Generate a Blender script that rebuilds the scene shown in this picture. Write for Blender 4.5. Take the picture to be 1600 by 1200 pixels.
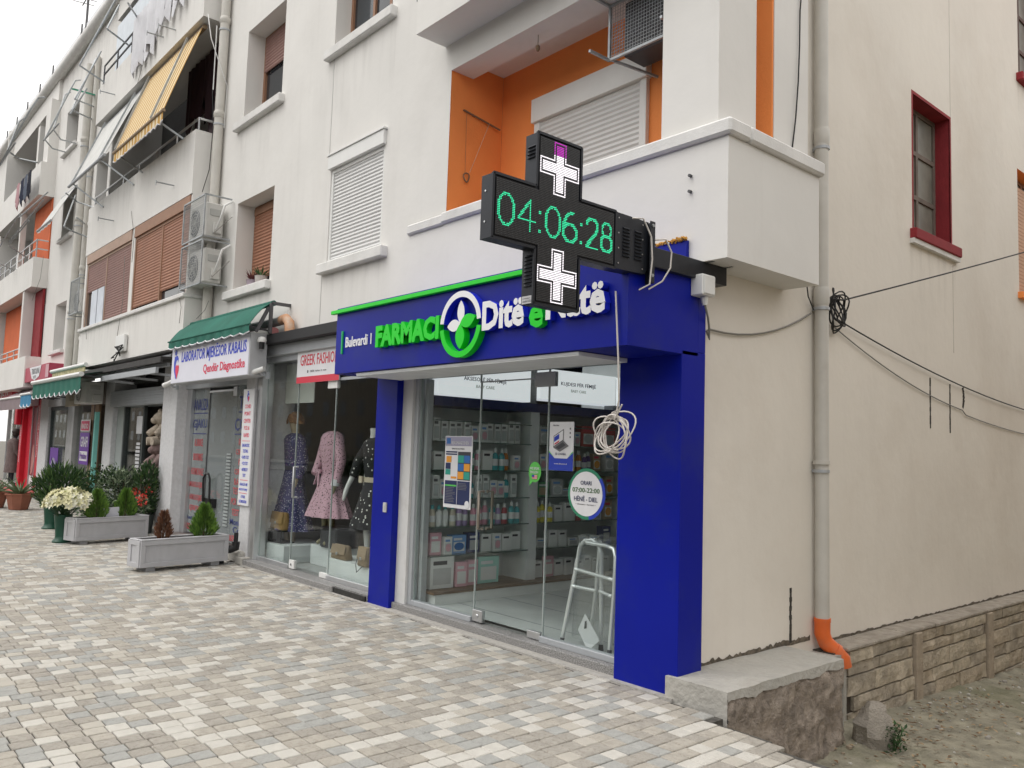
import bpy, bmesh, math, random
from mathutils import Vector, Matrix, noise
random.seed(11)
for o in list(bpy.data.objects): bpy.data.objects.remove(o)
S = bpy.context.scene
COL = S.collection
R = math.radians
# ------------------------------------------------------------------ camera
EYE = Vector((0, 0, 1.65)); FPX = 1275.384
def basis():
    yaw, pit, rol = R(49.0765), R(4.6784), R(1.8538)
    f = Vector((-math.sin(yaw)*math.cos(pit), math.cos(yaw)*math.cos(pit), math.sin(pit)))
    r = Vector((math.cos(yaw), math.sin(yaw), 0)); u = r.cross(f)
    return (math.cos(rol)*r+math.sin(rol)*u, -math.sin(rol)*r+math.cos(rol)*u, f)
CR, CU, CF = basis()
def at(px, py, ax, val):
    """point of the real plane ax=val seen at photograph pixel (1600x1200)"""
    d = CF*FPX+CR*(px-800)-CU*(py-600); i = 'xyz'.index(ax)
    return EYE+d*((val-EYE[i])/d[i])
cam = bpy.data.cameras.new('camera'); camo = bpy.data.objects.new('camera', cam); COL.objects.link(camo)
cam.sensor_width = 36; cam.lens = 36*FPX/1600; cam.clip_start = .05; cam.clip_end = 1500
camo.matrix_world = Matrix.Translation(EYE) @ Matrix((CR, CU, -CF)).transposed().to_4x4()
S.camera = camo
# ------------------------------------------------------------------ sky, sun, exposure
SUN_EL, SUN_AZ = 58, 205     # azimuth clockwise from +Y
W = bpy.data.worlds.new('World'); S.world = W; W.use_nodes = True
nt = W.node_tree; bg = nt.nodes['Background']
sky = nt.nodes.new('ShaderNodeTexSky'); sky.sky_type = 'NISHITA'; sky.sun_disc = False
sky.sun_elevation = R(SUN_EL); sky.sun_rotation = R(SUN_AZ); sky.air_density = 1.0; sky.dust_density = 6.0; sky.ozone_density = .6
hs = nt.nodes.new('ShaderNodeHueSaturation'); hs.inputs['Saturation'].default_value = .18
cl = nt.nodes.new('ShaderNodeMix'); cl.data_type = 'RGBA'; cl.inputs[0].default_value = .78    # closed bright cloud layer over the clear-sky model
cl.inputs[7].default_value = (7.75, 7.6, 7.4, 1)
nt.links.new(sky.outputs[0], hs.inputs['Color']); nt.links.new(hs.outputs[0], cl.inputs[6]); nt.links.new(cl.outputs[2], bg.inputs['Color'])
bg.inputs['Strength'].default_value = .15
sl = bpy.data.lights.new('sun', 'SUN'); so = bpy.data.objects.new('sun', sl); COL.objects.link(so)
sl.energy = 0.6; sl.angle = R(40); sl.color = (1, .97, .93)
sd = Vector((math.sin(R(SUN_AZ))*math.cos(R(SUN_EL)), math.cos(R(SUN_AZ))*math.cos(R(SUN_EL)), math.sin(R(SUN_EL))))
so.rotation_euler = sd.to_track_quat('Z', 'Y').to_euler(); so.location = (0, -10, 30)
S.view_settings.view_transform = 'Standard'; S.view_settings.look = 'None'
S.view_settings.exposure = 0.5; S.view_settings.gamma = 1; S.view_settings.use_curve_mapping = False
S.render.engine = 'CYCLES'
S.cycles.max_bounces = 9; S.cycles.transparent_max_bounces = 24; S.cycles.diffuse_bounces = 5

# ------------------------------------------------------------------ materials
MATS = {}
def M(name, col, rough=.6, metal=0, var=.07, scale=5, bump=0, bscale=60, spec=.4, emit=None, es=1, stain=None, sscale=1.2, samt=.5, trans=None, stretch=None, streak=0):
    if name in MATS: return MATS[name]
    m = bpy.data.materials.new(name); m.use_nodes = True; t = m.node_tree; b = t.nodes['Principled BSDF']
    L = t.links.new
    b.inputs['Roughness'].default_value = rough; b.inputs['Metallic'].default_value = metal
    b.inputs['Specular IOR Level'].default_value = spec
    tc = t.nodes.new('ShaderNodeTexCoord')
    co = tc.outputs['Object']
    if stretch:
        mp = t.nodes.new('ShaderNodeMapping'); mp.inputs['Scale'].default_value = stretch; L(co, mp.inputs[0]); co = mp.outputs[0]
    nz = t.nodes.new('ShaderNodeTexNoise'); nz.inputs['Scale'].default_value = scale; nz.inputs['Detail'].default_value = 5
    L(co, nz.inputs['Vector'])
    rp = t.nodes.new('ShaderNodeMapRange'); rp.inputs[1].default_value = .3; rp.inputs[2].default_value = .7
    rp.inputs[3].default_value = 1-var; rp.inputs[4].default_value = 1+var; L(nz.outputs[0], rp.inputs[0])
    mul = t.nodes.new('ShaderNodeVectorMath'); mul.operation = 'SCALE'; mul.inputs[0].default_value = col[:3]
    L(rp.outputs[0], mul.inputs['Scale']); out = mul.outputs[0]
    if stain:
        n2 = t.nodes.new('ShaderNodeTexNoise'); n2.inputs['Scale'].default_value = sscale; n2.inputs['Detail'].default_value = 8; n2.inputs['Roughness'].default_value = .65
        L(tc.outputs['Object'], n2.inputs['Vector'])
        r2 = t.nodes.new('ShaderNodeMapRange'); r2.inputs[1].default_value = .5; r2.inputs[2].default_value = .72; r2.inputs[3].default_value = 0; r2.inputs[4].default_value = samt
        L(n2.outputs[0], r2.inputs[0])
        mx = t.nodes.new('ShaderNodeMix'); mx.data_type = 'RGBA'; L(r2.outputs[0], mx.inputs[0]); L(out, mx.inputs[6]); mx.inputs[7].default_value = (*stain[:3], 1); out = mx.outputs[2]
    if streak:
        mp2 = t.nodes.new('ShaderNodeMapping'); mp2.inputs['Scale'].default_value = (5, 5, .35); L(tc.outputs['Object'], mp2.inputs[0])
        n3 = t.nodes.new('ShaderNodeTexNoise'); n3.inputs['Scale'].default_value = 1.3; n3.inputs['Detail'].default_value = 6; L(mp2.outputs[0], n3.inputs['Vector'])
        r3 = t.nodes.new('ShaderNodeMapRange'); r3.inputs[1].default_value = .54; r3.inputs[2].default_value = .75; r3.inputs[4].default_value = streak; L(n3.outputs[0], r3.inputs[0])
        mx = t.nodes.new('ShaderNodeMix'); mx.data_type = 'RGBA'; L(r3.outputs[0], mx.inputs[0]); L(out, mx.inputs[6]); mx.inputs[7].default_value = (.33, .31, .28, 1); out = mx.outputs[2]
    L(out, b.inputs['Base Color'])
    if bump:
        bn = t.nodes.new('ShaderNodeTexNoise'); bn.inputs['Scale'].default_value = bscale; bn.inputs['Detail'].default_value = 6
        L(tc.outputs['Object'], bn.inputs['Vector'])
        bp = t.nodes.new('ShaderNodeBump'); bp.inputs['Strength'].default_value = bump; bp.inputs['Distance'].default_value = .02
        L(bn.outputs[0], bp.inputs['Height']); L(bp.outputs[0], b.inputs['Normal'])
    if emit:
        b.inputs['Emission Color'].default_value = (*emit[:3], 1); b.inputs['Emission Strength'].default_value = es
    MATS[name] = m; return m
def GLASS(name, tint=(.93, .965, .95), base=.045, rough=.01, film=0):
    if name in MATS: return MATS[name]
    m = bpy.data.materials.new(name); m.use_nodes = True; t = m.node_tree; L = t.links.new
    for n in list(t.nodes): t.nodes.remove(n)
    o = t.nodes.new('ShaderNodeOutputMaterial'); mx = t.nodes.new('ShaderNodeMixShader')
    tr = t.nodes.new('ShaderNodeBsdfTransparent'); tr.inputs[0].default_value = (*tint, 1)
    gl = t.nodes.new('ShaderNodeBsdfGlossy'); gl.inputs['Roughness'].default_value = rough
    lw = t.nodes.new('ShaderNodeLayerWeight'); lw.inputs[0].default_value = .5
    p = t.nodes.new('ShaderNodeMath'); p.operation = 'POWER'; p.inputs[1].default_value = 4.5; L(lw.outputs['Facing'], p.inputs[0])
    a = t.nodes.new('ShaderNodeMath'); a.operation = 'MULTIPLY_ADD'; a.inputs[1].default_value = .9; a.inputs[2].default_value = base; L(p.outputs[0], a.inputs[0])
    n = t.nodes.new('ShaderNodeTexNoise'); n.inputs['Scale'].default_value = .8; tc = t.nodes.new('ShaderNodeTexCoord'); L(tc.outputs['Object'], n.inputs['Vector'])
    bp = t.nodes.new('ShaderNodeBump'); bp.inputs['Strength'].default_value = .03; L(n.outputs[0], bp.inputs['Height']); L(bp.outputs[0], gl.inputs['Normal'])
    src = tr.outputs[0]
    if film:
        df = t.nodes.new('ShaderNodeBsdfDiffuse'); df.inputs[0].default_value = (.42, .46, .47, 1); m2 = t.nodes.new('ShaderNodeMixShader'); m2.inputs[0].default_value = film
        L(src, m2.inputs[1]); L(df.outputs[0], m2.inputs[2]); src = m2.outputs[0]
    L(a.outputs[0], mx.inputs[0]); L(src, mx.inputs[1]); L(gl.outputs[0], mx.inputs[2]); L(mx.outputs[0], o.inputs[0])
    MATS[name] = m; return m
def STRIPE(name, c1, c2, freq, axis=0, rough=.8):
    if name in MATS: return MATS[name]
    m = M(name, c1, rough); t = m.node_tree; L = t.links.new; b = t.nodes['Principled BSDF']
    tc = t.nodes.new('ShaderNodeTexCoord'); sp = t.nodes.new('ShaderNodeSeparateXYZ'); L(tc.outputs['Object'], sp.inputs[0])
    a = t.nodes.new('ShaderNodeMath'); a.operation = 'MULTIPLY'; a.inputs[1].default_value = freq; L(sp.outputs[axis], a.inputs[0])
    f = t.nodes.new('ShaderNodeMath'); f.operation = 'SINE'; L(a.outputs[0], f.inputs[0])
    g = t.nodes.new('ShaderNodeMath'); g.operation = 'GREATER_THAN'; g.inputs[1].default_value = .1; L(f.outputs[0], g.inputs[0])
    mx = t.nodes.new('ShaderNodeMix'); mx.data_type = 'RGBA'; L(g.outputs[0], mx.inputs[0]); mx.inputs[6].default_value = (*c1, 1); mx.inputs[7].default_value = (*c2, 1)
    L(mx.outputs[2], b.inputs['Base Color']); return m
def PRINT(name, base, spots, scale=30, thr=.18, rough=.85):
    """cloth print: scattered spots"""
    if name in MATS: return MATS[name]
    m = M(name, base, rough); t = m.node_tree; L = t.links.new; b = t.nodes['Principled BSDF']
    tc = t.nodes.new('ShaderNodeTexCoord'); prev = None
    for i, (c, sc, th) in enumerate(spots):
        v = t.nodes.new('ShaderNodeTexVoronoi'); v.inputs['Scale'].default_value = sc; L(tc.outputs['Object'], v.inputs['Vector'])
        g = t.nodes.new('ShaderNodeMath'); g.operation = 'LESS_THAN'; g.inputs[1].default_value = th; L(v.outputs['Distance'], g.inputs[0])
        mx = t.nodes.new('ShaderNodeMix'); mx.data_type = 'RGBA'; L(g.outputs[0], mx.inputs[0])
        if prev: L(prev, mx.inputs[6])
        else: mx.inputs[6].default_value = (*base, 1)
        mx.inputs[7].default_value = (*c, 1); prev = mx.outputs[2]
    L(prev, b.inputs['Base Color']); return m

def srgb(r, g, b):
    f = lambda c: c/12.92 if c <= .04045 else ((c+.055)/1.055)**2.4
    return (f(r/255), f(g/255), f(b/255))
stucco = M('white_stucco', (.72, .705, .675), .9, var=.035, scale=1.1, bump=.16, bscale=7, stain=(.55, .53, .5), sscale=.9, samt=.25, streak=.07)
stucco2 = M('side_stucco', (.735, .69, .62), .92, var=.035, scale=.9, bump=.28, bscale=7, stain=(.56, .49, .41), sscale=.5, samt=.4, streak=.035)
trimw = M('white_trim', (.70, .69, .67), .85, bump=.15, stain=(.5, .48, .45), sscale=3, samt=.3)
orange = M('orange_paint', srgb(240, 146, 80), .85, var=.06, scale=1.5, bump=.15)
maroon = M('maroon_paint', srgb(138, 42, 48), .8, var=.12, scale=6, bump=.2)
blue = M('blue_cladding', (.002, .009, .26), .40, var=.10, scale=1.2, spec=.2, bump=.05, bscale=5, stain=(.02, .03, .17), sscale=2.2, samt=.45)
green = M('bright_green_plastic', (.005, .62, .015), .4, var=.02)
signwhite = M('white_acrylic', (.8, .8, .82), .35, var=.02)
blue2 = M('bright_blue_plastic', (.015, .03, .62), .4, var=.02)
pvc = M('cream_pvc_pipe', (.55, .53, .485), .45, var=.05, stain=(.35, .32, .28), sscale=3, samt=.3)
pvcw = M('white_pvc', (.72, .72, .70), .4, var=.03)
opipe = M('orange_pvc', (.72, .14, .03), .45, var=.08, stain=(.3, .2, .15), sscale=6, samt=.4)
alu = M('aluminium', (.62, .63, .64), .35, .9, var=.05)
alug = M('grey_aluminium', (.42, .44, .46), .5, .3, var=.05)
steel = M('galvanised_steel', (.36, .38, .39), .5, .6, var=.15, scale=12)
dsteel = M('dark_steel', (.10, .10, .105), .55, .4, var=.2, scale=14)
blackm = M('black_metal', (.020, .023, .030), .42, .2, var=.1, bump=.08, bscale=300)
black = M('black_plastic', (.015, .015, .016), .4, var=.1)
cable = M('white_cable', (.62, .58, .54), .5, var=.06)
bcable = M('black_cable', (.02, .02, .02), .6)
gcable = M('grey_cable', (.24, .23, .21), .6)
glass = GLASS('shop_glass', (.96, .985, .975), base=.025)
dglass = M('dark_window_glass', (.035, .042, .05), .08, spec=.6, var=.3, scale=1.5)
brown = M('brown_shutter', srgb(158, 110, 86), .6, var=.06, stain=(.2, .12, .08), sscale=2, samt=.2)
brown2 = M('mauve_brown_shutter', srgb(142, 108, 100), .6, var=.06)
brownf = M('brown_frame', srgb(150, 112, 88), .6, var=.08)
shut = M('white_shutter_slat', (.66, .66, .65), .5, var=.03)
granite = M('speckled_granite', (.235, .23, .225), .45, var=.75, scale=110, spec=.4)
concrete = M('rough_concrete', (.41, .395, .36), .95, var=.16, scale=4, bump=.8, bscale=22, stain=(.2, .18, .15), sscale=4, samt=.55)
earthy = M('earthy_concrete', (.29, .245, .205), .95, var=.4, scale=11, bump=1.0, bscale=40, stain=(.15, .12, .10), sscale=5, samt=.7)
stonem = [M('rubble_stone_%s' % n, c, .95, var=.25, scale=9, bump=.9, bscale=30, stain=(.17, .15, .12), sscale=4, samt=.6) for n, c in (('tan', (.42, .355, .27)), ('grey', (.385, .335, .265)), ('buff', (.46, .40, .31)))]
mortar = M('mortar', (.055, .045, .035), .95, var=.3, scale=12, bump=.6)
dirt = M('dirt', (.27, .25, .19), .97, var=.3, scale=5, bump=1, bscale=35, stain=(.115, .125, .05), sscale=.75, samt=1.0)
cloth_white = M('white_cloth', (.72, .72, .75), .85)
foam = M('expanding_foam', (.55, .27, .05), .9, var=.3, scale=40, bump=1, bscale=80)
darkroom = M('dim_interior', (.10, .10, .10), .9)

# ------------------------------------------------------------------ mesh helpers
class MB:
    def __init__(s): s.v = []; s.f = []; s.m = []
    def add(s, vs, fs, mi=0):
        o = len(s.v); s.v += [tuple(p) for p in vs]; s.f += [tuple(i+o for i in f) for f in fs]; s.m += [mi]*len(fs); return s
    def box(s, x0, y0, z0, x1, y1, z1, mi=0):
        x0, x1 = min(x0, x1), max(x0, x1); y0, y1 = min(y0, y1), max(y0, y1); z0, z1 = min(z0, z1), max(z0, z1)
        return s.add([(x0, y0, z0), (x1, y0, z0), (x1, y1, z0), (x0, y1, z0), (x0, y0, z1), (x1, y0, z1), (x1, y1, z1), (x0, y1, z1)],
              [(0, 3, 2, 1), (4, 5, 6, 7), (0, 1, 5, 4), (1, 2, 6, 5), (2, 3, 7, 6), (3, 0, 4, 7)], mi)
    def cbox(s, c, d, mi=0, rot=None):
        P = []
        for k in range(8):
            q = Vector(((-1, 1, 1, -1)[k % 4]*d[0]/2, (-1, -1, 1, 1)[k % 4]*d[1]/2, (-1 if k < 4 else 1)*d[2]/2))
            if rot: q = rot @ q
            P.append(Vector(c)+q)
        return s.add(P, [(0, 3, 2, 1), (4, 5, 6, 7), (0, 1, 5, 4), (1, 2, 6, 5), (2, 3, 7, 6), (3, 0, 4, 7)], mi)
    def bar(s, p, q, w, h=None, mi=0, up=(0, 0, 1)):
        p, q = Vector(p), Vector(q); d = (q-p); n = d.normalized(); u = Vector(up)
        if abs(n.dot(u)) > .95: u = Vector((0, 1, 0))
        a = n.cross(u).normalized()*w/2; b = n.cross(a).normalized()*(h or w)/2
        return s.add([p-a-b, p+a-b, p+a+b, p-a+b, q-a-b, q+a-b, q+a+b, q-a+b],
              [(0, 1, 2, 3), (7, 6, 5, 4), (0, 4, 5, 1), (1, 5, 6, 2), (2, 6, 7, 3), (3, 7, 4, 0)], mi)
    def tube(s, pts, r, n=6, mi=0, closed=False, cap=True):
        pts = [Vector(p) for p in pts]; N = len(pts); rr = r if isinstance(r, (list, tuple)) else [r]*N
        vs = []; prev = None
        for i, p in enumerate(pts):
            a = pts[(i-1) % N] if (i or closed) else p; b = pts[(i+1) % N] if (i < N-1 or closed) else p
            t = (b-a).normalized() if (b-a).length > 1e-9 else Vector((0, 0, 1))
            if prev is None:
                u = Vector((0, 0, 1)) if abs(t.z) < .9 else Vector((1, 0, 0)); x = t.cross(u).normalized()
            else:
                x = (prev-t*prev.dot(t)); x = x.normalized() if x.length > 1e-6 else t.orthogonal().normalized()
            prev = x; y = t.cross(x)
            vs += [p+(x*math.cos(2*math.pi*k/n)+y*math.sin(2*math.pi*k/n))*rr[i] for k in range(n)]
        fs = []
        for i in range(N if closed else N-1):
            j = (i+1) % N
            fs += [(i*n+k, i*n+(k+1) % n, j*n+(k+1) % n, j*n+k) for k in range(n)]
        if cap and not closed: fs += [tuple(reversed(range(n))), tuple((N-1)*n+k for k in range(n))]
        return s.add(vs, fs, mi)
    def lathe(s, prof, c=(0, 0, 0), n=16, mi=0, sx=1, sy=1, fn=None, rot=0):
        vs = []
        for (r, z) in prof:
            for k in range(n):
                a = 2*math.pi*k/n; q = fn(a, r, z) if fn else r
                x, y = q*math.cos(a)*sx, q*math.sin(a)*sy
                vs.append((c[0]+x*math.cos(rot)-y*math.sin(rot), c[1]+x*math.sin(rot)+y*math.cos(rot), c[2]+z))
        fs = []
        for i in range(len(prof)-1): fs += [(i*n+k, i*n+(k+1) % n, (i+1)*n+(k+1) % n, (i+1)*n+k) for k in range(n)]
        fs += [tuple(reversed(range(n))), tuple((len(prof)-1)*n+k for k in range(n))]
        return s.add(vs, fs, mi)
    def sphere(s, c, r, n=8, m=6, mi=0, sc=(1, 1, 1), jit=0):
        vs = [];
        for i in range(m+1):
            t = math.pi*i/m
            for k in range(n):
                a = 2*math.pi*k/n; d = Vector((math.sin(t)*math.cos(a)*sc[0], math.sin(t)*math.sin(a)*sc[1], math.cos(t)*sc[2]))
                q = 1+(jit*noise.noise(d*2+Vector(c)*3) if jit else 0); vs.append(Vector(c)+d*r*q)
        fs = [(i*n+k, (i+1)*n+k, (i+1)*n+(k+1) % n, i*n+(k+1) % n) for i in range(m) for k in range(n)]
        return s.add(vs, fs, mi)
    def extr(s, poly, o, U, V, N, d, mi=0, mside=None):
        """poly in (u,v), extruded by d along N"""
        o, U, V, N = Vector(o), Vector(U), Vector(V), Vector(N); n = len(poly)
        vs = [o+U*u+V*v for u, v in poly]+[o+U*u+V*v+N*d for u, v in poly]
        s.add(vs, [tuple(reversed(range(n))), tuple(range(n, 2*n))], mi)
        s.add(vs, [(k, (k+1) % n, n+(k+1) % n, n+k) for k in range(n)], mi if mside is None else mside); return s
    def quad(s, a, b, c, d, mi=0): return s.add([a, b, c, d], [(0, 1, 2, 3)], mi)
    def leaf(s, p, d, n, l, w, mi=0, fold=.0):
        p, d, n = Vector(p), Vector(d).normalized(), Vector(n); a = d.cross(n)
        if a.length < 1e-4: a = d.orthogonal()
        a.normalize(); n = a.cross(d)
        return s.add([p, p+d*l*.45+a*w/2+n*fold*w, p+d*l, p+d*l*.45-a*w/2+n*fold*w], [(0, 1, 2), (0, 2, 3)], mi)

def finish(me, mats, smooth=0, bevel=0):
    for m in (mats if isinstance(mats, (list, tuple)) else [mats]): me.materials.append(m)
    bm = bmesh.new(); bm.from_mesh(me)
    if bevel:
        ed = [e for e in bm.edges if e.is_manifold and e.calc_face_angle(0) > .5]
        bmesh.ops.bevel(bm, geom=ed, offset=bevel, segments=1, affect='EDGES', profile=.5, clamp_overlap=True)
    bmesh.ops.recalc_face_normals(bm, faces=bm.faces) if smooth != 'keep' else None
    bm.to_mesh(me); bm.free()
    if smooth and smooth != 'keep':
        me.shade_smooth(); me.set_sharp_from_angle(angle=R(smooth))
def obj(name, mb, mats, parent=None, label=None, cat=None, group=None, kind=None, smooth=0, bevel=0, loc=None):
    me = bpy.data.meshes.new(name); V = mb.v
    o = bpy.data.objects.new(name, None) if False else None
    base = None
    if parent is None:
        if loc is not None: base = Vector(loc)
        elif kind != 'structure' and V:
            xs, ys, zs = zip(*V); base = Vector(((min(xs)+max(xs))/2, (min(ys)+max(ys))/2, min(zs)))
        if base is not None: V = [(x-base.x, y-base.y, z-base.z) for x, y, z in V]
    me.from_pydata(V, [], mb.f); me.polygons.foreach_set('material_index', mb.m)
    finish(me, mats, smooth, bevel)
    o = bpy.data.objects.new(name, me); COL.objects.link(o)
    if base is not None: o.location = base
    if parent is not None:
        o.parent = parent; o.matrix_parent_inverse = INV[parent.name].copy(); INV[o.name] = Matrix()
    else:
        INV[o.name] = Matrix.Translation(-(base or Vector()))
    if label: o['label'] = label
    if cat: o['category'] = cat
    if group: o['group'] = group
    if kind: o['kind'] = kind
    return o
INV = {}
def thing(name, label, cat, loc=(0, 0, 0), group=None, kind=None):
    o = bpy.data.objects.new(name, None); COL.objects.link(o); o.location = loc; o.empty_display_size = .2
    o['label'] = label; o['category'] = cat
    if group: o['group'] = group
    if kind: o['kind'] = kind
    INV[o.name] = Matrix.Translation(-Vector(loc)); return o
def dup(root, loc, label, rotz=0, scale=1, group=None):
    """copy of a thing with copies of its parts and sub-parts; the source mesh is shared"""
    def cp(o, par):
        c = o.copy(); COL.objects.link(c)
        if par: c.parent = par; c.matrix_parent_inverse = o.matrix_parent_inverse.copy()
        for ch in [x for x in KIDS.get(o.name, [])]: cp(ch, c)
        return c
    KIDS.clear()
    for x in bpy.data.objects:
        if x.parent: KIDS.setdefault(x.parent.name, []).append(x)
    c = cp(root, None); c.location = loc; c.rotation_euler.z = rotz; c.scale = (scale,)*3; c['label'] = label
    if group: c['group'] = group
    return c
KIDS = {}
TC = {}
def tmesh(s, ext=0, bold=0, res=2):
    k = (s, ext > 0, bold)
    if k in TC: return TC[k]
    cu = bpy.data.curves.new('lettering', 'FONT'); cu.body = s; cu.size = 1; cu.offset = bold; cu.resolution_u = res; cu.fill_mode = 'BOTH'
    if ext: cu.extrude = .5
    ob = bpy.data.objects.new('lettering', cu); COL.objects.link(ob)
    me = bpy.data.meshes.new_from_object(ob.evaluated_get(bpy.context.evaluated_depsgraph_get()))
    vs = [v.co.copy() for v in me.vertices]; fs = [tuple(p.vertices) for p in me.polygons]
    bpy.data.objects.remove(ob); bpy.data.curves.remove(cu); bpy.data.meshes.remove(me)
    xs = [v.x for v in vs]; ys = [v.y for v in vs]
    TC[k] = (vs, fs, min(xs), max(xs), min(ys), max(ys)); return TC[k]
def text(mb, s, o, w, h, U=(1, 0, 0), V=(0, 0, 1), N=(0, -1, 0), ext=.003, mi=0, bold=0, mside=None, center=False):
    """lettering with its box's lower-left corner at o, w wide, h high, ext deep along N"""
    vs, fs, x0, x1, y0, y1 = tmesh(s, ext, bold); o, U, V, N = Vector(o), Vector(U), Vector(V), Vector(N)
    if w is None: w = h*(x1-x0)/(y1-y0)
    if center: o = o-U*w/2
    pts = [o+U*((v.x-x0)/(x1-x0)*w)+V*((v.y-y0)/(y1-y0)*h)+N*((v.z+.5)*ext if ext else 0) for v in vs]
    if mside is None: mb.add(pts, fs, mi)
    else:
        fr = [f for f in fs if all(vs[i].z > .49 for i in f)]; sd = [f for f in fs if not all(vs[i].z > .49 for i in f)]
        mb.add(pts, fr, mi); mb.add(pts, sd, mside)
    return mb
def arc(c, r, a0, a1, n, ax=(1, 0, 0), ay=(0, 0, 1)):
    c, ax, ay = Vector(c), Vector(ax), Vector(ay)
    return [c+ax*r*math.cos(R(a0+(a1-a0)*i/n))+ay*r*math.sin(R(a0+(a1-a0)*i/n)) for i in range(n+1)]
def wob(p, q, n, sag=0, j=0):
    p, q = Vector(p), Vector(q)
    return [p.lerp(q, i/n)+Vector((random.uniform(-j, j), random.uniform(-j, j), random.uniform(-j, j)-sag*4*(i/n)*(1-i/n))) for i in range(n+1)]
def skin(name, pts, edges, mat, parent=None, sub=1, **k):
    me = bpy.data.meshes.new(name); me.from_pydata([p[:3] for p in pts], edges, []); ob = bpy.data.objects.new(name, me); COL.objects.link(ob)
    sm = ob.modifiers.new('s', 'SKIN'); ss = ob.modifiers.new('u', 'SUBSURF'); ss.levels = ss.render_levels = sub
    for i, p in enumerate(pts):
        r = p[3] if isinstance(p[3], (tuple, list)) else (p[3], p[3]); me.skin_vertices[0].data[i].radius = r
    me.skin_vertices[0].data[0].use_root = True
    m2 = bpy.data.meshes.new_from_object(ob.evaluated_get(bpy.context.evaluated_depsgraph_get()))
    mb = MB(); mb.add([v.co for v in m2.vertices], [tuple(p.vertices) for p in m2.polygons])
    bpy.data.objects.remove(ob); bpy.data.meshes.remove(me); bpy.data.meshes.remove(m2)
    return obj(name, mb, mat, parent, smooth=60, **k)

YW, YB, XS = 4.85, 4.47, -3.62      # main facade plane, bay plane, side wall plane
YG = 4.80                            # shop glass plane
# ================================================================== GROUND
gb = MB(); gb.quad((-400, -400, -1.2), (400, -400, -1.2), (400, 400, -1.2), (-400, 400, -1.2))
obj('ground', gb, M('far_ground', (.15, .14, .12), .95), kind='structure')
rb = MB(); rb.box(-60, -14, -.3, 40, -6.2, -.12); obj('road', rb, M('asphalt', (.05, .05, .052), .9, var=.2, scale=30), kind='structure')
pb = MB(); pb.box(-60, -6.2, -.4, 3.2, 4.36, -.010); pb.box(-60, 4.36, -.4, XS-.2, 4.78, -.0105); pb.box(XS-.2, 4.36, -.4, -3.12, 4.575, -.0103); pb.box(-3.12, 4.36, -.4, -2.7, 4.46, -.0104); pb.box(-60, -30, -.4, 40, -14, -.01)
pave = obj('pavement', pb, M('joint_sand', (.075, .07, .062), .95, var=.3, scale=25), kind='structure')
ST = [M('paver_'+n, c, .78, var=v, scale=14, bump=.45, bscale=90, stain=st, sscale=ss, samt=a, spec=.3) for n, c, v, st, ss, a in (
    ('ivory', (.53, .508, .46), .06, (.42, .39, .34), 12, .45), ('cream', (.455, .425, .37), .08, (.35, .31, .26), 14, .5),
    ('taupe', (.345, .32, .28), .12, (.19, .165, .135), 38, .7), ('grey', (.355, .352, .33), .10, (.24, .24, .225), 42, .65), ('buff', (.395, .365, .315), .12, (.25, .215, .175), 34, .65))]
PX, PL = .1165, .1195
cells = []
FR = Vector((CF.x, CF.y, 0)).normalized()
nx = int(42/PX)
for i in range(nx):
    x = 1.2-i*PX; off = random.choice((0, .45, .5, .4, .55))*PL+random.uniform(-.01, .01)
    j = 0; y = -13+off
    xj = random.uniform(-.002, .002)
    while y < 4.75:
        l = PL*random.choice((1, 1, 1, 1, 1.0, 1.02))
        yc = y+l/2; v = Vector((x, yc, 0))-EYE; z = v.dot(CF)
        lim = 4.47-(x+3.14)*.17 if x > -3.15 else (4.53 if x > -3.6 else 4.62 if x > -12 else 4.75)
        if z > 2.2 and yc < lim:
            px, py = 800+FPX*v.dot(CR)/z, 600-FPX*v.dot(CU)/z
            if -120 < px < 1720 and py < 1300: cells.append((z, x+xj, y, l))
        y += l
cells.sort()
def stone(mb, x, y, l, mi, z=0.0):
    g, b = .0034, .0045; t = [random.uniform(-.0022, .0022) for _ in range(4)]
    x0, x1, y0, y1 = x-PX/2+g+random.uniform(0, .0016), x+PX/2-g-random.uniform(0, .0016), y+g*.8, y+l-g*.8-random.uniform(0, .0018)
    V = [(x0, y0, -.02), (x1, y0, -.02), (x1, y1, -.02), (x0, y1, -.02), (x0, y0, z+t[0]-b), (x1, y0, z+t[1]-b), (x1, y1, z+t[2]-b), (x0, y1, z+t[3]-b),
         (x0+b, y0+b, z+t[0]), (x1-b, y0+b, z+t[1]), (x1-b, y1-b, z+t[2]), (x0+b, y1-b, z+t[3])]
    return mb.add(V, [(0, 1, 5, 4), (1, 2, 6, 5), (2, 3, 7, 6), (3, 0, 4, 7), (4, 5, 9, 8), (5, 6, 10, 9), (6, 7, 11, 10), (7, 4, 8, 11), (8, 9, 10, 11)], mi)
def pick(x, y):
    n = .5*noise.noise(Vector((x*.8, y*.8, 3)))
    w = [.25+.1*n, .12, .26-.1*n, .24-.25*n, .2+.2*n]
    return random.choices(range(5), [max(.03, a) for a in w])[0]
protos = {}
for k, (z, x, y, l) in enumerate(cells[:300]):
    mi = pick(x, y); key = (mi, random.randrange(5))
    if key not in protos:
        m = MB(); stone(m, 0, 0, PL, 0); me = bpy.data.meshes.new('paving_stone'); me.from_pydata(m.v, [], m.f); finish(me, ST[mi], 'keep'); protos[key] = me
    o = bpy.data.objects.new('paving_stone', protos[key]); COL.objects.link(o); o.parent = pave; o.location = (x, y, 0)
pm = MB()
for z, x, y, l in cells[300:]:
    stone(pm, x, y, l, pick(x, y))
obj('paving_stones', pm, ST, pave, kind='stuff', smooth='keep')
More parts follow.
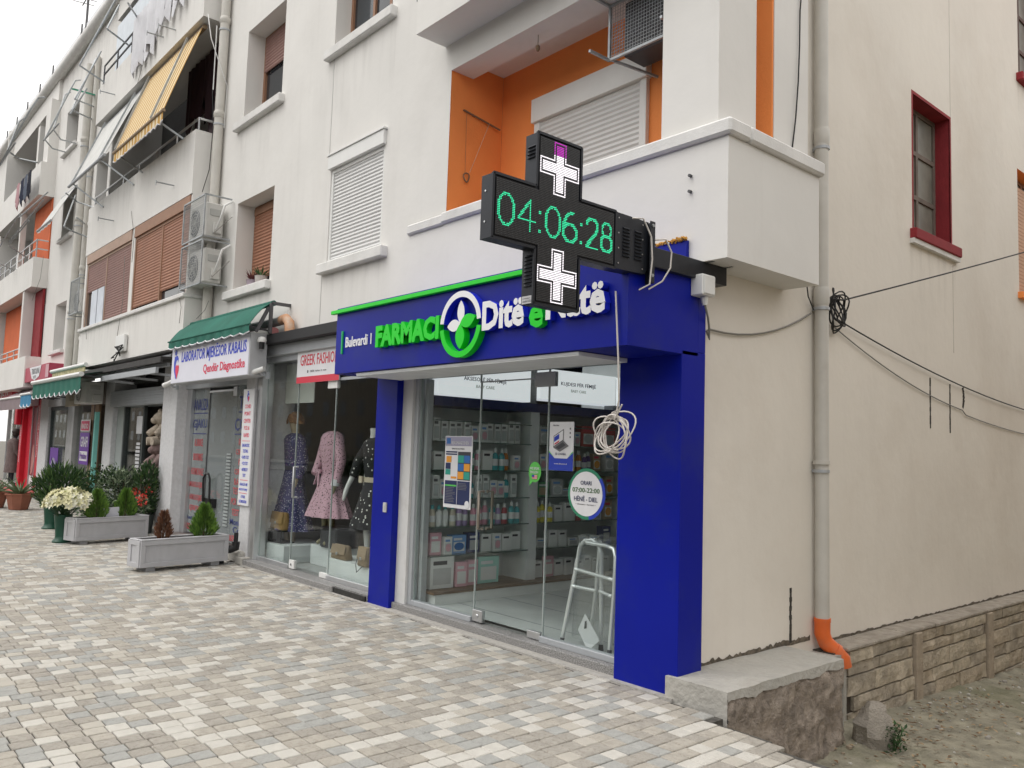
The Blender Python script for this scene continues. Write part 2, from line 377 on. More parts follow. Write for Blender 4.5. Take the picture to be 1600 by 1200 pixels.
# mortar fillet between the last stones and the shop bases
mb = MB(); mb.box(-10.9, 4.60, -.02, -3.55, 4.72, .006)
obj('mortar_strip', mb, M('pale_mortar', (.42, .40, .37), .95, var=.15, scale=20, bump=.5), pave)
# dirt lane below the pavement edge
dm = MB(); NX, NY = 60, 120
def dz(x, y): return -.50-.042*max(0, y-6)+.035*noise.noise(Vector((x*1.3, y*1.3, 0)))+.018*noise.noise(Vector((x*5, y*5, 2)))+.008*noise.noise(Vector((x*17, y*17, 5)))+.05*max(0, min(1, (-2.9-x)*1.5))
for j in range(NY+1):
    for i in range(NX+1):
        x = -3.6+i*7.6/NX; y = 4.3+j*12/NY+ (j/NY)**3*14; dm.v.append((x, y, dz(x, y)))
for j in range(NY):
    for i in range(NX): dm.f.append((j*(NX+1)+i, j*(NX+1)+i+1, (j+1)*(NX+1)+i+1, (j+1)*(NX+1)+i)); dm.m.append(0)
obj('dirt_lane', dm, dirt, kind='structure', smooth=80)
rub = MB()
for k in range(520):
    y = random.uniform(4.6, 13); x = random.choice((random.uniform(-3.3, -.5), -3.3+abs(random.gauss(0, .25)))); r = random.choice((.006, .008, .012, .02))*random.uniform(.6, 1.4)
    rub.sphere((x, y, dz(x, y)+r*.3), r, 5, 3, random.randrange(3), (1, random.uniform(.6, 1.2), .7), .5)
obj('rubble', rub, [M('pebble_grey', (.33, .31, .28), .9), M('pebble_tan', (.27, .22, .16), .9), M('pebble_pale', (.5, .48, .44), .9)], kind='stuff', label='small stones scattered over the dirt lane', cat='rubble')
lv = MB()
for k in range(420):
    c = random.choice(((-2.95, 7.4, .35), (-2.5, 9.5, .9), (-3.1, 8.3, .3), (-2.7, 6.6, .3)))
    x, y = random.gauss(c[0], c[2]), random.gauss(c[1], c[2]*1.5)
    if x < -3.3 or y < 4.7: continue
    a = random.uniform(0, 6.28); lv.leaf((x, y, dz(x, y)+.01+random.uniform(0, .015)), (math.cos(a), math.sin(a), random.uniform(-.1, .35)), (0, 0, 1), random.uniform(.03, .07), random.uniform(.015, .03), random.randrange(3), .3)
obj('fallen_leaves', lv, [M('leaf_brown', (.16, .09, .045), .8), M('leaf_pale', (.34, .25, .15), .8), M('leaf_grey', (.22, .18, .13), .8)], kind='stuff', label='dry brown leaves lying on the dirt beside the stone base', cat='dry leaves')
# opposite side of the street (added to dim shop-glass reflections) and an unseen house added across the lane
ob_ = thing('added_opposite_building', 'unseen beige house row added across the boulevard with dark windows', 'building', (-10, -34, 0))  # added row, darkened and lengthened so the shop glass mirrors less sky
b = MB(); b.box(-300, -46, -.3, 45, -34, 12); obj('wall', b, M('beige_render', (.20, .175, .145), .9, var=.08), ob_)
b = MB()
for f in range(3):
    for i in range(90): b.box(-296+i*3.75, -34.02, 1.4+f*3.4, -294.6+i*3.75, -33.985, 3+f*3.4)
obj('window', b, dglass, ob_, kind='stuff')
nb = thing('added_neighbour_house', 'unseen beige house added on the far side of the dirt lane', 'house', (3.2, 12, -.7))  # unseen house added to bounce warm light and shade the side wall
b = MB(); b.box(2.6, 5.4, -.9, 11, 26, 6.2); obj('wall', b, M('beige_render2', (.46, .36, .25), .9, var=.08), nb)
b = MB(); b.box(2.4, 5.2, 6.2, 11.2, 26.2, 6.4); obj('roof', b, M('roof_red', (.3, .12, .08), .8), nb)
b = MB()
for i in range(4): b.box(2.57, 8+i*4, 1.2, 2.61, 9.1+i*4, 2.6); b.box(2.57, 8+i*4, 4.4, 2.61, 9.1+i*4, 5.8)
obj('window', b, dglass, nb, kind='stuff')

def added_street_tree(x, y):  # unseen trees added to darken what the shop glass reflects
    t = thing('added_boulevard_tree', 'farthest added leafy street tree across the boulevard', 'tree', (0, 0, 0), 'added trees across the boulevard')
    m = MB(); m.tube([(0, 0, -.2), (.05, 0, 1.5), (0, .05, 3.2)], [.19, .15, .11], 8)
    for k in range(5): a = k*1.26; m.tube([(0, .03, 2.6), (1.2*math.cos(a), 1.2*math.sin(a), 4.6)], [.08, .03], 5)
    obj('trunk', m, M('tree_bark', (.12, .09, .07), .9), t); m = MB()
    for k in range(2600):
        d = Vector((random.gauss(0, 1), random.gauss(0, 1), random.gauss(0, 1))).normalized(); q = random.uniform(.35, 1)*(1+.4*noise.noise(d*2))
        m.leaf((d.x*2.1*q, d.y*2.1*q, 5+d.z*1.9*q), (random.uniform(-1, 1), random.uniform(-1, 1), random.uniform(-1, .6)), (0, 0, 1), .32, .18, random.randrange(2))
    obj('crown', m, [M('tree_leaf', (.05, .09, .03), .7), M('tree_leaf2', (.035, .07, .025), .7)], t, smooth='keep'); t.location = (x, y, -.01); return t
hb = MB()  # hedge added to soften the pavement edge mirrored in the shop glass
for k in range(5200):
    x = random.uniform(-45, 14); hb.leaf((x, -14.3+random.gauss(0, .18), random.uniform(0, .95)), (random.uniform(-1, 1), random.uniform(-1, 1), random.uniform(-.3, 1)), (0, 0, 1), .3, .16, random.randrange(2))
hb.box(-45, -14.45, -.02, 14, -14.15, .75, 1)
obj('hedge', hb, [M('hedge_leaf', (.05, .085, .03), .7), M('hedge_dark', (.03, .055, .02), .8)], label='unseen clipped hedge added along the far side of the boulevard', cat='hedge')
tr0 = added_street_tree(-30, -15.5)
for k, x in enumerate((-22, -14.5, -7, 1, 9)): dup(tr0, (x, -15.5-.6*(k % 2), -.01), ('second', 'third', 'fourth', 'fifth', 'sixth')[k]+' added leafy street tree across the boulevard from the far end', k*1.3, .9+.06*(k % 3))
# ================================================================== APARTMENT BUILDING
bld = thing('apartment_building', 'long white stuccoed apartment block with balconies above a row of shops', 'building', (-15, 9, 0))
def wallgrid(mb, ax, pl, u0, u1, z0, z1, holes=(), mi=0):
    us = sorted({u0, u1, *[min(max(h[k], u0), u1) for h in holes for k in (0, 1)]}); zs = sorted({z0, z1, *[min(max(h[k], z0), z1) for h in holes for k in (2, 3)]})
    for a, b_ in zip(us, us[1:]):
        for c, d in zip(zs, zs[1:]):
            m, n = (a+b_)/2, (c+d)/2
            if any(h[0] < m < h[1] and h[2] < n < h[3] for h in holes): continue
            if ax == 'y': mb.quad((a, pl, c), (b_, pl, c), (b_, pl, d), (a, pl, d), mi)
            else: mb.quad((pl, a, c), (pl, b_, c), (pl, b_, d), (pl, a, d), mi)
def reveal(mb, ax, pl, h, dep, mi=0):
    u0, u1, z0, z1 = h[:4]; P = lambda u, w, z: (u, w, z) if ax == 'y' else (w, u, z); q = pl+dep
    mb.quad(P(u0, pl, z0), P(u0, q, z0), P(u0, q, z1), P(u0, pl, z1), mi); mb.quad(P(u1, pl, z0), P(u1, pl, z1), P(u1, q, z1), P(u1, q, z0), mi)
    mb.quad(P(u0, pl, z1), P(u0, q, z1), P(u1, q, z1), P(u1, pl, z1), mi); mb.quad(P(u0, pl, z0), P(u1, pl, z0), P(u1, q, z0), P(u0, q, z0), mi)
w = MB()
H2 = [(-9.25, -7.97, 3.92, 5.31), (-12.22, -10.92, 3.95, 5.33), (-12.2, -10.86, 6.64, 8.1), (-9.33, -7.95, 6.76, 8.1), (-12.2, -10.86, 9.4, 10.8), (-9.33, -7.95, 9.4, 10.8)]
wallgrid(w, 'y', YW, -13.2, -6.72, 2.97, 12, H2)
for h, d in zip(H2, (.05, .3, .3, .3, .3, .3)): reveal(w, 'y', YW, h, d)
# loggia corner: lintels, parapet, upper balcony
w.box(-6.72, 4.83, 3.06, -3.30, 5.02, 3.95)                      # parapet front
w.box(-3.50, 5.02, 3.06, -3.30, 6.10, 3.95)                      # parapet side
w.box(-6.72, 5.02, 3.06, -3.50, 6.10, 3.16)                      # slab
w.box(-6.72, 4.85, 5.6, -3.35, 5.14, 5.892)                      # lintel
w.box(-6.84, 4.47, 5.892, -3.25, 5.6, 6.0); w.box(-6.84, 4.47, 6.0, -3.25, 4.6, 6.9)
w.box(-6.72, 5.56, 3.16, -3.405, 5.58, 5.88, 1); w.box(-6.9, 4.855, 3.17, -6.722, 5.56, 5.88, 1); w.box(-6.72, 5.15, 5.75, -3.42, 5.56, 5.88)
w.box(-3.52, 5.585, 3.95, -3.40, 6.10, 12); 
wallgrid(w, 'y', YW, -6.72, -3.95, 6.9, 12)
w.box(-3.92, 4.845, 4.07, -3.40, 5.33, 5.892)                        # corner pillar
# bay B (projecting), recess S4, bay C ...
def bay(x0, x1, zs, side_r=True, col=0):
    """parapet bands of a projecting bay; zs = list of (z0,z1) solid bands"""
    for z0, z1 in zs:
        w.box(x0, YB, z0, x1, YB+.14, z1); w.box(x1-.14, YB+.14, z0, x1, YW+.6, z1); w.box(x0, YB+.14, z0, x0+.14, YW+.6, z1)
        w.box(x0+.14, YB+.14, z0, x1-.14, YW+.6, z0+.12)
bay(-19.72, -13.2, [(3.13, 3.93), (5.63, 6.70), (8.62, 9.45)])
w.box(-16.35, YB+.02, 3.93, -16.16, YW, 5.63); w.box(-19.72, YB+.02, 3.93, -19.58, YW, 5.63); w.box(-13.26, YB+.02, 3.93, -13.2, YW, 5.63)
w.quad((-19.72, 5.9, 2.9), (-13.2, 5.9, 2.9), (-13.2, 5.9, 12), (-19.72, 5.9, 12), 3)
w.box(-13.22, YW+.0, 2.97, -13.18, 5.9, 12); w.box(-19.76, YW, 2.97, -19.70, 5.9, 12)
w.box(-15.9, 5.2, 6.7, -15.55, 5.5, 8.62); w.box(-18.2, 5.0, 9.45, -17.9, 5.3, 11.2)
H4 = [(-24.1, -22.95, 3.85, 5.1), (-24.15, -22.95, 6.85, 8.0), (-24.5, -23.2, 9.3, 10.45), (-20.95, -19.95, 6.75, 8.2), (-20.95, -19.95, 4.0, 5.4)]
wallgrid(w, 'y', YW, -25.4, -19.72, 2.9, 11.8, H4)
for h in H4: reveal(w, 'y', YW, h, .3)
bay(-31.9, -25.4, [(2.95, 3.80), (5.72, 6.55), (8.3, 9.25)])
w.box(-26.0, YB+.14, 9.25, -25.4, YW+.6, 11.09); w.box(-26.6, YB+.02, 3.80, -26.4, YW, 5.72); w.box(-27.9, YB+.3, 9.25, -27.65, YB+.55, 11); w.box(-28.1, YB+.05, 6.55, -27.95, YB+.2, 8.3)
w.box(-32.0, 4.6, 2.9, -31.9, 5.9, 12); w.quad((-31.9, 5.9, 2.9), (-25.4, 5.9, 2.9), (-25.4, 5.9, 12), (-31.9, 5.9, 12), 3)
w.quad((-25.41, YW, 2.9), (-25.41, 5.9, 2.9), (-25.41, 5.9, 11.8), (-25.41, YW, 11.8), 0)
wallgrid(w, 'y', YW, -52, -31.9, 2.9, 11.8)
w.box(-31.9, YB+.30, 11.1, -25.4, YW+.6, 11.75); w.box(-19.72, YB+.30, 11.2, -13.2, YW+.6, 11.75)
# orange / maroon loggia panels of bay C
w.box(-27.6, YB+.35, 6.55, -25.42, YB+.4, 8.28, 4); w.box(-31.7, YB+.45, 3.8, -26.6, YB+.5, 5.7, 4); w.box(-26.4, YB+.30, 3.8, -25.42, YB+.36, 5.7, 2)
# side wall
HS = [(8.65, 9.62, 4.10, 5.58), (11.95, 13.1, 6.9, 8.6), (11.83, 13.2, 3.9, 5.58)]
SW = MB(); wallgrid(SW, 'x', XS, 4.90, 30, -.3, 12, HS)
for h, mi in zip(HS, (1, 1, 2)): reveal(SW, 'x', XS, h, -.22, mi)
obj('side_wall', SW, [stucco2, maroon, orange], bld, smooth='keep')
w.quad((-3.62, YW+.05, 2.9), (-3.62, 4.9, 2.9), (-3.62, 4.9, 12), (-3.62, YW+.05, 12))
obj('wall', w, [stucco, orange, maroon, darkroom, M('terracotta_paint', srgb(205, 104, 62), .85, var=.08, scale=2)], bld, smooth='keep')
r_ = MB(); r_.box(-52, 4.9, 12, XS, 16, 12.1); r_.box(-52, 16, -.3, XS, 16.2, 12.1)  # unseen roof and back wall added to stop light entering the shell
obj('roof', r_, concrete, bld)
cap = MB(); cap.box(-6.74, 4.79, 3.952, -3.255, 5.06, 4.07); cap.box(-3.52, 5.06, 3.952, -3.255, 6.13, 4.07); cap.box(-7.40, 4.815, 3.952, -6.74, 4.852, 4.065)
obj('parapet_cap', cap, trimw, bld, bevel=.018)
# eave, roof parapet rail
ev = MB(); ev.tube([(-52, 4.72, 11.80), (-13, 4.72, 11.80)], .13, 10); ev.box(-52, 4.74, 11.72, -13, 5.2, 11.92); obj('eave', ev, trimw, bld, smooth=40)
rl = MB(); rl.box(-52, 4.80, 11.92, -19, 4.84, 12.38); obj('roof_parapet', rl, M('pale_panel', (.75, .76, .78), .6), bld)
for x in (-22.9, -26.1, -27.8, -29.6, -31.3, -33.0, -34.8):
    p = MB(); p.bar((x, 4.70, 11.9), (x, 4.70, 12.32), .035); obj('rail_post', p, dsteel, bld)
# hairline joint of the facade and wall chases on the side wall
j = MB(); j.box(-9.36, YW-.003, 3.1, -9.345, YW+.01, 3.85); j.box(-9.32, YW-.003, 5.35, -9.305, YW+.01, 6.7); obj('plaster_joint', j, M('joint_grey', (.5, .49, .47), .9), bld)
def chase(y, z0, z1, wd, bend=0):
    ch = MB(); n = 12; pts = [(XS+.001, y+.006*noise.noise(Vector((0, y, i*.7)))+bend*math.sin(i/n*3.1), z0+(z1-z0)*i/n) for i in range(n+1)]
    for a, b_ in zip(pts, pts[1:]): ch.bar(a, b_, wd*random.uniform(.7, 1.2), .006, up=(1, 0, 0))
    obj('wall_chase', ch, M('chase_dark', (.05, .045, .04), 1, var=.5, scale=50), bld)
chase(9.02, 2.03, 2.57, .026); chase(9.54, 2.0, 2.54, .028); chase(9.90, 2.30, 2.53, .05, .03); chase(6.24, .16, .60, .032)
def crack(ya, yb, z, wd, n):
    m = MB(); prev = None
    for i in range(n+1):
        y = ya+(yb-ya)*i/n; t_ = wd*(.35+.9*abs(noise.noise(Vector((y*4, z, 2))))+.5*random.random()); zz = z+.008*noise.noise(Vector((y*9, 0, 5))); p = [(XS+.003, y, zz), (XS+.004, y, zz+t_)]
        if prev: m.quad(prev[0], p[0], p[1], prev[1])
        prev = p
    obj('foot_crack', m, M('foot_dirt', (.13, .11, .085), 1, var=.5, scale=30), bld, smooth='keep')
crack(4.94, 6.55, .14, .05, 70); crack(6.7, 16, .092, .03, 220)

for y_, z0_, z1_ in ((9.64, 5.62, 9.0), (9.66, 2.9, 3.9)):
    m = MB(); m.box(XS, y_, z0_, XS+.0025, y_+.010, z1_); obj('plaster_joint', m, M('joint_beige', (.56, .52, .47), .95), bld)
# ---- windows
def slats(name, x0, x1, z0, z1, y, mat, par, pitch=.044):
    m = MB(); n = max(1, int((z1-z0)/pitch)); p = (z1-z0)/n
    for i in range(n):
        a = z0+i*p; m.box(x0, y+.004, a, x1, y+.02, a+p*.14); m.add([(x0, y+.003, a+p*.14), (x1, y+.003, a+p*.14), (x1, y-.006, a+p*.5), (x0, y-.006, a+p*.5), (x1, y+.0, a+p), (x0, y+.0, a+p)], [(0, 1, 2, 3), (3, 2, 4, 5)])
    return obj(name, m, mat, par, kind='stuff', smooth='keep')
def sill(x0, x1, z, y, par, h=.13, out=.09):
    m = MB(); m.box(x0, y-out, z-h, x1, y+.02, z); return obj('sill', m, trimw, par, bevel=.012)
def frame_mb(x0, x1, z0, z1, y, t=.05, d=.05, mull=()):
    m = MB(); m.box(x0, y, z0, x0+t, y+d, z1); m.box(x1-t, y, z0, x1, y+d, z1); m.box(x0+t, y, z1-t, x1-t, y+d, z1); m.box(x0+t, y, z0, x1-t, y+d, z0+t)
    for u in mull: m.box(u-t/2, y, z0+t, u+t/2, y+d, z1-t)
    return m
def pane(x0, x1, z0, z1, y, par, mat=None):
    m = MB(); m.box(x0, y, z0, x1, y+.01, z1); return obj('pane', m, mat or dglass, par)
f = frame_mb(-9.25, -7.97, 3.92, 5.14, YW+.012, .05, .035); f.box(-9.27, YW-.04, 5.14, -7.95, YW+.04, 5.31); f.box(-9.29, YW-.055, 5.31, -7.93, YW+.02, 5.335)
wf = obj('window', f, pvcw, bld, label='window closed by a white roller shutter above the blue sign', bevel=.004)
slats('shutter_slats', -9.2, -8.02, 3.96, 5.14, YW+.03, shut, wf); sill(-9.36, -7.82, 3.92, YW, wf)
f = frame_mb(-12.22, -10.92, 3.95, 5.33, YW+.28, .05, .05, (-11.3,)); f.box(-12.17, YW+.25, 5.18, -10.97, YW+.32, 5.28)
wf = obj('window', f, brownf, bld, label='deep-set window with a brown shutter pulled nearly down')
slats('shutter_slats', -12.17, -10.97, 4.16, 5.18, YW+.27, brown, wf, .05); pane(-12.17, -10.97, 4.0, 4.3, YW+.32, wf); sill(-12.42, -10.86, 3.95, YW, wf)
f = frame_mb(-12.2, -10.86, 6.64, 8.1, YW+.28, .06, .05, (-11.1,)); wf = obj('window', f, brownf, bld, label='deep-set upper window with the brown shutter a third down')
slats('shutter_slats', -12.14, -10.92, 7.5, 8.06, YW+.27, brown2, wf, .05); pane(-12.14, -10.92, 6.7, 8.0, YW+.32, wf); sill(-12.42, -10.76, 6.64, YW, wf)
f = frame_mb(-9.33, -7.95, 6.76, 8.1, YW+.22, .05, .05, (-8.75, -8.35)); wf = obj('window', f, brownf, bld, label='dark upper window with white stiles over the white shutter')
pane(-9.28, -8.0, 6.8, 8.05, YW+.25, wf); sill(-9.46, -7.84, 6.76, YW, wf)
for h in H2[4:]:
    wf = obj('window', frame_mb(*h, YW+.28), brownf, bld); pane(h[0]+.05, h[1]-.05, h[2]+.05, h[3]-.05, YW+.3, wf)
# loggia window with white shutter
f = MB(); y = 5.51
f.box(-6.14, y, 3.3, -6.06, y+.05, 5.05); f.box(-4.72, y, 3.3, -4.64, y+.05, 5.05); f.box(-6.16, y-.03, 5.05, -4.62, y+.05, 5.3)
wf = obj('window', f, pvcw, bld, label='loggia window with a white roller shutter in the orange wall', bevel=.004)
slats('shutter_slats', -6.06, -4.72, 3.3, 5.05, y+.02, shut, wf, .05)
# bay B brown shutters
f = frame_mb(-16.16, -13.27, 3.95, 5.42, YB+.03, .05, .06, (-14.62,)); f.box(-16.16, YB+.0, 5.42, -13.26, YB+.1, 5.62)
wf = obj('window', f, brownf, bld, label='wide bay window closed by two orange-brown roller shutters', bevel=.004)
slats('shutter_slats', -16.1, -14.65, 4.08, 5.42, YB+.045, brown, wf, .05); slats('shutter_slats', -14.59, -13.33, 4.2, 5.42, YB+.045, brown, wf, .05); pane(-16.1, -13.33, 3.98, 4.2, YB+.08, wf)
f = frame_mb(-19.56, -16.36, 3.95, 5.42, YB+.03, .05, .06, (-18.05,)); f.box(-19.56, YB, 5.42, -16.36, YB+.1, 5.62)
wf = obj('window', f, M('mauve_frame', srgb(168, 140, 122), .6), bld, label='wide bay window with mauve-brown shutters, the left one half raised', bevel=.004)
slats('shutter_slats', -19.5, -18.08, 4.78, 5.42, YB+.045, brown2, wf, .05); slats('shutter_slats', -18.02, -16.42, 4.0, 5.42, YB+.045, brown2, wf, .05)
pane(-19.5, -18.08, 4.0, 4.8, YB+.08, wf)
m = MB(); m.box(-19.15, YB+.05, 4.0, -18.72, YB+.07, 4.8); m.box(-18.66, YB+.05, 4.0, -18.2, YB+.07, 4.8); obj('curtain', m, M('pale_curtain', (.62, .66, .72), .7), wf)
b = MB(); b.box(-19.72, YB-.05, 3.93, -13.17, YB+.1, 4.0); b.box(-13.26, YB+.1, 3.93, -13.17, YW, 4.0); obj('sill', b, trimw, bld, bevel=.01)
for h, k in zip(H4, ('narrow deep-set window with a half-lowered pale shutter', 'small recess window behind a folded white awning', 'dark attic window beside the downpipe', 'dark glazed balcony door in the recess', 'tall dark window beside the far air conditioner')):
    wf = obj('window', frame_mb(*h, YW+.26, .05, .05), trimw if 'dark' not in k else M('dark_frame', (.12, .11, .11), .5), bld, label=k); pane(h[0]+.05, h[1]-.05, h[2]+.05, h[3]-.05, YW+.28, wf)
    if 'half' in k: slats('shutter_slats', h[0]+.05, h[1]-.05, h[2]+.6, h[3]-.05, YW+.25, shut, wf, .05)
    sill(h[0]-.12, h[1]+.08, h[2], YW, wf, .1)
# side-wall windows
def sframe(h, x, mull, mat, lab, t=.05):
    m = MB(); y0, y1, z0, z1 = h; m.box(x, y0, z0, x+.05, y0+t, z1); m.box(x, y1-t, z0, x+.05, y1, z1); m.box(x, y0+t, z1-t, x+.05, y1-t, z1); m.box(x, y0+t, z0, x+.05, y1-t, z0+t)
    for q in mull: m.box(x, y0+t, q-t/2, x+.05, y1-t, q+t/2)
    m.box(x, (y0+y1)/2-t/2, z0+t, x+.049, (y0+y1)/2+t/2, z1-t)
    o = obj('window', m, mat, bld, label=lab); p = MB(); p.box(x+.02, y0+.02, z0+.02, x+.03, y1-.02, z1-.02); obj('pane', p, M('dusty_glass', (.20, .20, .17), .35, var=.25, scale=4), o); return o
o = sframe(HS[0], XS-.21, (4.58, 5.08), M('weathered_wood', (.16, .13, .11), .8, var=.2), 'narrow window in a maroon recess on the side wall')
m = MB(); m.box(XS-.05, 8.56, 3.99, XS+.07, 9.76, 4.10); obj('sill', m, maroon, o, bevel=.008)
m = MB(); m.box(XS-.02, 8.55, 3.94, XS+.05, 9.77, 3.99); obj('sill_bed', m, trimw, o)
m = MB(); y0, y1, z0, z1 = HS[0]; e = .035
for q in ((y0-e, y0, z0, z1+e), (y1, y1+e, z0, z1+e), (y0, y1, z1, z1+e)): m.box(XS-.01, q[0], q[2], XS+.002, q[1], q[3])
obj('painted_border', m, maroon, o)
o = sframe(HS[1], XS-.21, (7.5, 8.0), M('weathered_wood2', (.12, .08, .07), .8), 'upper side window with maroon edges cut by the picture edge')
m = MB(); m.box(XS-.05, 11.86, 6.79, XS+.08, 13.2, 6.9); obj('sill', m, maroon, o, bevel=.008)
o = sframe(HS[2], XS-.21, (4.7,), brownf, 'orange-framed side window with a tan shutter')
m = MB()
for i in range(30): m.box(XS-.14, 11.9, 3.95+i*.05, XS-.12, 13.15, 3.995+i*.05)
obj('shutter_slats', m, M('tan_shutter', srgb(190, 150, 120), .6), o, kind='stuff')
m = MB(); m.box(XS-.02, 11.78, 3.84, XS+.06, 13.2, 3.92); obj('sill', m, orange, o)

# ---- rain stains below sills and slabs (thin films on the plaster)
def stain_mat():
    m = bpy.data.materials.new('rain_stain'); m.use_nodes = True; t = m.node_tree; L = t.links.new; b = t.nodes['Principled BSDF']
    b.inputs['Base Color'].default_value = (.22, .20, .17, 1); b.inputs['Roughness'].default_value = .95
    tc = t.nodes.new('ShaderNodeTexCoord'); mp = t.nodes.new('ShaderNodeMapping'); mp.inputs['Scale'].default_value = (8, 8, 1.1); L(tc.outputs['Object'], mp.inputs[0])
    n = t.nodes.new('ShaderNodeTexNoise'); n.inputs['Scale'].default_value = 1; n.inputs['Detail'].default_value = 5; L(mp.outputs[0], n.inputs['Vector'])
    r = t.nodes.new('ShaderNodeMapRange'); r.inputs[1].default_value = .47; r.inputs[2].default_value = .74; r.inputs[4].default_value = .13; L(n.outputs[0], r.inputs[0])
    sp = t.nodes.new('ShaderNodeSeparateXYZ'); L(tc.outputs['Generated'], sp.inputs[0]); p = t.nodes.new('ShaderNodeMath'); p.operation = 'POWER'; p.inputs[1].default_value = 1.4; L(sp.outputs[2], p.inputs[0])
    q = t.nodes.new('ShaderNodeMath'); q.operation = 'MULTIPLY'; L(r.outputs[0], q.inputs[0]); L(p.outputs[0], q.inputs[1]); L(q.outputs[0], b.inputs['Alpha']); return m
SM = stain_mat()
for x0, x1, z0, z1, y in ((-9.36, -7.82, 3.1, 3.79, YW), (-12.42, -10.86, 3.3, 3.82, YW), (-12.42, -10.76, 5.6, 6.51, YW), (-9.46, -7.84, 5.5, 6.63, YW), (-19.6, -13.3, 3.15, 3.92, YB), (-19.6, -13.3, 5.65, 6.69, YB), (-19.6, -13.3, 8.64, 9.44, YB), (-31, -25.5, 5.74, 6.54, YB), (-25.3, -19.8, 9.2, 11.7, YW), (-13.1, -7, 8.6, 11.7, YW)):
    m = MB(); m.quad((x0, y-.002, z0), (x1, y-.002, z0), (x1, y-.002, z1), (x0, y-.002, z1)); obj('rain_stain', m, SM, bld, smooth='keep')
for y0, y1, z0, z1, x in ((8.56, 9.76, 2.9, 3.94, XS), (11.9, 13.1, 5.7, 6.79, XS)):
    m = MB(); m.quad((x+.002, y0, z0), (x+.002, y1, z0), (x+.002, y1, z1), (x+.002, y0, z1)); obj('rain_stain', m, SM, bld, smooth='keep')
# ---- downpipes
def pipe(x, y, z0, z1, r, joints, par, name='downpipe', label=None, lean=0):
    m = MB(); m.tube([(x+lean*(z1-z0)*0, y, z0), (x, y, z1)], r, 14)
    for z in joints: m.tube([(x, y, z), (x, y, z+.02), (x, y, z+.1), (x, y, z+.12)], [r+.001, r+.014, r+.014, r+.001], 14); m.tube([(x, y, z+.05), (x, y, z+.075)], r+.018, 14)
    o = obj(name, m, pvc, par, smooth=40, label=label)
    c = MB()
    for z in joints: c.tube([(x, y, z-.12), (x, y, z-.095)], r+.012, 14)
    obj('pipe_clamp', c, alug, o, smooth=40); return o
dp = thing('side_downpipe', 'cream PVC downpipe on the side wall ending in an orange elbow', 'downpipe', (-3.53, 6.66, .2))
m = MB(); r = .058; cx, cy = -3.545, 6.60
m.tube([(cx, cy+.02, .30), (cx, cy, 3.05), (cx, cy-.03, 12)], r, 16); obj('pipe', m, pvc, dp, smooth=40)
for z in (3.02, 4.45, 1.62):
    m = MB(); m.tube([(cx, cy, z-.03), (cx, cy, z), (cx, cy, z+.10), (cx, cy, z+.13)], [r+.001, r+.009, r+.009, r+.001], 16) if z > 2 else m.tube([(cx, cy, z), (cx, cy, z+.03)], r+.012, 16)
    obj('collar', m, pvc, dp, smooth=40)
    m = MB(); m.tube([(cx, cy, z-.07), (cx, cy, z-.045)], r+.010, 16); m.box(XS, cy-.02, z-.07, cx-r, cy+.02, z-.045); obj('clamp', m, alug, dp, smooth=40)
m = MB(); m.tube([(cx, cy+.02, .32), (cx, cy+.02, .20), (cx+.02, cy+.04, .13), (cx+.08, cy+.09, .06), (cx+.12, cy+.13, 0), (cx+.125, cy+.14, -.06)], [.065, .065, .065, .066, .067, .067], 16); m.tube([(cx, cy+.02, .30), (cx, cy+.02, .33)], .069, 16); m.tube([(cx+.07, cy+.08, .07), (cx+.09, cy+.10, .05)], .071, 16)
obj('orange_elbow', m, opipe, dp, smooth=40)
d1 = pipe(-13.0, YW-.09, 3.4, 11.1, .075, (8.5, 6.9, 5.2), bld, label='cream downpipe in the corner right of the bay')
d2 = pipe(-21.9, YW-.09, 2.9, 10.9, .09, (8.9, 6.9, 4.6), bld, label='thick cream downpipe in the recess'); d3 = pipe(-21.3, YW-.07, 2.9, 10.9, .06, (8.0, 5.6), bld, label='thin cream downpipe in the recess')

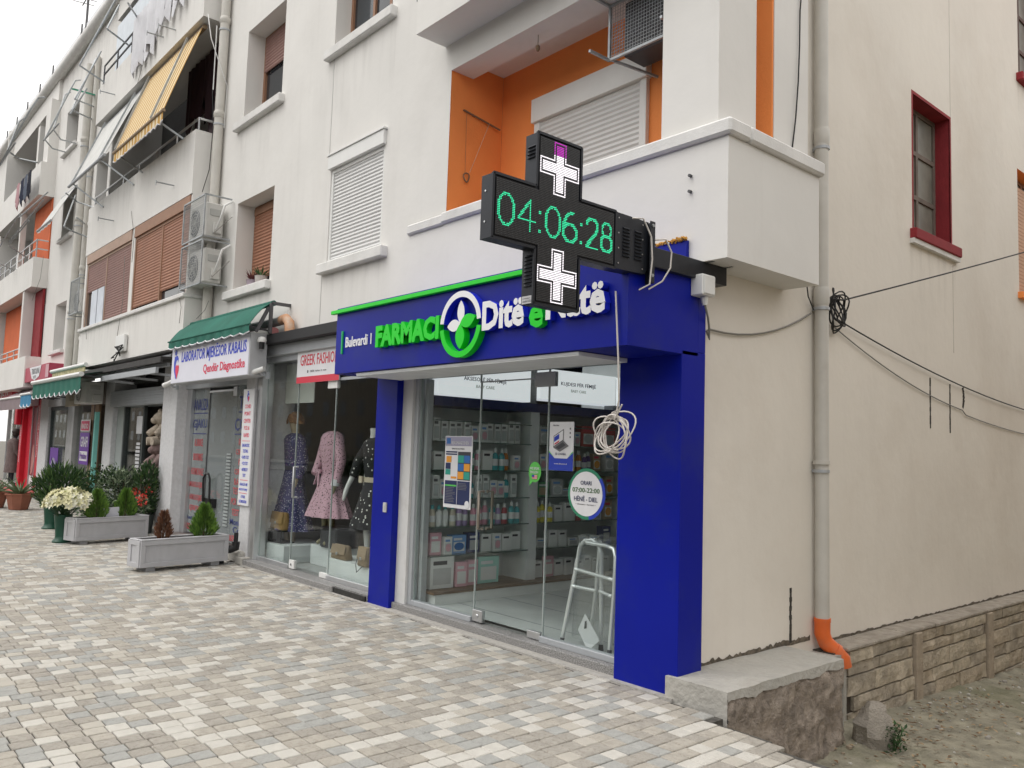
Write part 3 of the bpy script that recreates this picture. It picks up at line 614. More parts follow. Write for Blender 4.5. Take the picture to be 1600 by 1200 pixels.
# ---- side plinth of coursed stones, concrete block
pl = thing('stone_base_wall', 'low coursed rubble-stone base along the side wall with two mortar piers', 'stone wall', (-3.5, 11, -.7))
m = MB(); m.box(-3.62, 6.6, -.95, -3.435, 30, .06); obj('mortar_core', m, mortar, pl)
m = MB()
yy = 6.75
while yy < 22:
    l = random.uniform(.5, .9); m.box(-3.62, yy, .062, -3.385+random.uniform(-.012, .006), yy+l-.006, .095+random.uniform(-.004, .004)); yy += l
obj('coping', m, M('coping_mortar', (.36, .32, .27), .95, var=.2, scale=10, bump=.8, stain=(.22, .19, .15), sscale=3, samt=.6), pl, bevel=.008)
cs = [(.055, -.05), (-.056, -.155), (-.162, -.325), (-.332, -.455), (-.462, -.62), (-.627, -.85)]
nst = 0
for ci, (zt, zb) in enumerate(cs):
    y = 6.72+random.uniform(0, .2)
    while y < 17:
        l = random.uniform(.28, .62)
        for py in (8.13, 9.95, 12.2):
            if y < py+.07 and y+l > py-.07:
                if y < py-.1: l = py-.08-y
                else: y = py+.08
        if l < .08: y += .1; continue
        g = MB(); nxs, nzs = 4, 2; x0 = -3.40+random.uniform(-.012, .012); V = []
        for a in range(nzs+1):
            for b_ in range(nxs+1):
                ed = (a in (0, nzs)) or (b_ in (0, nxs)); u, v = y+.002+(l-.004)*b_/nxs, zb+.007+(zt-zb-.010)*a/nzs
                V.append((x0-(.006 if ed else 0)+.016*noise.noise(Vector((u*7, v*9, ci))), u, v+(.006*noise.noise(Vector((u*6, ci, 1))) if a in (0, nzs) else 0)))
        n1 = nxs+1; F = [(a*n1+b_, a*n1+b_+1, (a+1)*n1+b_+1, (a+1)*n1+b_) for a in range(nzs) for b_ in range(nxs)]
        k = len(V); V += [(-3.45, y+.002, zb+.007), (-3.45, y+l-.002, zb+.007), (-3.45, y+l-.002, zt), (-3.45, y+.002, zt)]
        F += [tuple([k, k+1]+[b_ for b_ in range(nxs, -1, -1)]), tuple([k+2, k+3]+[nzs*n1+b_ for b_ in range(nxs+1)]), (k, 0, n1, 2*n1, k+3), (k+1, k+2, 3*n1-1, 2*n1-1, n1-1)]
        g.add(V, F); obj('stone', g, random.choice(stonem), pl, smooth='keep'); nst += 1; y += l
for py in (8.13, 9.95, 12.2):
    m = MB(); m.box(-3.45, py-.065, -.9, -3.372, py+.065, .06); obj('mortar_pier', m, M('pier_mortar', (.36, .30, .23), .95, var=.15, scale=8, bump=.5), pl, bevel=.008)
sb = thing('concrete_block', 'grey concrete ledge with an earth-stained side beside the blue pilaster', 'concrete ledge', (-3.35, 5.4, -.5))
m = MB(); N = 40
def slabz(x, y): return .146+.006*noise.noise(Vector((x*4, y*4, 0)))
T = [[(x, y, slabz(x, y)) for x in [-3.62+.5*i/4+(0.012*noise.noise(Vector((y*6, 0, 1))) if i == 4 else 0) for i in range(5)]] for y in [4.62+1.53*j_/N for j_ in range(N+1)]]
V = [p for row in T for p in row]; F = [(j_*5+i, j_*5+i+1, (j_+1)*5+i+1, (j_+1)*5+i) for j_ in range(N) for i in range(4)]
m.add(V, F); mid = [(p[4][0]+.006, p[4][1], .085+.025*noise.noise(Vector((p[4][1]*5, 0, 7)))+.016*noise.noise(Vector((p[4][1]*19, 0, 4)))) for p in T]
k = len(m.v); m.add([r_[4] for r_ in T]+mid, [(j_, j_+1, N+2+j_, N+1+j_) for j_ in range(N)]); 
fb = [(-3.62, 4.62, -.75), (-3.12, 4.62, -.75), (-3.125, 4.62, .146), (-3.62, 4.62, .146)]
m.add([*T[0], (-3.12, 4.62, -.75), (-3.62, 4.62, -.75)], [(5, 4, 3, 2, 1, 0, 6)][:0]+[(6, 5, 4, 3, 2, 1, 0)])
m.add([*T[N], (-3.12, 6.15, -.75), (-3.62, 6.15, -.75)], [(0, 1, 2, 3, 4, 5, 6)])
obj('slab', m, concrete, sb, smooth='keep')
m = MB(); NZ = 30; N = 36; V = []
for j_ in range(N*2+1):
    y = 4.62+1.53*j_/(N*2); zt = .085+.025*noise.noise(Vector((y*5, 0, 7)))+.016*noise.noise(Vector((y*19, 0, 4)))
    for a in range(NZ+1):
        z = zt+(-.8-zt)*a/NZ; V.append((-3.118+.03*noise.noise(Vector((y*5, z*5, 3)))+.022*noise.noise(Vector((y*15, z*15, 9)))+.014*noise.noise(Vector((y*33, z*33, 2)))-.012*(a == 0), y, z))
m.add(V, [(j_*(NZ+1)+a, j_*(NZ+1)+a+1, (j_+1)*(NZ+1)+a+1, (j_+1)*(NZ+1)+a) for j_ in range(N*2) for a in range(NZ)])
obj('earth_face', m, earthy, sb, smooth=60)
m = MB(); m.box(-3.62, 6.15, -.8, -3.40, 6.75, .05); obj('end_fill', m, concrete, sb)
m = MB(); m.sphere((-3.02, 6.42, -.42), .17, 14, 10, 0, (.85, 1.0, 1.25), .45); obj('boulder', m, M('boulder', (.30, .27, .23), .95, var=.25, scale=8, bump=.9), label='rough grey boulder at the foot of the concrete ledge', cat='rock', smooth=35)
def weed(x, y, h, n, lab):
    m = MB(); z = dz(x, y)
    for k in range(n):
        a = random.uniform(0, 6.28); rr = random.uniform(.02, h*.5); p = (x+rr*math.cos(a), y+rr*math.sin(a), z+random.uniform(0, h))
        m.leaf(p, (random.uniform(-1, 1), random.uniform(-1, 1), random.uniform(-.2, 1)), (0, 0, 1), random.uniform(.025, .05), random.uniform(.014, .026), random.randrange(2), .25)
    for k in range(9):
        a = random.uniform(0, 6.28); m.tube([(x, y, z-.02), (x+h*.3*math.cos(a), y+h*.3*math.sin(a), z+h*.8)], .003, 4)
    return obj('weed', m, [M('weed_green', (.045, .10, .03), .7, var=.3), M('weed_dark', (.03, .065, .022), .7)], label=lab, cat='weed')
weed(-2.86, 6.42, .18, 190, 'small dark green weed growing in front of the boulder'); weed(-3.05, 10.9, .34, 260, 'leafy weed at the foot of the stone base near the picture edge')
# ================================================================== SHOP ROOMS (inside of the block)
def room(x0, x1, y0, y1, z1, wallm, floorm, ceilm, zf=.07):
    m = MB(); m.box(x0-.1, y0, 0, x0, y1, z1); m.box(x1, y0, 0, x1+.1, y1, z1); m.box(x0, y1, 0, x1, y1+.1, z1); obj('interior_wall', m, wallm, bld)
    m = MB(); m.box(x0, y0-.05, -.05, x1, y1, zf); obj('interior_floor', m, floorm, bld)
    m = MB(); m.box(x0, y0, z1, x1, y1, z1+.1); obj('interior_ceiling', m, ceilm, bld)
roomw = M('room_white', (.76, .77, .76), .7, var=.04); tilef = M('grey_tile', (.60, .62, .62), .25, var=.08, scale=2.5); ceilw = M('ceiling_white', (.68, .68, .67), .8)
room(-7.38, -3.80, 4.95, 9.8, 2.85, roomw, tilef, ceilw)
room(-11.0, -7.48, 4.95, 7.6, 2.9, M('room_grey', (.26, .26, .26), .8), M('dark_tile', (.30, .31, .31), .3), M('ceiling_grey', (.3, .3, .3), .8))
room(-14.6, -11.1, 5.2, 8.5, 2.7, M('room_pale', (.45, .43, .42), .8), tilef, ceilw)
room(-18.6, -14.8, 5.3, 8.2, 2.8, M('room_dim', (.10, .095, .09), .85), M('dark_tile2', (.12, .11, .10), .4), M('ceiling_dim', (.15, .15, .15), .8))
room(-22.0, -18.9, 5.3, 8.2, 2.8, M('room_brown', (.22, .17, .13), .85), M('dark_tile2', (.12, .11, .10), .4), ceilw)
room(-25.6, -22.2, 5.3, 8.2, 2.8, M('room_mint', (.50, .54, .52), .85), tilef, ceilw)
room(-33, -28.3, 5.6, 8.2, 2.8, M('room_cream', (.5, .5, .45), .85), tilef, ceilw)
m = MB()
for k in range(7): m.box(-7.38, 5.25+k*.6, .0705, -3.75, 5.256+k*.6, .0715)
obj('floor_joint', m, M('tile_joint', (.07, .08, .08), .8), bld, kind='stuff')

# ================================================================== PHARMACY FRONT
ph = thing('pharmacy_shopfront', 'glazed shop front between two royal-blue pilasters on the corner', 'shop front', (-5.6, 4.8, 0))
m = MB(); m.box(-7.60, 4.665, 0, -7.20, 4.95, 2.40); obj('pilaster', m, blue, ph, bevel=.004)
m = MB(); m.box(-4.125, 4.655, -.02, -3.545, 4.93, 2.40); obj('pilaster', m, blue, ph, bevel=.004)
m = MB(); m.box(-7.2, 4.70, -.02, -4.125, 4.97, .07); obj('threshold', m, granite, ph, bevel=.006)
m = MB(); m.box(-7.2, 4.74, .07, -7.02, 4.97, 2.6); obj('jamb', m, M('jamb_white', (.6, .6, .59), .7, var=.06, stain=(.4, .38, .35), sscale=5), ph)
f = MB(); f.box(-7.02, YG-.03, .07, -6.96, YG+.05, 2.36); f.box(-6.96, YG-.03, .07, -5.99, YG+.04, .12); f.box(-7.02, YG-.03, 2.36, -4.125, YG+.05, 2.42); f.box(-6.955, YG+.05, .07, -6.90, YG+.12, 2.36)
obj('glazing_frame', f, alug, ph, bevel=.004)
f = MB(); f.box(-5.06, YG-.03, .07, -4.125, YG+.04, .12); obj('bottom_rail', f, alug, ph, bevel=.004)
def gpane(name, x0, x1, z0, z1, y, par, t=.01):
    m = MB(); m.box(x0, y, z0, x1, y+t, z1); o = obj(name, m, glass, par)
    e = MB(); e.box(x0-.004, y-.003, z0, x0+.006, y+t+.003, z1); obj('glass_edge', e, M('glass_edge', (.42, .47, .46), .25, .3), o); return o
gpane('glass_pane', -6.955, -5.995, .12, 2.36, YG, ph); gpane('glass_pane', -5.05, -4.13, .12, 2.36, YG, ph); gpane('transom_pane', -5.985, -5.06, 2.29, 2.36, YG, ph)
gd = gpane('glass_door', -5.98, -5.065, .085, 2.28, YG+.005, ph)
m = MB(); m.tube([(-5.86, YG-.02, .93), (-5.86, YG-.075, .93), (-5.86, YG-.075, 1.27), (-5.86, YG-.02, 1.27)], .015, 10); m.tube([(-5.86, YG+.02, .93), (-5.86, YG+.085, .93), (-5.86, YG+.085, 1.27), (-5.86, YG+.02, 1.27)], .015, 10)
obj('door_handle', m, M('brushed_bronze', (.38, .33, .28), .35, .85), gd, smooth=45)
m = MB(); m.box(-5.98, YG-.012, .085, -5.84, YG+.03, .19); m.tube([(-5.91, YG-.02, .137), (-5.91, YG+.0, .137)], .018, 10); obj('door_lock', m, alu, gd, bevel=.003)
m = MB(); m.box(-5.23, YG-.012, .078, -5.068, YG+.03, .14); obj('bottom_hinge', m, alu, gd, bevel=.003)
m = MB(); m.box(-5.22, YG-.014, 2.21, -4.97, YG+.03, 2.335); obj('top_hinge', m, alug, gd, bevel=.003)
m = MB(); m.box(-5.99, YG-.004, 2.28, -5.06, YG+.016, 2.29); obj('door_top_rail', m, alug, gd)
m = MB(); m.box(-7.36, 4.649, .97, -7.30, 4.666, 1.07); m.box(-7.345, 4.643, 1.0, -7.315, 4.65, 1.045); obj('wall_switch', m, M('switch_grey', (.5, .5, .5), .4), ph, bevel=.003)
# fascia sign
sg = thing('pharmacy_sign', 'royal-blue fascia sign with green and white raised lettering and a leaf emblem', 'shop sign', (-5.5, 4.45, 2.37))
m = MB(); m.box(-7.47, 4.07, 2.37, -3.545, 4.84, 3.045); m.box(-4.12, 4.84, 2.40, -3.546, 4.93, 3.045); obj('fascia', m, blue, sg, bevel=.003)
m = MB(); m.box(-7.60, 4.42, 2.401, -7.47, 4.84, 2.62); obj('fascia_return', m, blue, sg)
m = MB(); m.box(-4.6, 4.796, 3.046, -3.63, 4.828, 3.235); obj('upper_panel', m, blue, sg)
m = MB()
for k in range(46): m.sphere((-4.4+k*.017+random.uniform(-.006, .006), 4.80+random.uniform(-.015, .01), 3.238+random.uniform(-.003, .014)), random.uniform(.012, .022), 6, 5, 0, (1, 1, .8), .9)
obj('foam_seal', m, foam, sg, kind='stuff', smooth=60)
m = MB(); m.box(-7.53, 4.028, 2.985, -4.28, 4.069, 3.022); obj('green_stripe', m, green, sg, bevel=.003)
m = MB(); m.box(-7.335, 4.055, 2.57, -7.315, 4.069, 2.80); obj('green_bar', m, M('soft_green', (.02, .45, .12), .5), sg)
def letters(par, s, o, w, h, mat, ext=.05, bold=0, mside=None, nm='letter', U=(1, 0, 0), N=(0, -1, 0), V=(0, 0, 1)):
    vs, fs, X0, X1, Y0, Y1 = tmesh(s, ext, bold); sx = w/(X1-X0); sy = h/(Y1-Y0); U, V, N, o = Vector(U), Vector(V), Vector(N), Vector(o)
    for i, c in enumerate(s):
        if c == ' ': continue
        v2, f2, a0, a1, b0, b1 = tmesh(c, ext, bold); pr = tmesh(s[:i+1], ext, bold)[3]; dx = pr-a1-X0
        m = MB(); pts = [o+U*((v.x+dx)*sx)+V*((v.y-Y0)*sy)+N*((v.z+.5)*ext) for v in v2]
        fr = [f for f in f2 if all(v2[q].z > .49 for q in f)]; sd = [f for f in f2 if not all(v2[q].z > .49 for q in f)]
        m.add(pts, fr, 0); m.add(pts, sd, 1); obj(nm, m, [mat, mside or mat], par, smooth='keep')
letters(sg, 'FARMACI', (-6.615, 4.07, 2.575), 1.01, .205, green, .055, .05)
letters(sg, 'Ditë', (-5.02, 4.07, 2.588), .50, .235, signwhite, .055, .04, blue2)
letters(sg, 'e', (-4.47, 4.07, 2.56), .155, .165, green, .05, .035)
letters(sg, 'Natë', (-4.285, 4.07, 2.60), .585, .235, signwhite, .055, .04, blue2)
letters(sg, 'Bulevardi 1', (-7.26, 4.07, 2.628), .49, .105, signwhite, .008, .01)
em = Vector((-5.303, 4.07, 2.672))
def ringpoly(r0, r1, a0, a1, n=20): return [(r1*math.cos(R(a0+(a1-a0)*i/n)), r1*math.sin(R(a0+(a1-a0)*i/n))) for i in range(n+1)]+[(r0*math.cos(R(a1-(a1-a0)*i/n)), r0*math.sin(R(a1-(a1-a0)*i/n))) for i in range(n+1)]
def leafpoly(l, wd, ang):
    p = []; n = 10
    for i in range(n+1): t = i/n; p.append((l*t, wd*math.sin(math.pi*t)**.8))
    p += [(q[0], -q[1]) for q in reversed(p[1:-1])]; ca, sa = math.cos(R(ang)), math.sin(R(ang))
    return [(a*ca-b*sa, a*sa+b*ca) for a, b in p]
def strip(poly_fn, nm, mat, ms, d):
    m = MB(); m.extr(poly_fn, em, (1, 0, 0), (0, 0, 1), (0, -1, 0), d, 0, 1); obj(nm, m, [mat, ms], sg)
for a0, a1, mt, ms in ((5, 175, signwhite, blue2), (187, 353, green, green)):
    m = MB(); n = 24; r0, r1, d = .225, .275, .06
    V = []; 
    for i in range(n+1):
        a = R(a0+(a1-a0)*i/n)
        for r_, e in ((r0, 0), (r1, 0), (r1, d), (r0, d)): V.append((em.x+r_*math.cos(a), em.y-e, em.z+r_*math.sin(a)))
    for i in range(n):
        b, c = 4*i, 4*i+4; m.add([], [])
        m.add(V[b:b+8], [(3, 2, 6, 7)], 0); m.add(V[b:b+8], [(1, 5, 6, 2), (0, 3, 7, 4)], 1)
    m.add(V[:4], [(0, 1, 2, 3)], 1); m.add(V[-4:], [(3, 2, 1, 0)], 1); obj('emblem_ring', m, [mt, ms], sg)
strip(leafpoly(.20, .048, 92), 'emblem_leaf', signwhite, blue2, .05); strip(leafpoly(.185, .05, 182), 'emblem_leaf', signwhite, blue2, .05)
strip(leafpoly(.20, .055, 12), 'emblem_leaf', green, green, .06); strip(leafpoly(.205, .06, -88), 'emblem_leaf', green, green, .06)
m = MB(); m.box(-7.08, 4.10, 2.335, -4.02, 4.62, 2.366); m.box(-7.08, 4.095, 2.345, -4.02, 4.10, 2.366); obj('soffit_panel', m, M('soffit_white', (.72, .74, .75), .5, var=.06), sg, bevel=.004)

# ------------------------------------------------------------------ LED cross
lx = thing('led_cross', 'black pharmacy cross showing a green digital clock between two white plus signs', 'LED sign', (-3.55, 3.3, 2.5))
xf, xb = -3.5, -3.61; Y0, Z0, P_ = 2.872, 2.539, .3305/32
bd = .022
y1, y2, y3, y4 = Y0-bd, Y0+.3305-bd, Y0+.661+bd, Y0+.9915+bd; z1, z2, z3, z4 = Z0-bd, Z0+.3305-bd, Z0+.661+bd, Z0+.9915+bd
CP = [(y1, z2), (y2, z2), (y2, z1), (y3, z1), (y3, z2), (y4, z2), (y4, z3), (y3, z3), (y3, z4), (y2, z4), (y2, z3), (y1, z3)]
m = MB(); m.extr(CP, (xb, 0, 0), (0, 1, 0), (0, 0, 1), (1, 0, 0), .098); obj('housing', m, blackm, lx, bevel=.002)
m = MB()   # raised rim round the face
for (a, b), (c, d) in zip(CP, CP[1:]+CP[:1]):
    m.bar((xf-.006, a, b), (xf-.006, c, d), .016, .012, up=(1, 0, 0))
obj('face_rim', m, blackm, lx)
led_black = M('led_panel_black', (.012, .012, .014), .5, var=.1)
for q in ((y1+.02, z2+.02, y4-.02, z3-.02), (y2+.02, z1+.02, y3-.02, z2+.021), (y2+.02, z3-.021, y3-.02, z4-.02)):
    m = MB(); m.box(xf-.010, q[0], q[1], xf-.003, q[2], q[3]); obj('led_panel', m, led_black, lx)
grid = {}
def dot(cx, cy): return (round(cx), round(cy))
def seg(col, p, q, th=.75):
    n = int(max(abs(q[0]-p[0]), abs(q[1]-p[1]))*3)+1
    for i in range(n+1):
        x, y = p[0]+(q[0]-p[0])*i/n, p[1]+(q[1]-p[1])*i/n
        for a in range(int(x-1), int(x+3)):
            for b in range(int(y-1), int(y+3)):
                if abs(a-x) < th and abs(b-y) < th*.75: grid[(a, b)] = col
def ell(col, cx, cy, rx, ry, a0=0, a1=360, th=.75):
    n = 40; pts = [(cx+rx*math.cos(R(a0+(a1-a0)*i/n)), cy+ry*math.sin(R(a0+(a1-a0)*i/n))) for i in range(n+1)]
    for a, b in zip(pts, pts[1:]): seg(col, a, b, th)
# rows count up; arm rows 32..63, digits rows 38..56
b0, t0 = 38, 56
def dig(ch, x, key):
    c = (b0+t0)/2
    if ch == '0': ell(key, x+6, c, 5.6, 9, th=.85)
    if ch == '4': seg(key, (x+9, b0), (x+9, t0), 1); seg(key, (x+9, t0), (x, b0+6)); seg(key, (x, b0+6), (x+13, b0+6))
    if ch == '6': ell(key, x+6, b0+5.5, 5.5, 5.5, th=1); ell(key, x+9, b0+7, 8.5, 11, 95, 180, 1)
    if ch == '2': ell(key, x+5, t0-5, 5, 5, -20, 170, 1); seg(key, (x+9.7, t0-6.5), (x, b0), 1); seg(key, (x, b0), (x+10, b0), 1)
    if ch == '8': ell(key, x+5, t0-4.5, 4, 4.3); ell(key, x+5, b0+5, 5, 5, th=1)
    if ch == ':':
        for a in (0, 1):
            for b in (b0+1, b0+2, b0+12, b0+13): grid[(x+a, b)] = key
for ch, x, k in (('0', 1, 'digit0'), ('4', 16, 'digit1'), (':', 32, 'colon0'), ('0', 37, 'digit2'), ('6', 51, 'digit3'), (':', 66, 'colon1'), ('2', 71, 'digit4'), ('8', 84, 'digit5')): dig(ch, x, k)
def plus(key, r0, purple=False):
    def ins(a, b, g):   # inside plus shrunk by g
        a, b = a-15.5, b-15.5; w_, l_ = 5-g, 15.8-g
        return (abs(a) <= w_ and abs(b) <= l_) or (abs(b) <= w_ and abs(a) <= l_)
    for a in range(32):
        for b in range(32):
            out, i1, i2 = ins(a, b, 0), ins(a, b, 1.01), ins(a, b, 2.01)
            if (out and not i1) or i2: grid[(32+a, r0+b)] = key+('p' if purple and b >= 24 else 'w')
plus('plusT', 64, True); plus('plusB', 0)
em_w = M('led_white', (.3, .3, .3), .4, emit=(1, .93, .98), es=1.15); em_g = M('led_green', (.02, .2, .1), .4, emit=(.035, .75, .36), es=.95); em_p = M('led_purple', (.2, .02, .2), .4, emit=(.55, .04, .50), es=.8)
unl = M('led_unlit', (.115, .12, .125), .35)
bk = {}
def inled(a, b): return (32 <= b < 64 and 0 <= a < 96) or (32 <= a < 64 and 0 <= b < 96)
for a in range(96):
    for b in range(96):
        if inled(a, b): bk.setdefault(grid.get((a, b), 'off'), []).append((a, b))
for k, L_ in bk.items():
    m = MB(); r = .0037 if k != 'off' else .0024; n = 6
    for a, b in L_:
        y, z = Y0+(a+.5)*P_, Z0+(b+.5)*P_; x = xf-.0005
        V = [(xf-.003, y+r*math.cos(i*math.pi/3), z+r*math.sin(i*math.pi/3)) for i in range(n)]; V2 = [(x, p[1], p[2]) for p in V]
        m.add(V+V2, [tuple(range(n, 2*n))]+[(i, (i+1) % n, n+(i+1) % n, n+i) for i in range(n)])
    nm = 'unlit_leds' if k == 'off' else ('clock_digit' if k.startswith('d') else 'clock_colon' if k.startswith('c') else 'plus_symbol')
    mt = unl if k == 'off' else em_g if k[0] in 'dc' else em_p if k.endswith('p') else em_w
    obj(nm, m, mt, lx, kind='stuff', smooth='keep', label='purple tip of the upper plus symbol' if k == 'plusTp' else None)
def louvre(y, z, wd, n, dzz, x=None, front=None):
    for i in range(n):
        m = MB()
        if front is None: m.add([(x-.001, y, z+i*dzz), (x-.001, y+wd, z+i*dzz), (x+.012, y+wd, z+i*dzz+.003), (x+.012, y, z+i*dzz+.003), (x-.001, y, z+i*dzz+dzz*.7), (x-.001, y+wd, z+i*dzz+dzz*.7)], [(0, 1, 2, 3), (3, 2, 5, 4), (0, 3, 4), (1, 5, 2)])
        else: m.add([(front, y-.0, z+i*dzz), (front+wd, y, z+i*dzz), (front+wd, y-.012, z+i*dzz+.003), (front, y-.012, z+i*dzz+.003), (front, y, z+i*dzz+dzz*.7), (front+wd, y, z+i*dzz+dzz*.7)], [(0, 1, 2, 3), (3, 2, 5, 4), (0, 3, 4), (1, 5, 2)])
        obj('vent_louvre', m, blackm, lx)
louvre(y2, 3.40, .07, 4, .022, front=-3.585); louvre(y2, 2.62, .07, 9, .022, front=-3.585)
m = MB(); m.box(-3.60, y2-.004, 2.519, -3.505, y2, 2.565); obj('maker_label', m, M('label_silver', (.55, .55, .56), .4), lx)
m = MB(); text(m, 'madid LED', (-3.592, y2-.004, 2.528), .075, .012, ext=.001); text(m, 'producătore', (-3.592, y2-.004, 2.546), .065, .009, ext=.001); obj('label_print', m, M('print_grey', (.16, .16, .17), .6), lx)
m = MB(); yh = y4; m.extr([(yh, z2), (yh+.30, z2+.01), (yh+.33, z2+.05), (yh+.33, z3-.004), (yh, z3)], (xb, 0, 0), (0, 1, 0), (0, 0, 1), (1, 0, 0), .104); obj('control_box', m, blackm, lx, bevel=.003)
louvre(yh+.07, z2+.09, .065, 9, .023, x=xb+.104); louvre(yh+.19, z2+.09, .065, 9, .023, x=xb+.104)
for a in (.03, .27):
    for b in (.04, .14, .24, .34): 
        m = MB(); m.tube([(xb+.103, yh+a, z2+b), (xb+.107, yh+a, z2+b)], .005, 8); obj('screw', m, alu, lx)
for b in (.1, .28):
    m = MB(); m.tube([(-3.60, y1-.001, z2+b), (-3.60, y1-.004, z2+b)], .006, 8); m.v = [(x_+.03, y_, z_) for x_, y_, z_ in m.v]; obj('screw', m, alu, lx)
m = MB(); m.box(-3.62, 4.235, 2.80, -3.47, 4.245, 3.22); m.box(-3.48, 4.195, 2.80, -3.47, 4.235, 3.22); obj('mount_plate', m, blackm, lx, bevel=.002)
for z in (2.85, 3.19):
    m = MB(); m.tube([(-3.47, 4.218, z), (-3.462, 4.218, z)], .012, 6); obj('bolt', m, steel, lx)
m = MB(); m.box(-3.60, 4.245, 2.925, -3.5, 5.12, 3.06); obj('support_beam', m, blackm, lx, bevel=.003)
for y in (4.86, 5.09):
    m = MB(); m.box(-3.66, y, 3.06, -3.44, y+.03, 3.076); obj('mount_tab', m, blackm, lx)
m = MB(); m.tube([(-3.49, 4.03, 3.205), (-3.455, 4.10, 3.21), (-3.44, 4.165, 3.10), (-3.44, 4.18, 2.95), (-3.45, 4.17, 2.78), (-3.5, 4.12, 2.74)], .006, 6); obj('power_lead', m, cable, lx, smooth=60)
m = MB(); m.tube([(-3.48, 4.25, 3.10), (-3.44, 4.32, 3.11), (-3.43, 4.37, 3.03), (-3.43, 4.36, 2.92), (-3.45, 4.30, 2.82), (-3.5, 4.22, 2.76)], .006, 6); obj('power_lead', m, cable, lx, smooth=60)
jb = thing('junction_box', 'small white electrical junction box under the corner balcony', 'junction box', (-3.5, 4.83, 2.75))
m = MB(); m.box(-3.545, 4.74, 2.80, -3.44, 4.89, 2.95); obj('box', m, pvcw, jb, bevel=.006)
m = MB(); m.box(-3.439, 4.75, 2.81, -3.432, 4.88, 2.94); obj('lid', m, pvcw, jb, bevel=.003)
m = MB(); m.tube([(-3.49, 4.83, 2.80), (-3.49, 4.84, 2.74)], [.03, .018], 8); obj('cable_gland', m, pvcw, jb)
m = MB(); m.tube([(-3.49, 4.84, 2.74), (-3.52, 4.92, 2.66), (-3.58, 5.02, 2.60), (-3.585, 5.03, 2.52), (-3.59, 5.0, 2.58), (-3.60, 5.05, 2.60)]+[Vector((-3.60, 5.05, 2.60)).lerp(Vector((-3.60, 6.52, 2.92)), i/8)-Vector((0, 0, .10*4*(i/8)*(1-i/8))) for i in range(1, 9)], .008, 6)
obj('wall_cable', m, gcable, label='thin grey cable sagging from the junction box to the side downpipe', cat='cable', smooth=60)
m = MB()
for k in range(7):
    r1, r2 = random.uniform(.07, .13), random.uniform(.09, .17); cx_, cz_ = 6.86+random.uniform(-.03, .05), 2.97+random.uniform(-.06, .05); ph_ = random.uniform(0, 6); tl = random.uniform(-.3, .3)
    m.tube([(-3.565+.03*math.sin(a*2+k)+.008*k, cy_+.0, cz_+r2*math.sin(a)) for a in [i*math.pi/10 for i in range(20)] for cy_ in [cx_+r1*math.cos(a)+tl*r2*math.sin(a)]], .007, 6, closed=True)
obj('cable_coil', m, bcable, label='tangled coil of black cable behind the side downpipe', cat='cable coil', smooth=60)
def wire(pts, r, mat, lab, name='overhead_wire'):
    m = MB(); m.tube(pts, r, 6); return obj(name, m, mat, label=lab, cat='cable', smooth=60)
wire([(-3.55, 6.66, 3.07)]+wob((-3.5, 6.9, 3.08), at(1900, 300, 'x', -2.4), 12, .06), .008, bcable, 'black wire rising from the coil to the right picture edge')
wire(wob((-3.58, 6.95, 2.92), (-3.59, 12.6, 2.36), 16, .10), .007, bcable, 'upper black cable running along the side wall')
wire(wob((-3.6, 6.9, 2.86), (-3.605, 9.85, 2.27), 14, .08)+wob((-3.605, 9.95, 2.22), (-3.605, 12.6, 2.06), 8, .03), .006, gcable, 'lower grey cable sagging past the wall chases')
wire([(-3.58, 6.53, 2.95), (-3.57, 6.42, 3.05), (-3.57, 6.36, 3.3)], .006, bcable, 'short dark cable dropping behind the downpipe collar')
wire(wob((-3.385, 5.84, 4.10), (-3.385, 6.07, 6.6), 8, 0, .012), .006, bcable, 'black cable hanging down the wall beside the corner pillar')
# white cable coil hanging from the sign
cc = thing('hanging_cable', 'white cable hanging from the sign with a loose coil in front of the glass', 'cable', (-3.95, 4.05, 1.6))
px0 = at(963, 520, 'y', 4.05); c0 = at(957, 680, 'y', 4.1)
m = MB(); m.tube([at(962, 455, 'y', 4.05), at(966, 560, 'y', 4.05), at(967, 625, 'y', 4.06), at(962, 652, 'y', 4.08), at(950, 655, 'y', 4.1)], .006, 6); obj('drop', m, cable, cc, smooth=60)
for k in range(8):
    rx, rz = random.uniform(.09, .135), random.uniform(.10, .145); ox, oz = random.uniform(-.04, .05), random.uniform(-.03, .03); tl = random.uniform(-.5, .5)
    m = MB(); m.tube([c0+Vector((ox+rx*math.cos(a)+tl*.1*math.sin(a), .03*math.sin(2*a+k)+.006*k-.02, oz+rz*math.sin(a))) for a in [i*math.pi/14 for i in range(28)]], .0055, 6, closed=True); obj('loop', m, cable, cc, smooth=60)
m = MB(); m.tube([at(950, 655, 'y', 4.1), at(957, 645, 'y', 4.07), at(968, 640, 'y', 4.07), at(960, 655, 'y', 4.06), at(972, 632, 'y', 4.05)], .006, 6); obj('knot', m, cable, cc, smooth=60)

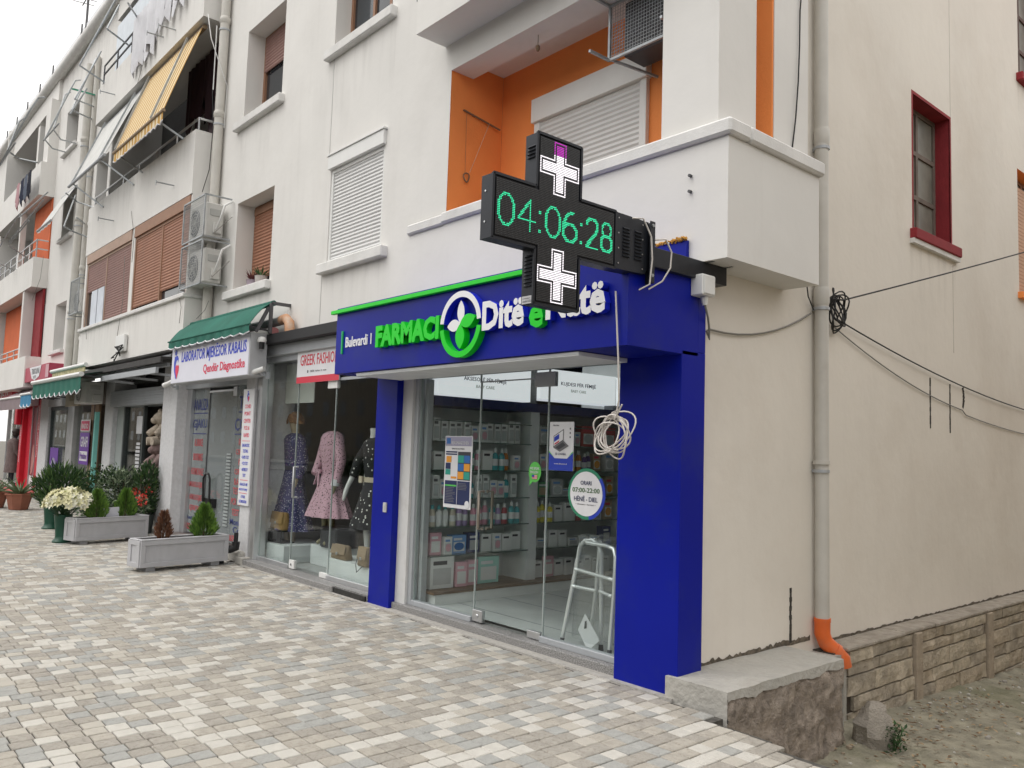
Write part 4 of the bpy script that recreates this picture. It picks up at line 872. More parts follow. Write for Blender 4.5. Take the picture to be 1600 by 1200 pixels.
# ------------------------------------------------------------------ things on the pharmacy glass
yp = YG-.006
def poster(name, lab, x0, x1, z0, z1, mat, y=yp, cat='poster'):
    t = thing(name, lab, cat, ((x0+x1)/2, y, z0)); m = MB(); m.box(x0, y, z0, x1, y+.005, z1); obj('sheet', m, mat, t); return t
ink = lambda n, c: M('print_'+n, c, .5, var=.02)
paper = M('print_paper', (.72, .72, .74), .5, var=.03)
def patch(par, x0, x1, z0, z1, mat, y, nm='print'):
    m = MB(); m.box(x0, y, z0, x1, y+.002, z1); return obj(nm, m, mat, par)
def ptext(par, s, x, z, w, h, mat, y, bold=0, nm='lettering', center=True):
    m = MB(); text(m, s, (x, y, z), w, h, ext=.001, bold=bold, center=center); return obj(nm, m, mat, par)
navy = ink('navy', (.02, .03, .10)); orng = ink('orange', (.75, .32, .04)); teal = ink('teal', (.03, .32, .25)); sblue = ink('blue', (.03, .14, .42)); grn = ink('green', (.10, .52, .10)); lav = ink('lavender', (.33, .32, .43)); grey = ink('grey', (.35, .35, .37)); red = ink('red', (.62, .05, .08)); purp = ink('purple', (.14, .04, .32)); royal = ink('royal', (.02, .05, .42)); darkg = ink('dark', (.05, .05, .06))
x0, x1, z0, z1 = -6.50, -6.07, 1.085, 1.775
t = poster('info_poster', 'tall leaflet poster with orange and blue squares taped to the left glass', x0, x1, z0, z1, paper)
w_ = x1-x0; fy = yp-.003
patch(t, x0+.01, x1-.01, 1.68, 1.768, lav, fy); ptext(t, 'REKOMANDOHEN', x0+.245, 1.695, .27, .03, paper, fy-.002); patch(t, x0+.03, x0+.09, 1.70, 1.755, sblue, fy-.002)
ptext(t, 'RREGULLORJA', x0+w_/2, 1.642, .2, .018, darkg, fy)
for i, c in enumerate((navy, navy)): patch(t, x0+.02+0*i, x0+.2, 1.615-i*.022, 1.628-i*.022, c, fy)
patch(t, x0+.03, x0+.11, 1.52, 1.58, orng, fy); patch(t, x0+.02, x0+.10, 1.455, 1.515, navy, fy); patch(t, x0+.02, x0+.10, 1.40, 1.452, teal, fy); patch(t, x0+.11, x0+.2, 1.365, 1.385, orng, fy)
patch(t, x0+.215, x1-.02, 1.355, 1.625, darkg, fy)
for i in range(6): patch(t, x0+.22+(i % 2)*.095, x0+.31+(i % 2)*.095, 1.52-(i//2)*.078, 1.59-(i//2)*.078, (teal, sblue, sblue, orng, orng, teal)[i], fy-.002)
patch(t, x0+.02, x0+.21, 1.12, 1.345, navy, fy); patch(t, x0+.22, x1-.02, 1.12, 1.345, navy, fy); patch(t, x0+.025, x0+.205, 1.29, 1.305, grn, fy-.002)
for i in range(10): patch(t, x0+.035, x0+.19-random.uniform(0, .05), 1.275-i*.015, 1.28-i*.015, grey, fy-.002, 'text_line')
for i in range(5): patch(t, x0+.235, x1-.04-random.uniform(0, .04), 1.32-i*.014, 1.325-i*.014, grey, fy-.002, 'text_line')
m = MB(); m.tube([(x1-.05, fy-.001, 1.13), (x1-.05, fy-.003, 1.13)], .035, 16); obj('stamp', m, paper, t)
x0, x1, z0, z1 = -5.02, -4.735, 1.50, 1.905
t = poster('laptop_poster', 'white and blue online-shop poster showing an open laptop', x0, x1, z0, z1, paper)
patch(t, x0, x1, z0, z0+.10, royal, fy)
for T3 in ([(x0, fy, z0+.10), (x0+.07, fy, z0+.10), (x0, fy, z0+.15)], [(x1-.07, fy, z0+.10), (x1, fy, z0+.10), (x1, fy, z0+.15)]): m = MB(); m.add(T3, [(0, 1, 2)]); obj('print', m, royal, t)
for T3 in ([(x0, fy-.001, z0+.15), (x0+.06, fy-.001, z0+.11), (x0, fy-.001, z0+.163)], [(x1-.06, fy-.001, z0+.11), (x1, fy-.001, z0+.15), (x1, fy-.001, z0+.163)]): m = MB(); m.add(T3, [(0, 1, 2)]); obj('print', m, grn, t)
def pq(par, pts, mat, y, nm='print'):
    m = MB(); m.add([(x_, y, z_) for x_, z_ in pts], [tuple(range(len(pts)))]); obj(nm, m, mat, par)
pq(t, [(x0+.05, z0+.19), (x0+.17, z0+.25), (x0+.17, z0+.345), (x0+.05, z0+.285)], darkg, fy); pq(t, [(x0+.055, z0+.20), (x0+.165, z0+.255), (x0+.165, z0+.336), (x0+.055, z0+.28)], paper, fy-.001)
pq(t, [(x0+.06, z0+.235), (x0+.12, z0+.265), (x0+.12, z0+.305), (x0+.06, z0+.275)], royal, fy-.002); pq(t, [(x0+.065, z0+.21), (x0+.12, z0+.237), (x0+.12, z0+.25), (x0+.065, z0+.223)], red, fy-.002)
pq(t, [(x0+.05, z0+.188), (x0+.17, z0+.248), (x0+.235, z0+.205), (x0+.13, z0+.155)], grey, fy-.001); pq(t, [(x0+.08, z0+.19), (x0+.165, z0+.235), (x0+.20, z0+.212), (x0+.12, z0+.172)], darkg, fy-.002)
ptext(t, 'SE CHURA,', (x0+x1)/2, z0+.125, .13, .022, navy, fy-.002); ptext(t, 'www.ditenate.al', (x0+x1)/2, z0+.05, .15, .012, paper, fy-.002); ptext(t, 'Dite Nate', x0+.08, z0+.37, .07, .012, darkg, fy)
for i in range(3): patch(t, x1-.045, x1-.033, z0+.27+i*.035, z0+.285+i*.035, grey, fy)
t = thing('opening_hours_sticker', 'round white opening-hours sticker with a green and blue rim', 'sticker', (-4.58, yp, 1.13))
C_ = Vector((-4.575, yp, 1.325)); m = MB(); m.extr([(.205*math.cos(a*math.pi/20), .205*math.sin(a*math.pi/20)) for a in range(40)], C_, (1, 0, 0), (0, 0, 1), (0, -1, 0), .003); obj('rim', m, M('rim_green', (.03, .22, .12), .5), t)
m = MB(); m.extr([(.207*math.cos(R(-80+a*5)), .207*math.sin(R(-80+a*5))) for a in range(25)]+[(.15*math.cos(R(40-a*5)), .15*math.sin(R(40-a*5))) for a in range(25)], C_, (1, 0, 0), (0, 0, 1), (0, -1, 0), .0035); obj('rim', m, royal, t, label='blue part of the sticker rim')
m = MB(); m.extr([(.178*math.cos(a*math.pi/20), .178*math.sin(a*math.pi/20)) for a in range(40)], C_-Vector((0, .004, 0)), (1, 0, 0), (0, 0, 1), (0, -1, 0), .002); obj('disc', m, M('disc_white', (.75, .75, .77), .5), t)
dg = ink('olive', (.06, .15, .05))
ptext(t, 'ORARI', C_.x, 1.395, .12, .034, navy, yp-.008, .01); ptext(t, '07:00-22:00', C_.x, 1.335, .30, .038, dg, yp-.008, .012); ptext(t, 'HËNË - DIEL', C_.x, 1.265, .26, .045, navy, yp-.008, .01); ptext(t, '• ditenate • farmaci •', C_.x, 1.235, .22, .012, grey, yp-.008)
t = thing('speech_sticker', 'small green speech-bubble sticker on the glass door', 'sticker', (-5.19, yp, 1.4)); C_ = Vector((-5.19, yp-.001, 1.475))
m = MB(); m.extr([(.078*math.cos(R(a*12)), .088*math.sin(R(a*12))) for a in range(19)]+[(-.065, -.12)]+[(.078*math.cos(R(a*12)), .088*math.sin(R(a*12))) for a in range(21, 30)], C_, (1, 0, 0), (0, 0, 1), (0, -1, 0), .002); obj('bubble', m, ink('leafgreen', (.11, .50, .09)), t)
ptext(t, 'WE SPEAK', C_.x, 1.495, .12, .022, paper, yp-.005, .01); ptext(t, 'ENGLISH', C_.x-.005, 1.463, .10, .022, paper, yp-.005, .01); patch(t, C_.x-.03, C_.x+.035, 1.415, 1.45, red, yp-.006); patch(t, C_.x-.03, C_.x, 1.433, 1.45, royal, yp-.008)
for i in range(3): patch(t, C_.x-.03+(.03 if i else 0), C_.x+.035, 1.42+i*.011, 1.424+i*.011, paper, yp-.0075)

# ------------------------------------------------------------------ pharmacy shelves and stock
sh = thing('shelf_unit', 'wall shelving with glass shelves, wooden base and lit header boards inside the pharmacy', 'shelving', (-7.1, 6.4, .07))
m = MB(); m.box(-7.36, 4.96, .07, -6.80, 9.2, .175); obj('plinth', m, roomw, sh)
m = MB(); m.box(-7.36, 4.93, .175, -6.78, 9.2, .20); obj('base_board', m, M('walnut_board', (.16, .10, .06), .5, var=.25, scale=3, stretch=(6, .6, 6)), sh)
LV = [.545, .84, 1.13, 1.43, 1.73, 1.95]
shg = GLASS('shelf_glass', (.82, .92, .88), .10)
for z in LV:
    for a, b in ((4.95, 6.30), (6.46, 7.9), (7.92, 9.2)):
        m = MB(); m.box(-7.34, a, z-.008, -6.9, b, z); o = obj('glass_shelf', m, shg, sh); m = MB(); m.box(-6.9, a, z-.010, -6.896, b, z+.001); obj('shelf_edge', m, M('shelf_edge', (.08, .12, .11), .3), o)
for y in (4.93, 6.31, 7.9):
    m = MB(); m.box(-7.36, y, .20, -6.93 if y > 5 else -7.2, y+(.14 if 6 < y < 7 else .02), 2.2); obj('upright', m, M('upright_white', (.74, .76, .76), .6), sh)
m = MB(); m.box(-7.37, 4.95, .2, -7.345, 9.2, 2.2); obj('back_panel', m, M('back_grey', (.66, .68, .68), .6), sh)
m = MB(); m.box(-7.36, 4.93, 2.10, -6.90, 9.2, 2.20); obj('cornice', m, M('cornice_navy', (.02, .025, .11), .5), sh)
lit = M('header_board', (.72, .74, .75), .5, var=.03, emit=(.95, .97, 1), es=.42)
for a, b, z0, z1, s1 in ((4.97, 6.27, 2.21, 2.66, 'AKSESORË PËR FËMIJË'), (6.42, 7.72, 2.26, 2.62, 'KUJDESI PËR FËMIJË'), (7.78, 9.0, 2.26, 2.62, '')):
    m = MB(); m.box(-7.2, a, z0, -6.9, b, z1); o = obj('header_board', m, lit, sh, bevel=.004)
    if s1:
        m = MB(); text(m, s1, (-6.899, (a+b)/2-.02, 2.375 if z0 < 2.24 else 2.43), .60, .065, U=(0, 1, 0), N=(1, 0, 0), ext=.002, bold=.008, center=True); obj('lettering', m, navy, o)
        m = MB(); text(m, 'BABY CARE', (-6.899, (a+b)/2-.02, 2.315 if z0 < 2.24 else 2.37), .26, .034, U=(0, 1, 0), N=(1, 0, 0), ext=.002, center=True); obj('lettering', m, M('print_sage', (.35, .40, .33), .6), o)
for a in (6.28, 7.73):
    m = MB(); m.box(-7.1, a, 2.2, -6.95, a+.13, 2.6); obj('header_gap', m, M('gap_grey', (.25, .26, .26), .6), sh)
# products
PR = {}
def proto_box(nm, w, d, h, base, front, accent, win):
    t = thing(nm, 'x', 'product', (0, 0, 0)); m = MB(); m.box(-d, 0, 0, 0, w, h); obj('carton', m, base, t, bevel=.002)
    m = MB(); m.box(0, w*.12, h*.12, .0015, w*.88, h*.62); obj('printed_panel', m, front, t)
    m = MB(); m.box(0, w*.12, h*.72, .0015, w*.7, h*.84); obj('brand_print', m, accent, t)
    if win:
        m = MB(); m.extr([(w*.3+w*.35*math.cos(a/12*2*math.pi), h*.38+h*.22*math.sin(a/12*2*math.pi)) for a in range(12)], (.0015, w*.2, 0), (0, 1, 0), (0, 0, 1), (1, 0, 0), .001); obj('picture', m, win, t)
    return t
def proto_bottle(nm, r, h, body, capm, kind=0):
    t = thing(nm, 'x', 'product', (0, 0, 0)); m = MB()
    prof = [(r*.9, 0), (r, .01), (r, h*.62), (r*.75, h*.72), (r*.38, h*.76), (r*.38, h*.80)] if kind == 0 else [(r*.9, 0), (r, .01), (r*1.02, h*.4), (r*.85, h*.7), (r*.5, h*.8)]
    m.lathe(prof, n=10); obj('body', m, body, t, smooth=50)
    m = MB(); m.lathe([(r*.5, h*.78), (r*.5, h*.93), (r*.2, h*.95), (r*.2, h)] if kind == 0 else [(r*.52, h*.8), (r*.5, h*.98), (r*.4, h)], n=10); obj('cap', m, capm, t, smooth=40)
    m = MB(); m.lathe([(r*1.015, h*.2), (r*1.03, h*.2), (r*1.03, h*.5), (r*1.015, h*.5)], n=10); obj('label', m, paper, t, smooth=50)
    return t
cw = M('carton_white', (.72, .72, .72), .6, var=.05); cg = M('carton_grey', (.48, .48, .49), .6); cp = M('carton_pink', (.66, .36, .43), .6); cbl = M('carton_blue', (.16, .32, .62), .6); crd = M('carton_red', (.5, .07, .07), .6); cgn = M('carton_green', (.12, .30, .16), .6); cyl = M('carton_kraft', (.42, .32, .22), .6); cnv = M('carton_navy', (.03, .05, .16), .6)
clear = M('clear_plastic', (.52, .55, .56), .2, var=.1)
bt = {n: M('bottle_'+n, c, .3, var=.08) for n, c in (('green', (.09, .38, .25)), ('pink', (.68, .30, .40)), ('teal', (.08, .38, .42)), ('lilac', (.42, .30, .56)), ('yellow', (.75, .63, .06)), ('orange', (.60, .20, .03)), ('white', (.72, .72, .72)), ('violet', (.10, .05, .25)), ('red', (.45, .08, .10)), ('sand', (.6, .54, .45)))}
PROT = {
 'bottle_carton': (lambda: proto_box('product_box', .075, .07, .19, cw, cg, grey, clear), 'slim white windowed carton'),
 'pacifier_box': (lambda: proto_box('product_box', .09, .06, .13, cw, clear, cbl, cp), 'small white blister carton'),
 'navy_box': (lambda: proto_box('product_box', .14, .1, .17, cnv, cg, paper, None), 'navy carton with a grey panel'),
 'grey_box': (lambda: proto_box('product_box', .16, .1, .18, cg, cw, cbl, clear), 'grey carton'),
 'red_box': (lambda: proto_box('product_box', .20, .12, .19, crd, cw, red, cg), 'red and white carton'),
 'green_box': (lambda: proto_box('product_box', .15, .1, .13, cgn, cyl, paper, None), 'green food carton'),
 'blue_box': (lambda: proto_box('product_box', .17, .1, .16, cbl, cw, paper, sblue), 'light blue carton'),
 'white_pack': (lambda: proto_box('product_box', .12, .1, .16, cw, cw, darkg, None), 'plain white carton'),
 'flat_pack': (lambda: proto_box('product_box', .15, .1, .07, cw, cg, cbl, None), 'low white wipes pack'),
 'kraft_box': (lambda: proto_box('product_box', .13, .1, .18, cyl, cw, red, orng), 'kraft carton with red print'),
 'pink_box': (lambda: proto_box('product_box', .13, .05, .20, cp, cw, paper, None), 'flat pink carton'),
 'mint_box': (lambda: proto_box('product_box', .26, .05, .22, M('carton_mint', (.32, .62, .56), .6), cw, paper, None), 'wide mint coloured carton'),
 'big_white': (lambda: proto_box('product_box', .27, .1, .26, cw, cg, darkg, None), 'large white carton')}
for n in bt: PROT['bottle_'+n] = (lambda n=n: proto_bottle('product_bottle', .034, .19, bt[n], bt['white'] if n not in ('white', 'sand') else bt['teal'], 0 if n in ('white', 'yellow', 'teal', 'green') else 1), n+' plastic bottle')
ordn = {.20: 'on the wooden base board', .545: 'on the lowest glass shelf', .84: 'on the second lowest glass shelf', 1.13: 'on the third glass shelf', 1.43: 'on the third glass shelf from above', 1.73: 'on the second glass shelf from above', 1.95: 'on the top glass shelf'}
wid = {'bottle_carton': .083, 'pacifier_box': .10, 'navy_box': .16, 'grey_box': .18, 'red_box': .22, 'green_box': .17, 'blue_box': .19, 'white_pack': .135, 'flat_pack': .17, 'kraft_box': .15, 'pink_box': .145, 'mint_box': .28, 'big_white': .29}
used = set()
ORD = ['first', 'second', 'third', 'fourth', 'fifth', 'sixth', 'seventh', 'eighth', 'ninth', 'tenth', 'eleventh', 'twelfth', 'thirteenth', 'fourteenth', 'fifteenth', 'sixteenth', 'seventeenth', 'eighteenth', 'nineteenth', 'twentieth']
seen = {}
def stock(kind, y, z, bay):
    if kind not in PR: PR[kind] = PROT[kind][0]()
    k = seen[(kind, z)] = seen.get((kind, z), 0)+1
    lab = ORD[k-1]+' '+PROT[kind][1]+' from left '+ordn[z]
    isb = kind.startswith('bottle_') and kind != 'bottle_carton'
    loc = (-6.95-random.uniform(0, .05)-(.04 if isb else 0), y+(.03 if isb else 0), z+.001)
    g = 'stock on the pharmacy shelves'
    if kind not in used: used.add(kind); t = PR[kind]; t.location = loc; t['label'] = lab; t['group'] = g
    else: t = dup(PR[kind], loc, lab, random.uniform(-.06, .06), 1, g)
    t.scale = (1, 1.12, random.uniform(1.12, 1.34)*(1.15 if kind in ('flat_pack', 'pacifier_box', 'green_box') else 1)); return wid.get(kind, .075)*1.12
rows0 = {1.95: ['bottle_carton'], 1.73: ['bottle_carton']*5+['pacifier_box']*2+['bottle_carton']*5+['flat_pack'], 1.43: ['white_pack', 'pacifier_box', 'pacifier_box', 'bottle_carton', 'bottle_green', 'bottle_pink', 'white_pack', 'bottle_teal', 'bottle_teal'], 1.13: ['bottle_carton', 'pacifier_box', 'navy_box', 'bottle_pink', 'bottle_teal', 'bottle_carton', 'bottle_carton', 'pacifier_box'], .84: ['bottle_sand', 'bottle_white', 'bottle_white', 'bottle_sand', 'bottle_lilac', 'bottle_lilac', 'bottle_pink', 'bottle_pink', 'bottle_pink', 'bottle_teal', 'bottle_lilac', 'bottle_red', 'bottle_teal', 'bottle_teal'], .545: ['pink_box', 'pacifier_box', 'blue_box', 'navy_box', 'white_pack', 'pacifier_box', 'white_pack', 'white_pack'], .20: ['big_white', 'pink_box', 'pink_box', 'mint_box', 'big_white', 'white_pack']}
rows0[1.95] = []
rows1 = {1.73: ['grey_box', 'green_box', 'navy_box', 'pacifier_box', 'red_box', 'white_pack', 'red_box', 'green_box'], 1.95: [], 1.43: ['pacifier_box', 'white_pack', 'grey_box', 'bottle_pink', 'bottle_yellow', 'bottle_orange', 'bottle_violet', 'bottle_violet', 'kraft_box', 'grey_box'], 1.13: ['green_box', 'grey_box', 'flat_pack', 'white_pack', 'flat_pack', 'kraft_box', 'kraft_box', 'kraft_box'], .84: ['bottle_yellow', 'bottle_yellow', 'bottle_yellow', 'white_pack', 'white_pack', 'bottle_white', 'bottle_red', 'bottle_white', 'bottle_teal', 'flat_pack', 'kraft_box', 'white_pack'], .545: ['flat_pack', 'white_pack', 'white_pack', 'flat_pack', 'flat_pack', 'flat_pack', 'navy_box', 'kraft_box'], .20: ['white_pack', 'pink_box', 'white_pack', 'white_pack', 'white_pack', 'white_pack', 'white_pack', 'white_pack', 'big_white']}
# the topmost glass shelf is the one under the cornice: its cartons stand on the shelf below it too
EXTRA = {1.73: ['bottle_carton', 'pacifier_box', 'bottle_carton', 'green_box'], 1.43: ['bottle_green', 'bottle_pink', 'bottle_carton', 'bottle_orange', 'pacifier_box', 'bottle_white'], 1.13: ['bottle_carton', 'kraft_box', 'bottle_red', 'pacifier_box', 'bottle_teal'], .84: ['bottle_pink', 'bottle_white', 'bottle_yellow', 'bottle_lilac', 'white_pack', 'bottle_red'], .545: ['white_pack', 'pink_box', 'flat_pack', 'blue_box'], .20: ['white_pack', 'big_white', 'pink_box']}
for rows, ya, yb_, bay_ in ((rows0, 5.0, 6.22, 0), (rows1, 6.5, 7.85, 1)):
    for z, L_ in rows.items():
        if not L_: continue
        y = ya; L_ = list(L_); q = 0
        while y < yb_:
            k = L_.pop(0) if L_ else EXTRA[z][q % len(EXTRA[z])]; q += 1
            if y+wid.get(k, .075)*1.12 > yb_+.06: break
            y += stock(k, y, z, bay_)+.006
# wrapped walking frame
wk = thing('walking_frame', 'folded silver walking frame wrapped in clear plastic behind the right glass', 'walking frame', (-4.55, 5.0, .07))
al = M('polished_alu', (.80, .81, .82), .3, .55, var=.04); rubber = M('grey_rubber', (.10, .10, .11), .7)
def leg(pts, nm='leg'):
    m = MB(); m.tube(pts, .0175, 10); return obj(nm, m, al, wk, smooth=50)
feet = [(-4.920, 4.90, .075), (-4.790, 5.10, .075), (-4.550, 4.98, .075), (-4.390, 4.90, .075)]
tops = [(-4.800, 4.95, .93), (-4.600, 5.0, .93), (-4.580, 4.97, .93), (-4.380, 4.93, .88)]
leg([feet[0], (-4.850, 4.93, .5), (-4.790, 4.96, .88), (-4.750, 4.97, .93), (-4.640, 4.99, .945)])
leg([feet[1], (-4.680, 5.05, .55), (-4.610, 5.0, .90), (-4.590, 4.98, .935)])
leg([feet[2], (-4.550, 4.97, .55), (-4.560, 4.97, .84), (-4.590, 4.96, .92), (-4.640, 4.955, .94)])
leg([feet[3], (-4.370, 4.92, .55), (-4.370, 4.93, .84), (-4.400, 4.94, .90), (-4.480, 4.95, .915), (-4.690, 4.93, .92)])
for a, b in (((-4.820, 4.94, .69), (-4.390, 4.93, .66)), ((-4.840, 4.93, .55), (-4.590, 4.95, .545)), ((-4.560, 4.96, .545), (-4.400, 4.93, .53))):
    m = MB(); m.tube([a, b], .0145, 8); obj('crossbar', m, al, wk, smooth=50)
for f_, t_ in zip(feet, ((-4.850, 4.93, .5), (-4.680, 5.05, .55), (-4.550, 4.97, .55), (-4.370, 4.92, .55))):
    f_, t_ = Vector(f_), Vector(t_); m = MB(); m.tube([f_, f_.lerp(t_, .12)], [.022, .017], 10); obj('rubber_foot', m, rubber, wk, smooth=50); m = MB(); m.tube([f_.lerp(t_, .66), f_.lerp(t_, .70)], .0165, 10); obj('leg_collar', m, rubber, wk, smooth=50)
pw = GLASS('plastic_wrap', (.95, .96, .96), .14, .22, film=.05); m = MB(); NU, NV = 18, 16
V = []
for j_ in range(NV+1):
    z = .14+.84*j_/NV; wv = .235-.05*j_/NV
    for i in range(NU):
        a = 2*math.pi*i/NU; q = 1+.16*noise.noise(Vector((math.cos(a)*2.2, math.sin(a)*2.2, z*5))); V.append((-4.62+.02*j_/NV+wv*q*math.cos(a), 4.97+.10*q*math.sin(a), z+.03*noise.noise(Vector((a*2, z*4, 3)))))
m.add(V, [(j_*NU+i, j_*NU+(i+1) % NU, (j_+1)*NU+(i+1) % NU, (j_+1)*NU+i) for j_ in range(NV) for i in range(NU)]); obj('plastic_wrap', m, pw, wk)
m = MB(); m.add([(-4.72, 4.885, .22), (-4.60, 4.88, .08), (-4.48, 4.885, .18), (-4.65, 4.89, .36)], [(0, 1, 2, 3)]); v2 = [(x_, y_+.003, z_) for x_, y_, z_ in m.v]; m.add(v2, [(3, 2, 1, 0)]); obj('paper_tag', m, paper, wk)
m = MB(); m.add([(-4.65, 4.882, .24), (-4.62, 4.882, .25), (-4.625, 4.884, .31), (-4.645, 4.884, .30)], [(0, 1, 2, 3)]); obj('tag_print', m, darkg, wk)
# ================================================================== FASHION SHOP
fs = thing('clothes_shopfront', 'grey-framed glass front of the clothes shop with a flat black roof edge', 'shop front', (-9.2, 4.8, 0))
m = MB(); m.box(-10.85, 4.60, 2.96, -7.47, 4.85, 3.09); obj('roof_edge', m, M('black_roof_edge', (.02, .02, .022), .6), fs, bevel=.004)
m = MB(); m.box(-10.80, 4.72, 2.82, -7.6, 4.95, 2.96); obj('lintel', m, alug, fs, bevel=.004)
m = MB(); m.box(-10.80, 4.72, .06, -10.66, 4.90, 2.82); obj('corner_post', m, alu, fs, bevel=.008)
m = MB(); m.box(-10.66, YG-.02, 2.74, -7.6, YG+.05, 2.82); obj('top_rail', m, alug, fs)
m = MB(); m.box(-10.66, YG-.02, .075, -9.74, YG+.05, .13); obj('bottom_rail', m, alu, fs, bevel=.004)
m = MB(); m.box(-8.74, YG-.02, .075, -7.6, YG+.05, .13); obj('bottom_rail', m, alu, fs, bevel=.004)
m = MB(); m.box(-10.75, 4.62, -.02, -8.3, 4.95, .075); obj('step', m, granite, fs, bevel=.008)
m = MB(); m.box(-8.3, 4.66, -.02, -7.6, 4.95, .075); m.box(-8.3, 4.64, -.02, -7.62, 4.66, .06, 1); obj('step', m, [granite, M('black_granite', (.02, .02, .02), .3, var=.6, scale=30)], fs)
m = MB(); m.box(-10.95, 4.60, -.02, -10.74, 4.95, .10); obj('kerb_stone', m, concrete, fs, bevel=.012)
gpane('glass_pane', -10.655, -9.745, .13, 2.74, YG, fs); gpane('glass_pane', -8.735, -7.6, .13, 2.42, YG, fs); gpane('transom_pane', -9.735, -7.6, 2.46, 2.74, YG, fs)
m = MB(); m.box(-8.76, YG-.01, 2.42, -7.6, YG+.03, 2.455); obj('transom_rail', m, alug, fs)
fd = gpane('glass_door', -9.73, -8.75, .09, 2.42, YG+.004, fs)
m = MB(); m.tube([(-9.60, YG-.01, .98), (-9.60, YG-.07, .98), (-9.60, YG-.07, 1.36), (-9.60, YG-.01, 1.36)], .014, 10); obj('door_handle', m, alu, fd, smooth=45)
m = MB(); m.box(-9.72, YG-.012, .085, -9.58, YG+.03, .19); m.tube([(-9.65, YG-.02, .137), (-9.65, YG, .137)], .018, 10, 1); obj('door_lock', m, [pvcw, black], fd, bevel=.003)
m = MB(); m.box(-8.92, YG-.012, .08, -8.72, YG+.03, .14); obj('bottom_hinge', m, pvcw, fd, bevel=.003)
m = MB(); m.box(-8.93, YG-.014, 2.33, -8.70, YG+.03, 2.47); obj('top_hinge', m, pvcw, fd, bevel=.003)
m = MB(); m.box(-10.62, 5.05, 2.20, -9.78, 5.06, 2.74); obj('roller_blind', m, M('pale_blind', (.55, .56, .53), .8), fs)
t = thing('fashion_banner', 'white banner with red lettering above the clothes shop door', 'banner', (-9.2, YG-.03, 2.42)); yb = YG-.04
m = MB(); m.box(-9.72, yb, 2.42, -8.62, yb+.008, 2.90); obj('sheet', m, paper, t); patch(t, -9.72, -8.62, 2.42, 2.50, red, yb-.002, 'red_band')
m = MB(); text(m, 'GREEK FASHION', (-9.63, yb-.002, 2.64), .98, .14, ext=.001, bold=.01); obj('lettering', m, red, t)
m = MB(); text(m, 'GREEK  fashion  &  more', (-9.36, yb-.002, 2.55), .42, .025, ext=.001); m.sphere((-9.42, yb-.002, 2.562), .02, 8, 4, 0, (1, .1, 1)); obj('small_print', m, grey, t)
# back of the shop: racks seen dimly
m = MB()
for k in range(16): m.box(-10.8+k*.2, 7.0, .9-.1*(k % 3), -10.8+k*.2+.14, 7.35, 1.75)
obj('rack_garments', m, M('dim_garments', (.09, .085, .09), .9, var=.6, scale=3), label='row of dark garments on a rack at the back of the clothes shop', cat='clothes rack', kind='stuff')
def plinth(x0, x1, y0, y1, z0, z1, lab):
    m = MB(); m.box(x0, y0, z0, x1, y1, z1); return obj('display_plinth', m, M('plinth_white', (.62, .65, .65), .5, var=.04), label=lab, cat='plinth', bevel=.006)
plinth(-10.9, -10.15, 4.92, 5.62, .071, .30, 'low white display plinth under the camel handbag'); plinth(-10.05, -9.35, 5.25, 5.75, .071, .33, 'low white display plinth behind the shop door'); plinth(-8.95, -7.65, 4.9, 5.45, .071, .30, 'low white display plinth under the white mannequin feet')
skinw = M('mannequin_white', (.66, .66, .65), .4); skinb = M('mannequin_beige', (.42, .33, .22), .5); skind = M('mannequin_olive', (.23, .21, .12), .5)
def dress(t, x, y, zsh, zw, zh, wsh, ww, wh, mat, pleat=.04, np_=11, ysc=.62, sl=None):
    pr = [(wh, zh), (wh*.98, zh+.01)]+[(ww+(wh-ww)*((1-i/8)**1.15), zh+(zw-zh)*i/8) for i in range(1, 9)]+[(ww*1.12, zw+.12), (wsh*.88, zsh-.18), (wsh*.97, zsh-.06), (wsh*.80, zsh), (wsh*.38, zsh+.04)]
    m = MB(); m.lathe(pr, (x, y, 0), 44, 0, 1, ysc, lambda a, r, z: r*(1+pleat*max(0, min(1, (zw-z)/(zw-zh)))*math.sin(a*np_+.6*math.sin(z*4))+.012*noise.noise(Vector((a*2, z*6, x)))))
    return obj('dress', m, mat, t, smooth=70)
def sleeve(t, pts, rr, mat, nm='sleeve'):
    m = MB(); m.tube(pts, rr, 10); return obj(nm, m, mat, t, smooth=60)
def body(t, x, y, z0, zsh, mat, head=True, wsh=.19, legs=True, hand=True, arms=()):
    P = [(x, y, zsh-.45, .12), (x, y, zsh-.2, (.15, .10)), (x, y, zsh-.02, (.10, .07)), (x, y, zsh+.08, .05)]; E = [(0, 1), (1, 2), (2, 3)]
    if head: P += [(x, y-.02, zsh+.17, .085), (x, y-.015, zsh+.27, .08)]; E += [(3, 4), (4, 5)]
    if legs:
        k = len(P); P += [(x-.09, y, zsh-.62, .085), (x-.09, y-.02, z0+.45, .055), (x-.08, y, z0+.09, .035), (x-.08, y-.12, z0+.03, .03), (x+.09, y, zsh-.62, .085), (x+.09, y-.02, z0+.45, .055), (x+.09, y, z0+.09, .035), (x+.10, y-.12, z0+.03, .03)]
        E += [(0, k), (k, k+1), (k+1, k+2), (k+2, k+3), (0, k+4), (k+4, k+5), (k+5, k+6), (k+6, k+7)]
    for pts in arms:
        k = len(P); P += [(*p, r) for p, r in zip(pts, (.05, .04, .03, .032, .014))]; E += [(2, k)]+[(k+i, k+i+1) for i in range(len(pts)-1)]
    return skin('body', P, E, mat, t)
floral = PRINT('navy_floral_cloth', (.05, .045, .14), [((.62, .60, .68), 42, .24), ((.25, .10, .28), 15, .17)])
mauve = PRINT('mauve_print_cloth', (.56, .34, .41), [((.07, .04, .06), 38, .30), ((.45, .28, .33), 26, .26)])
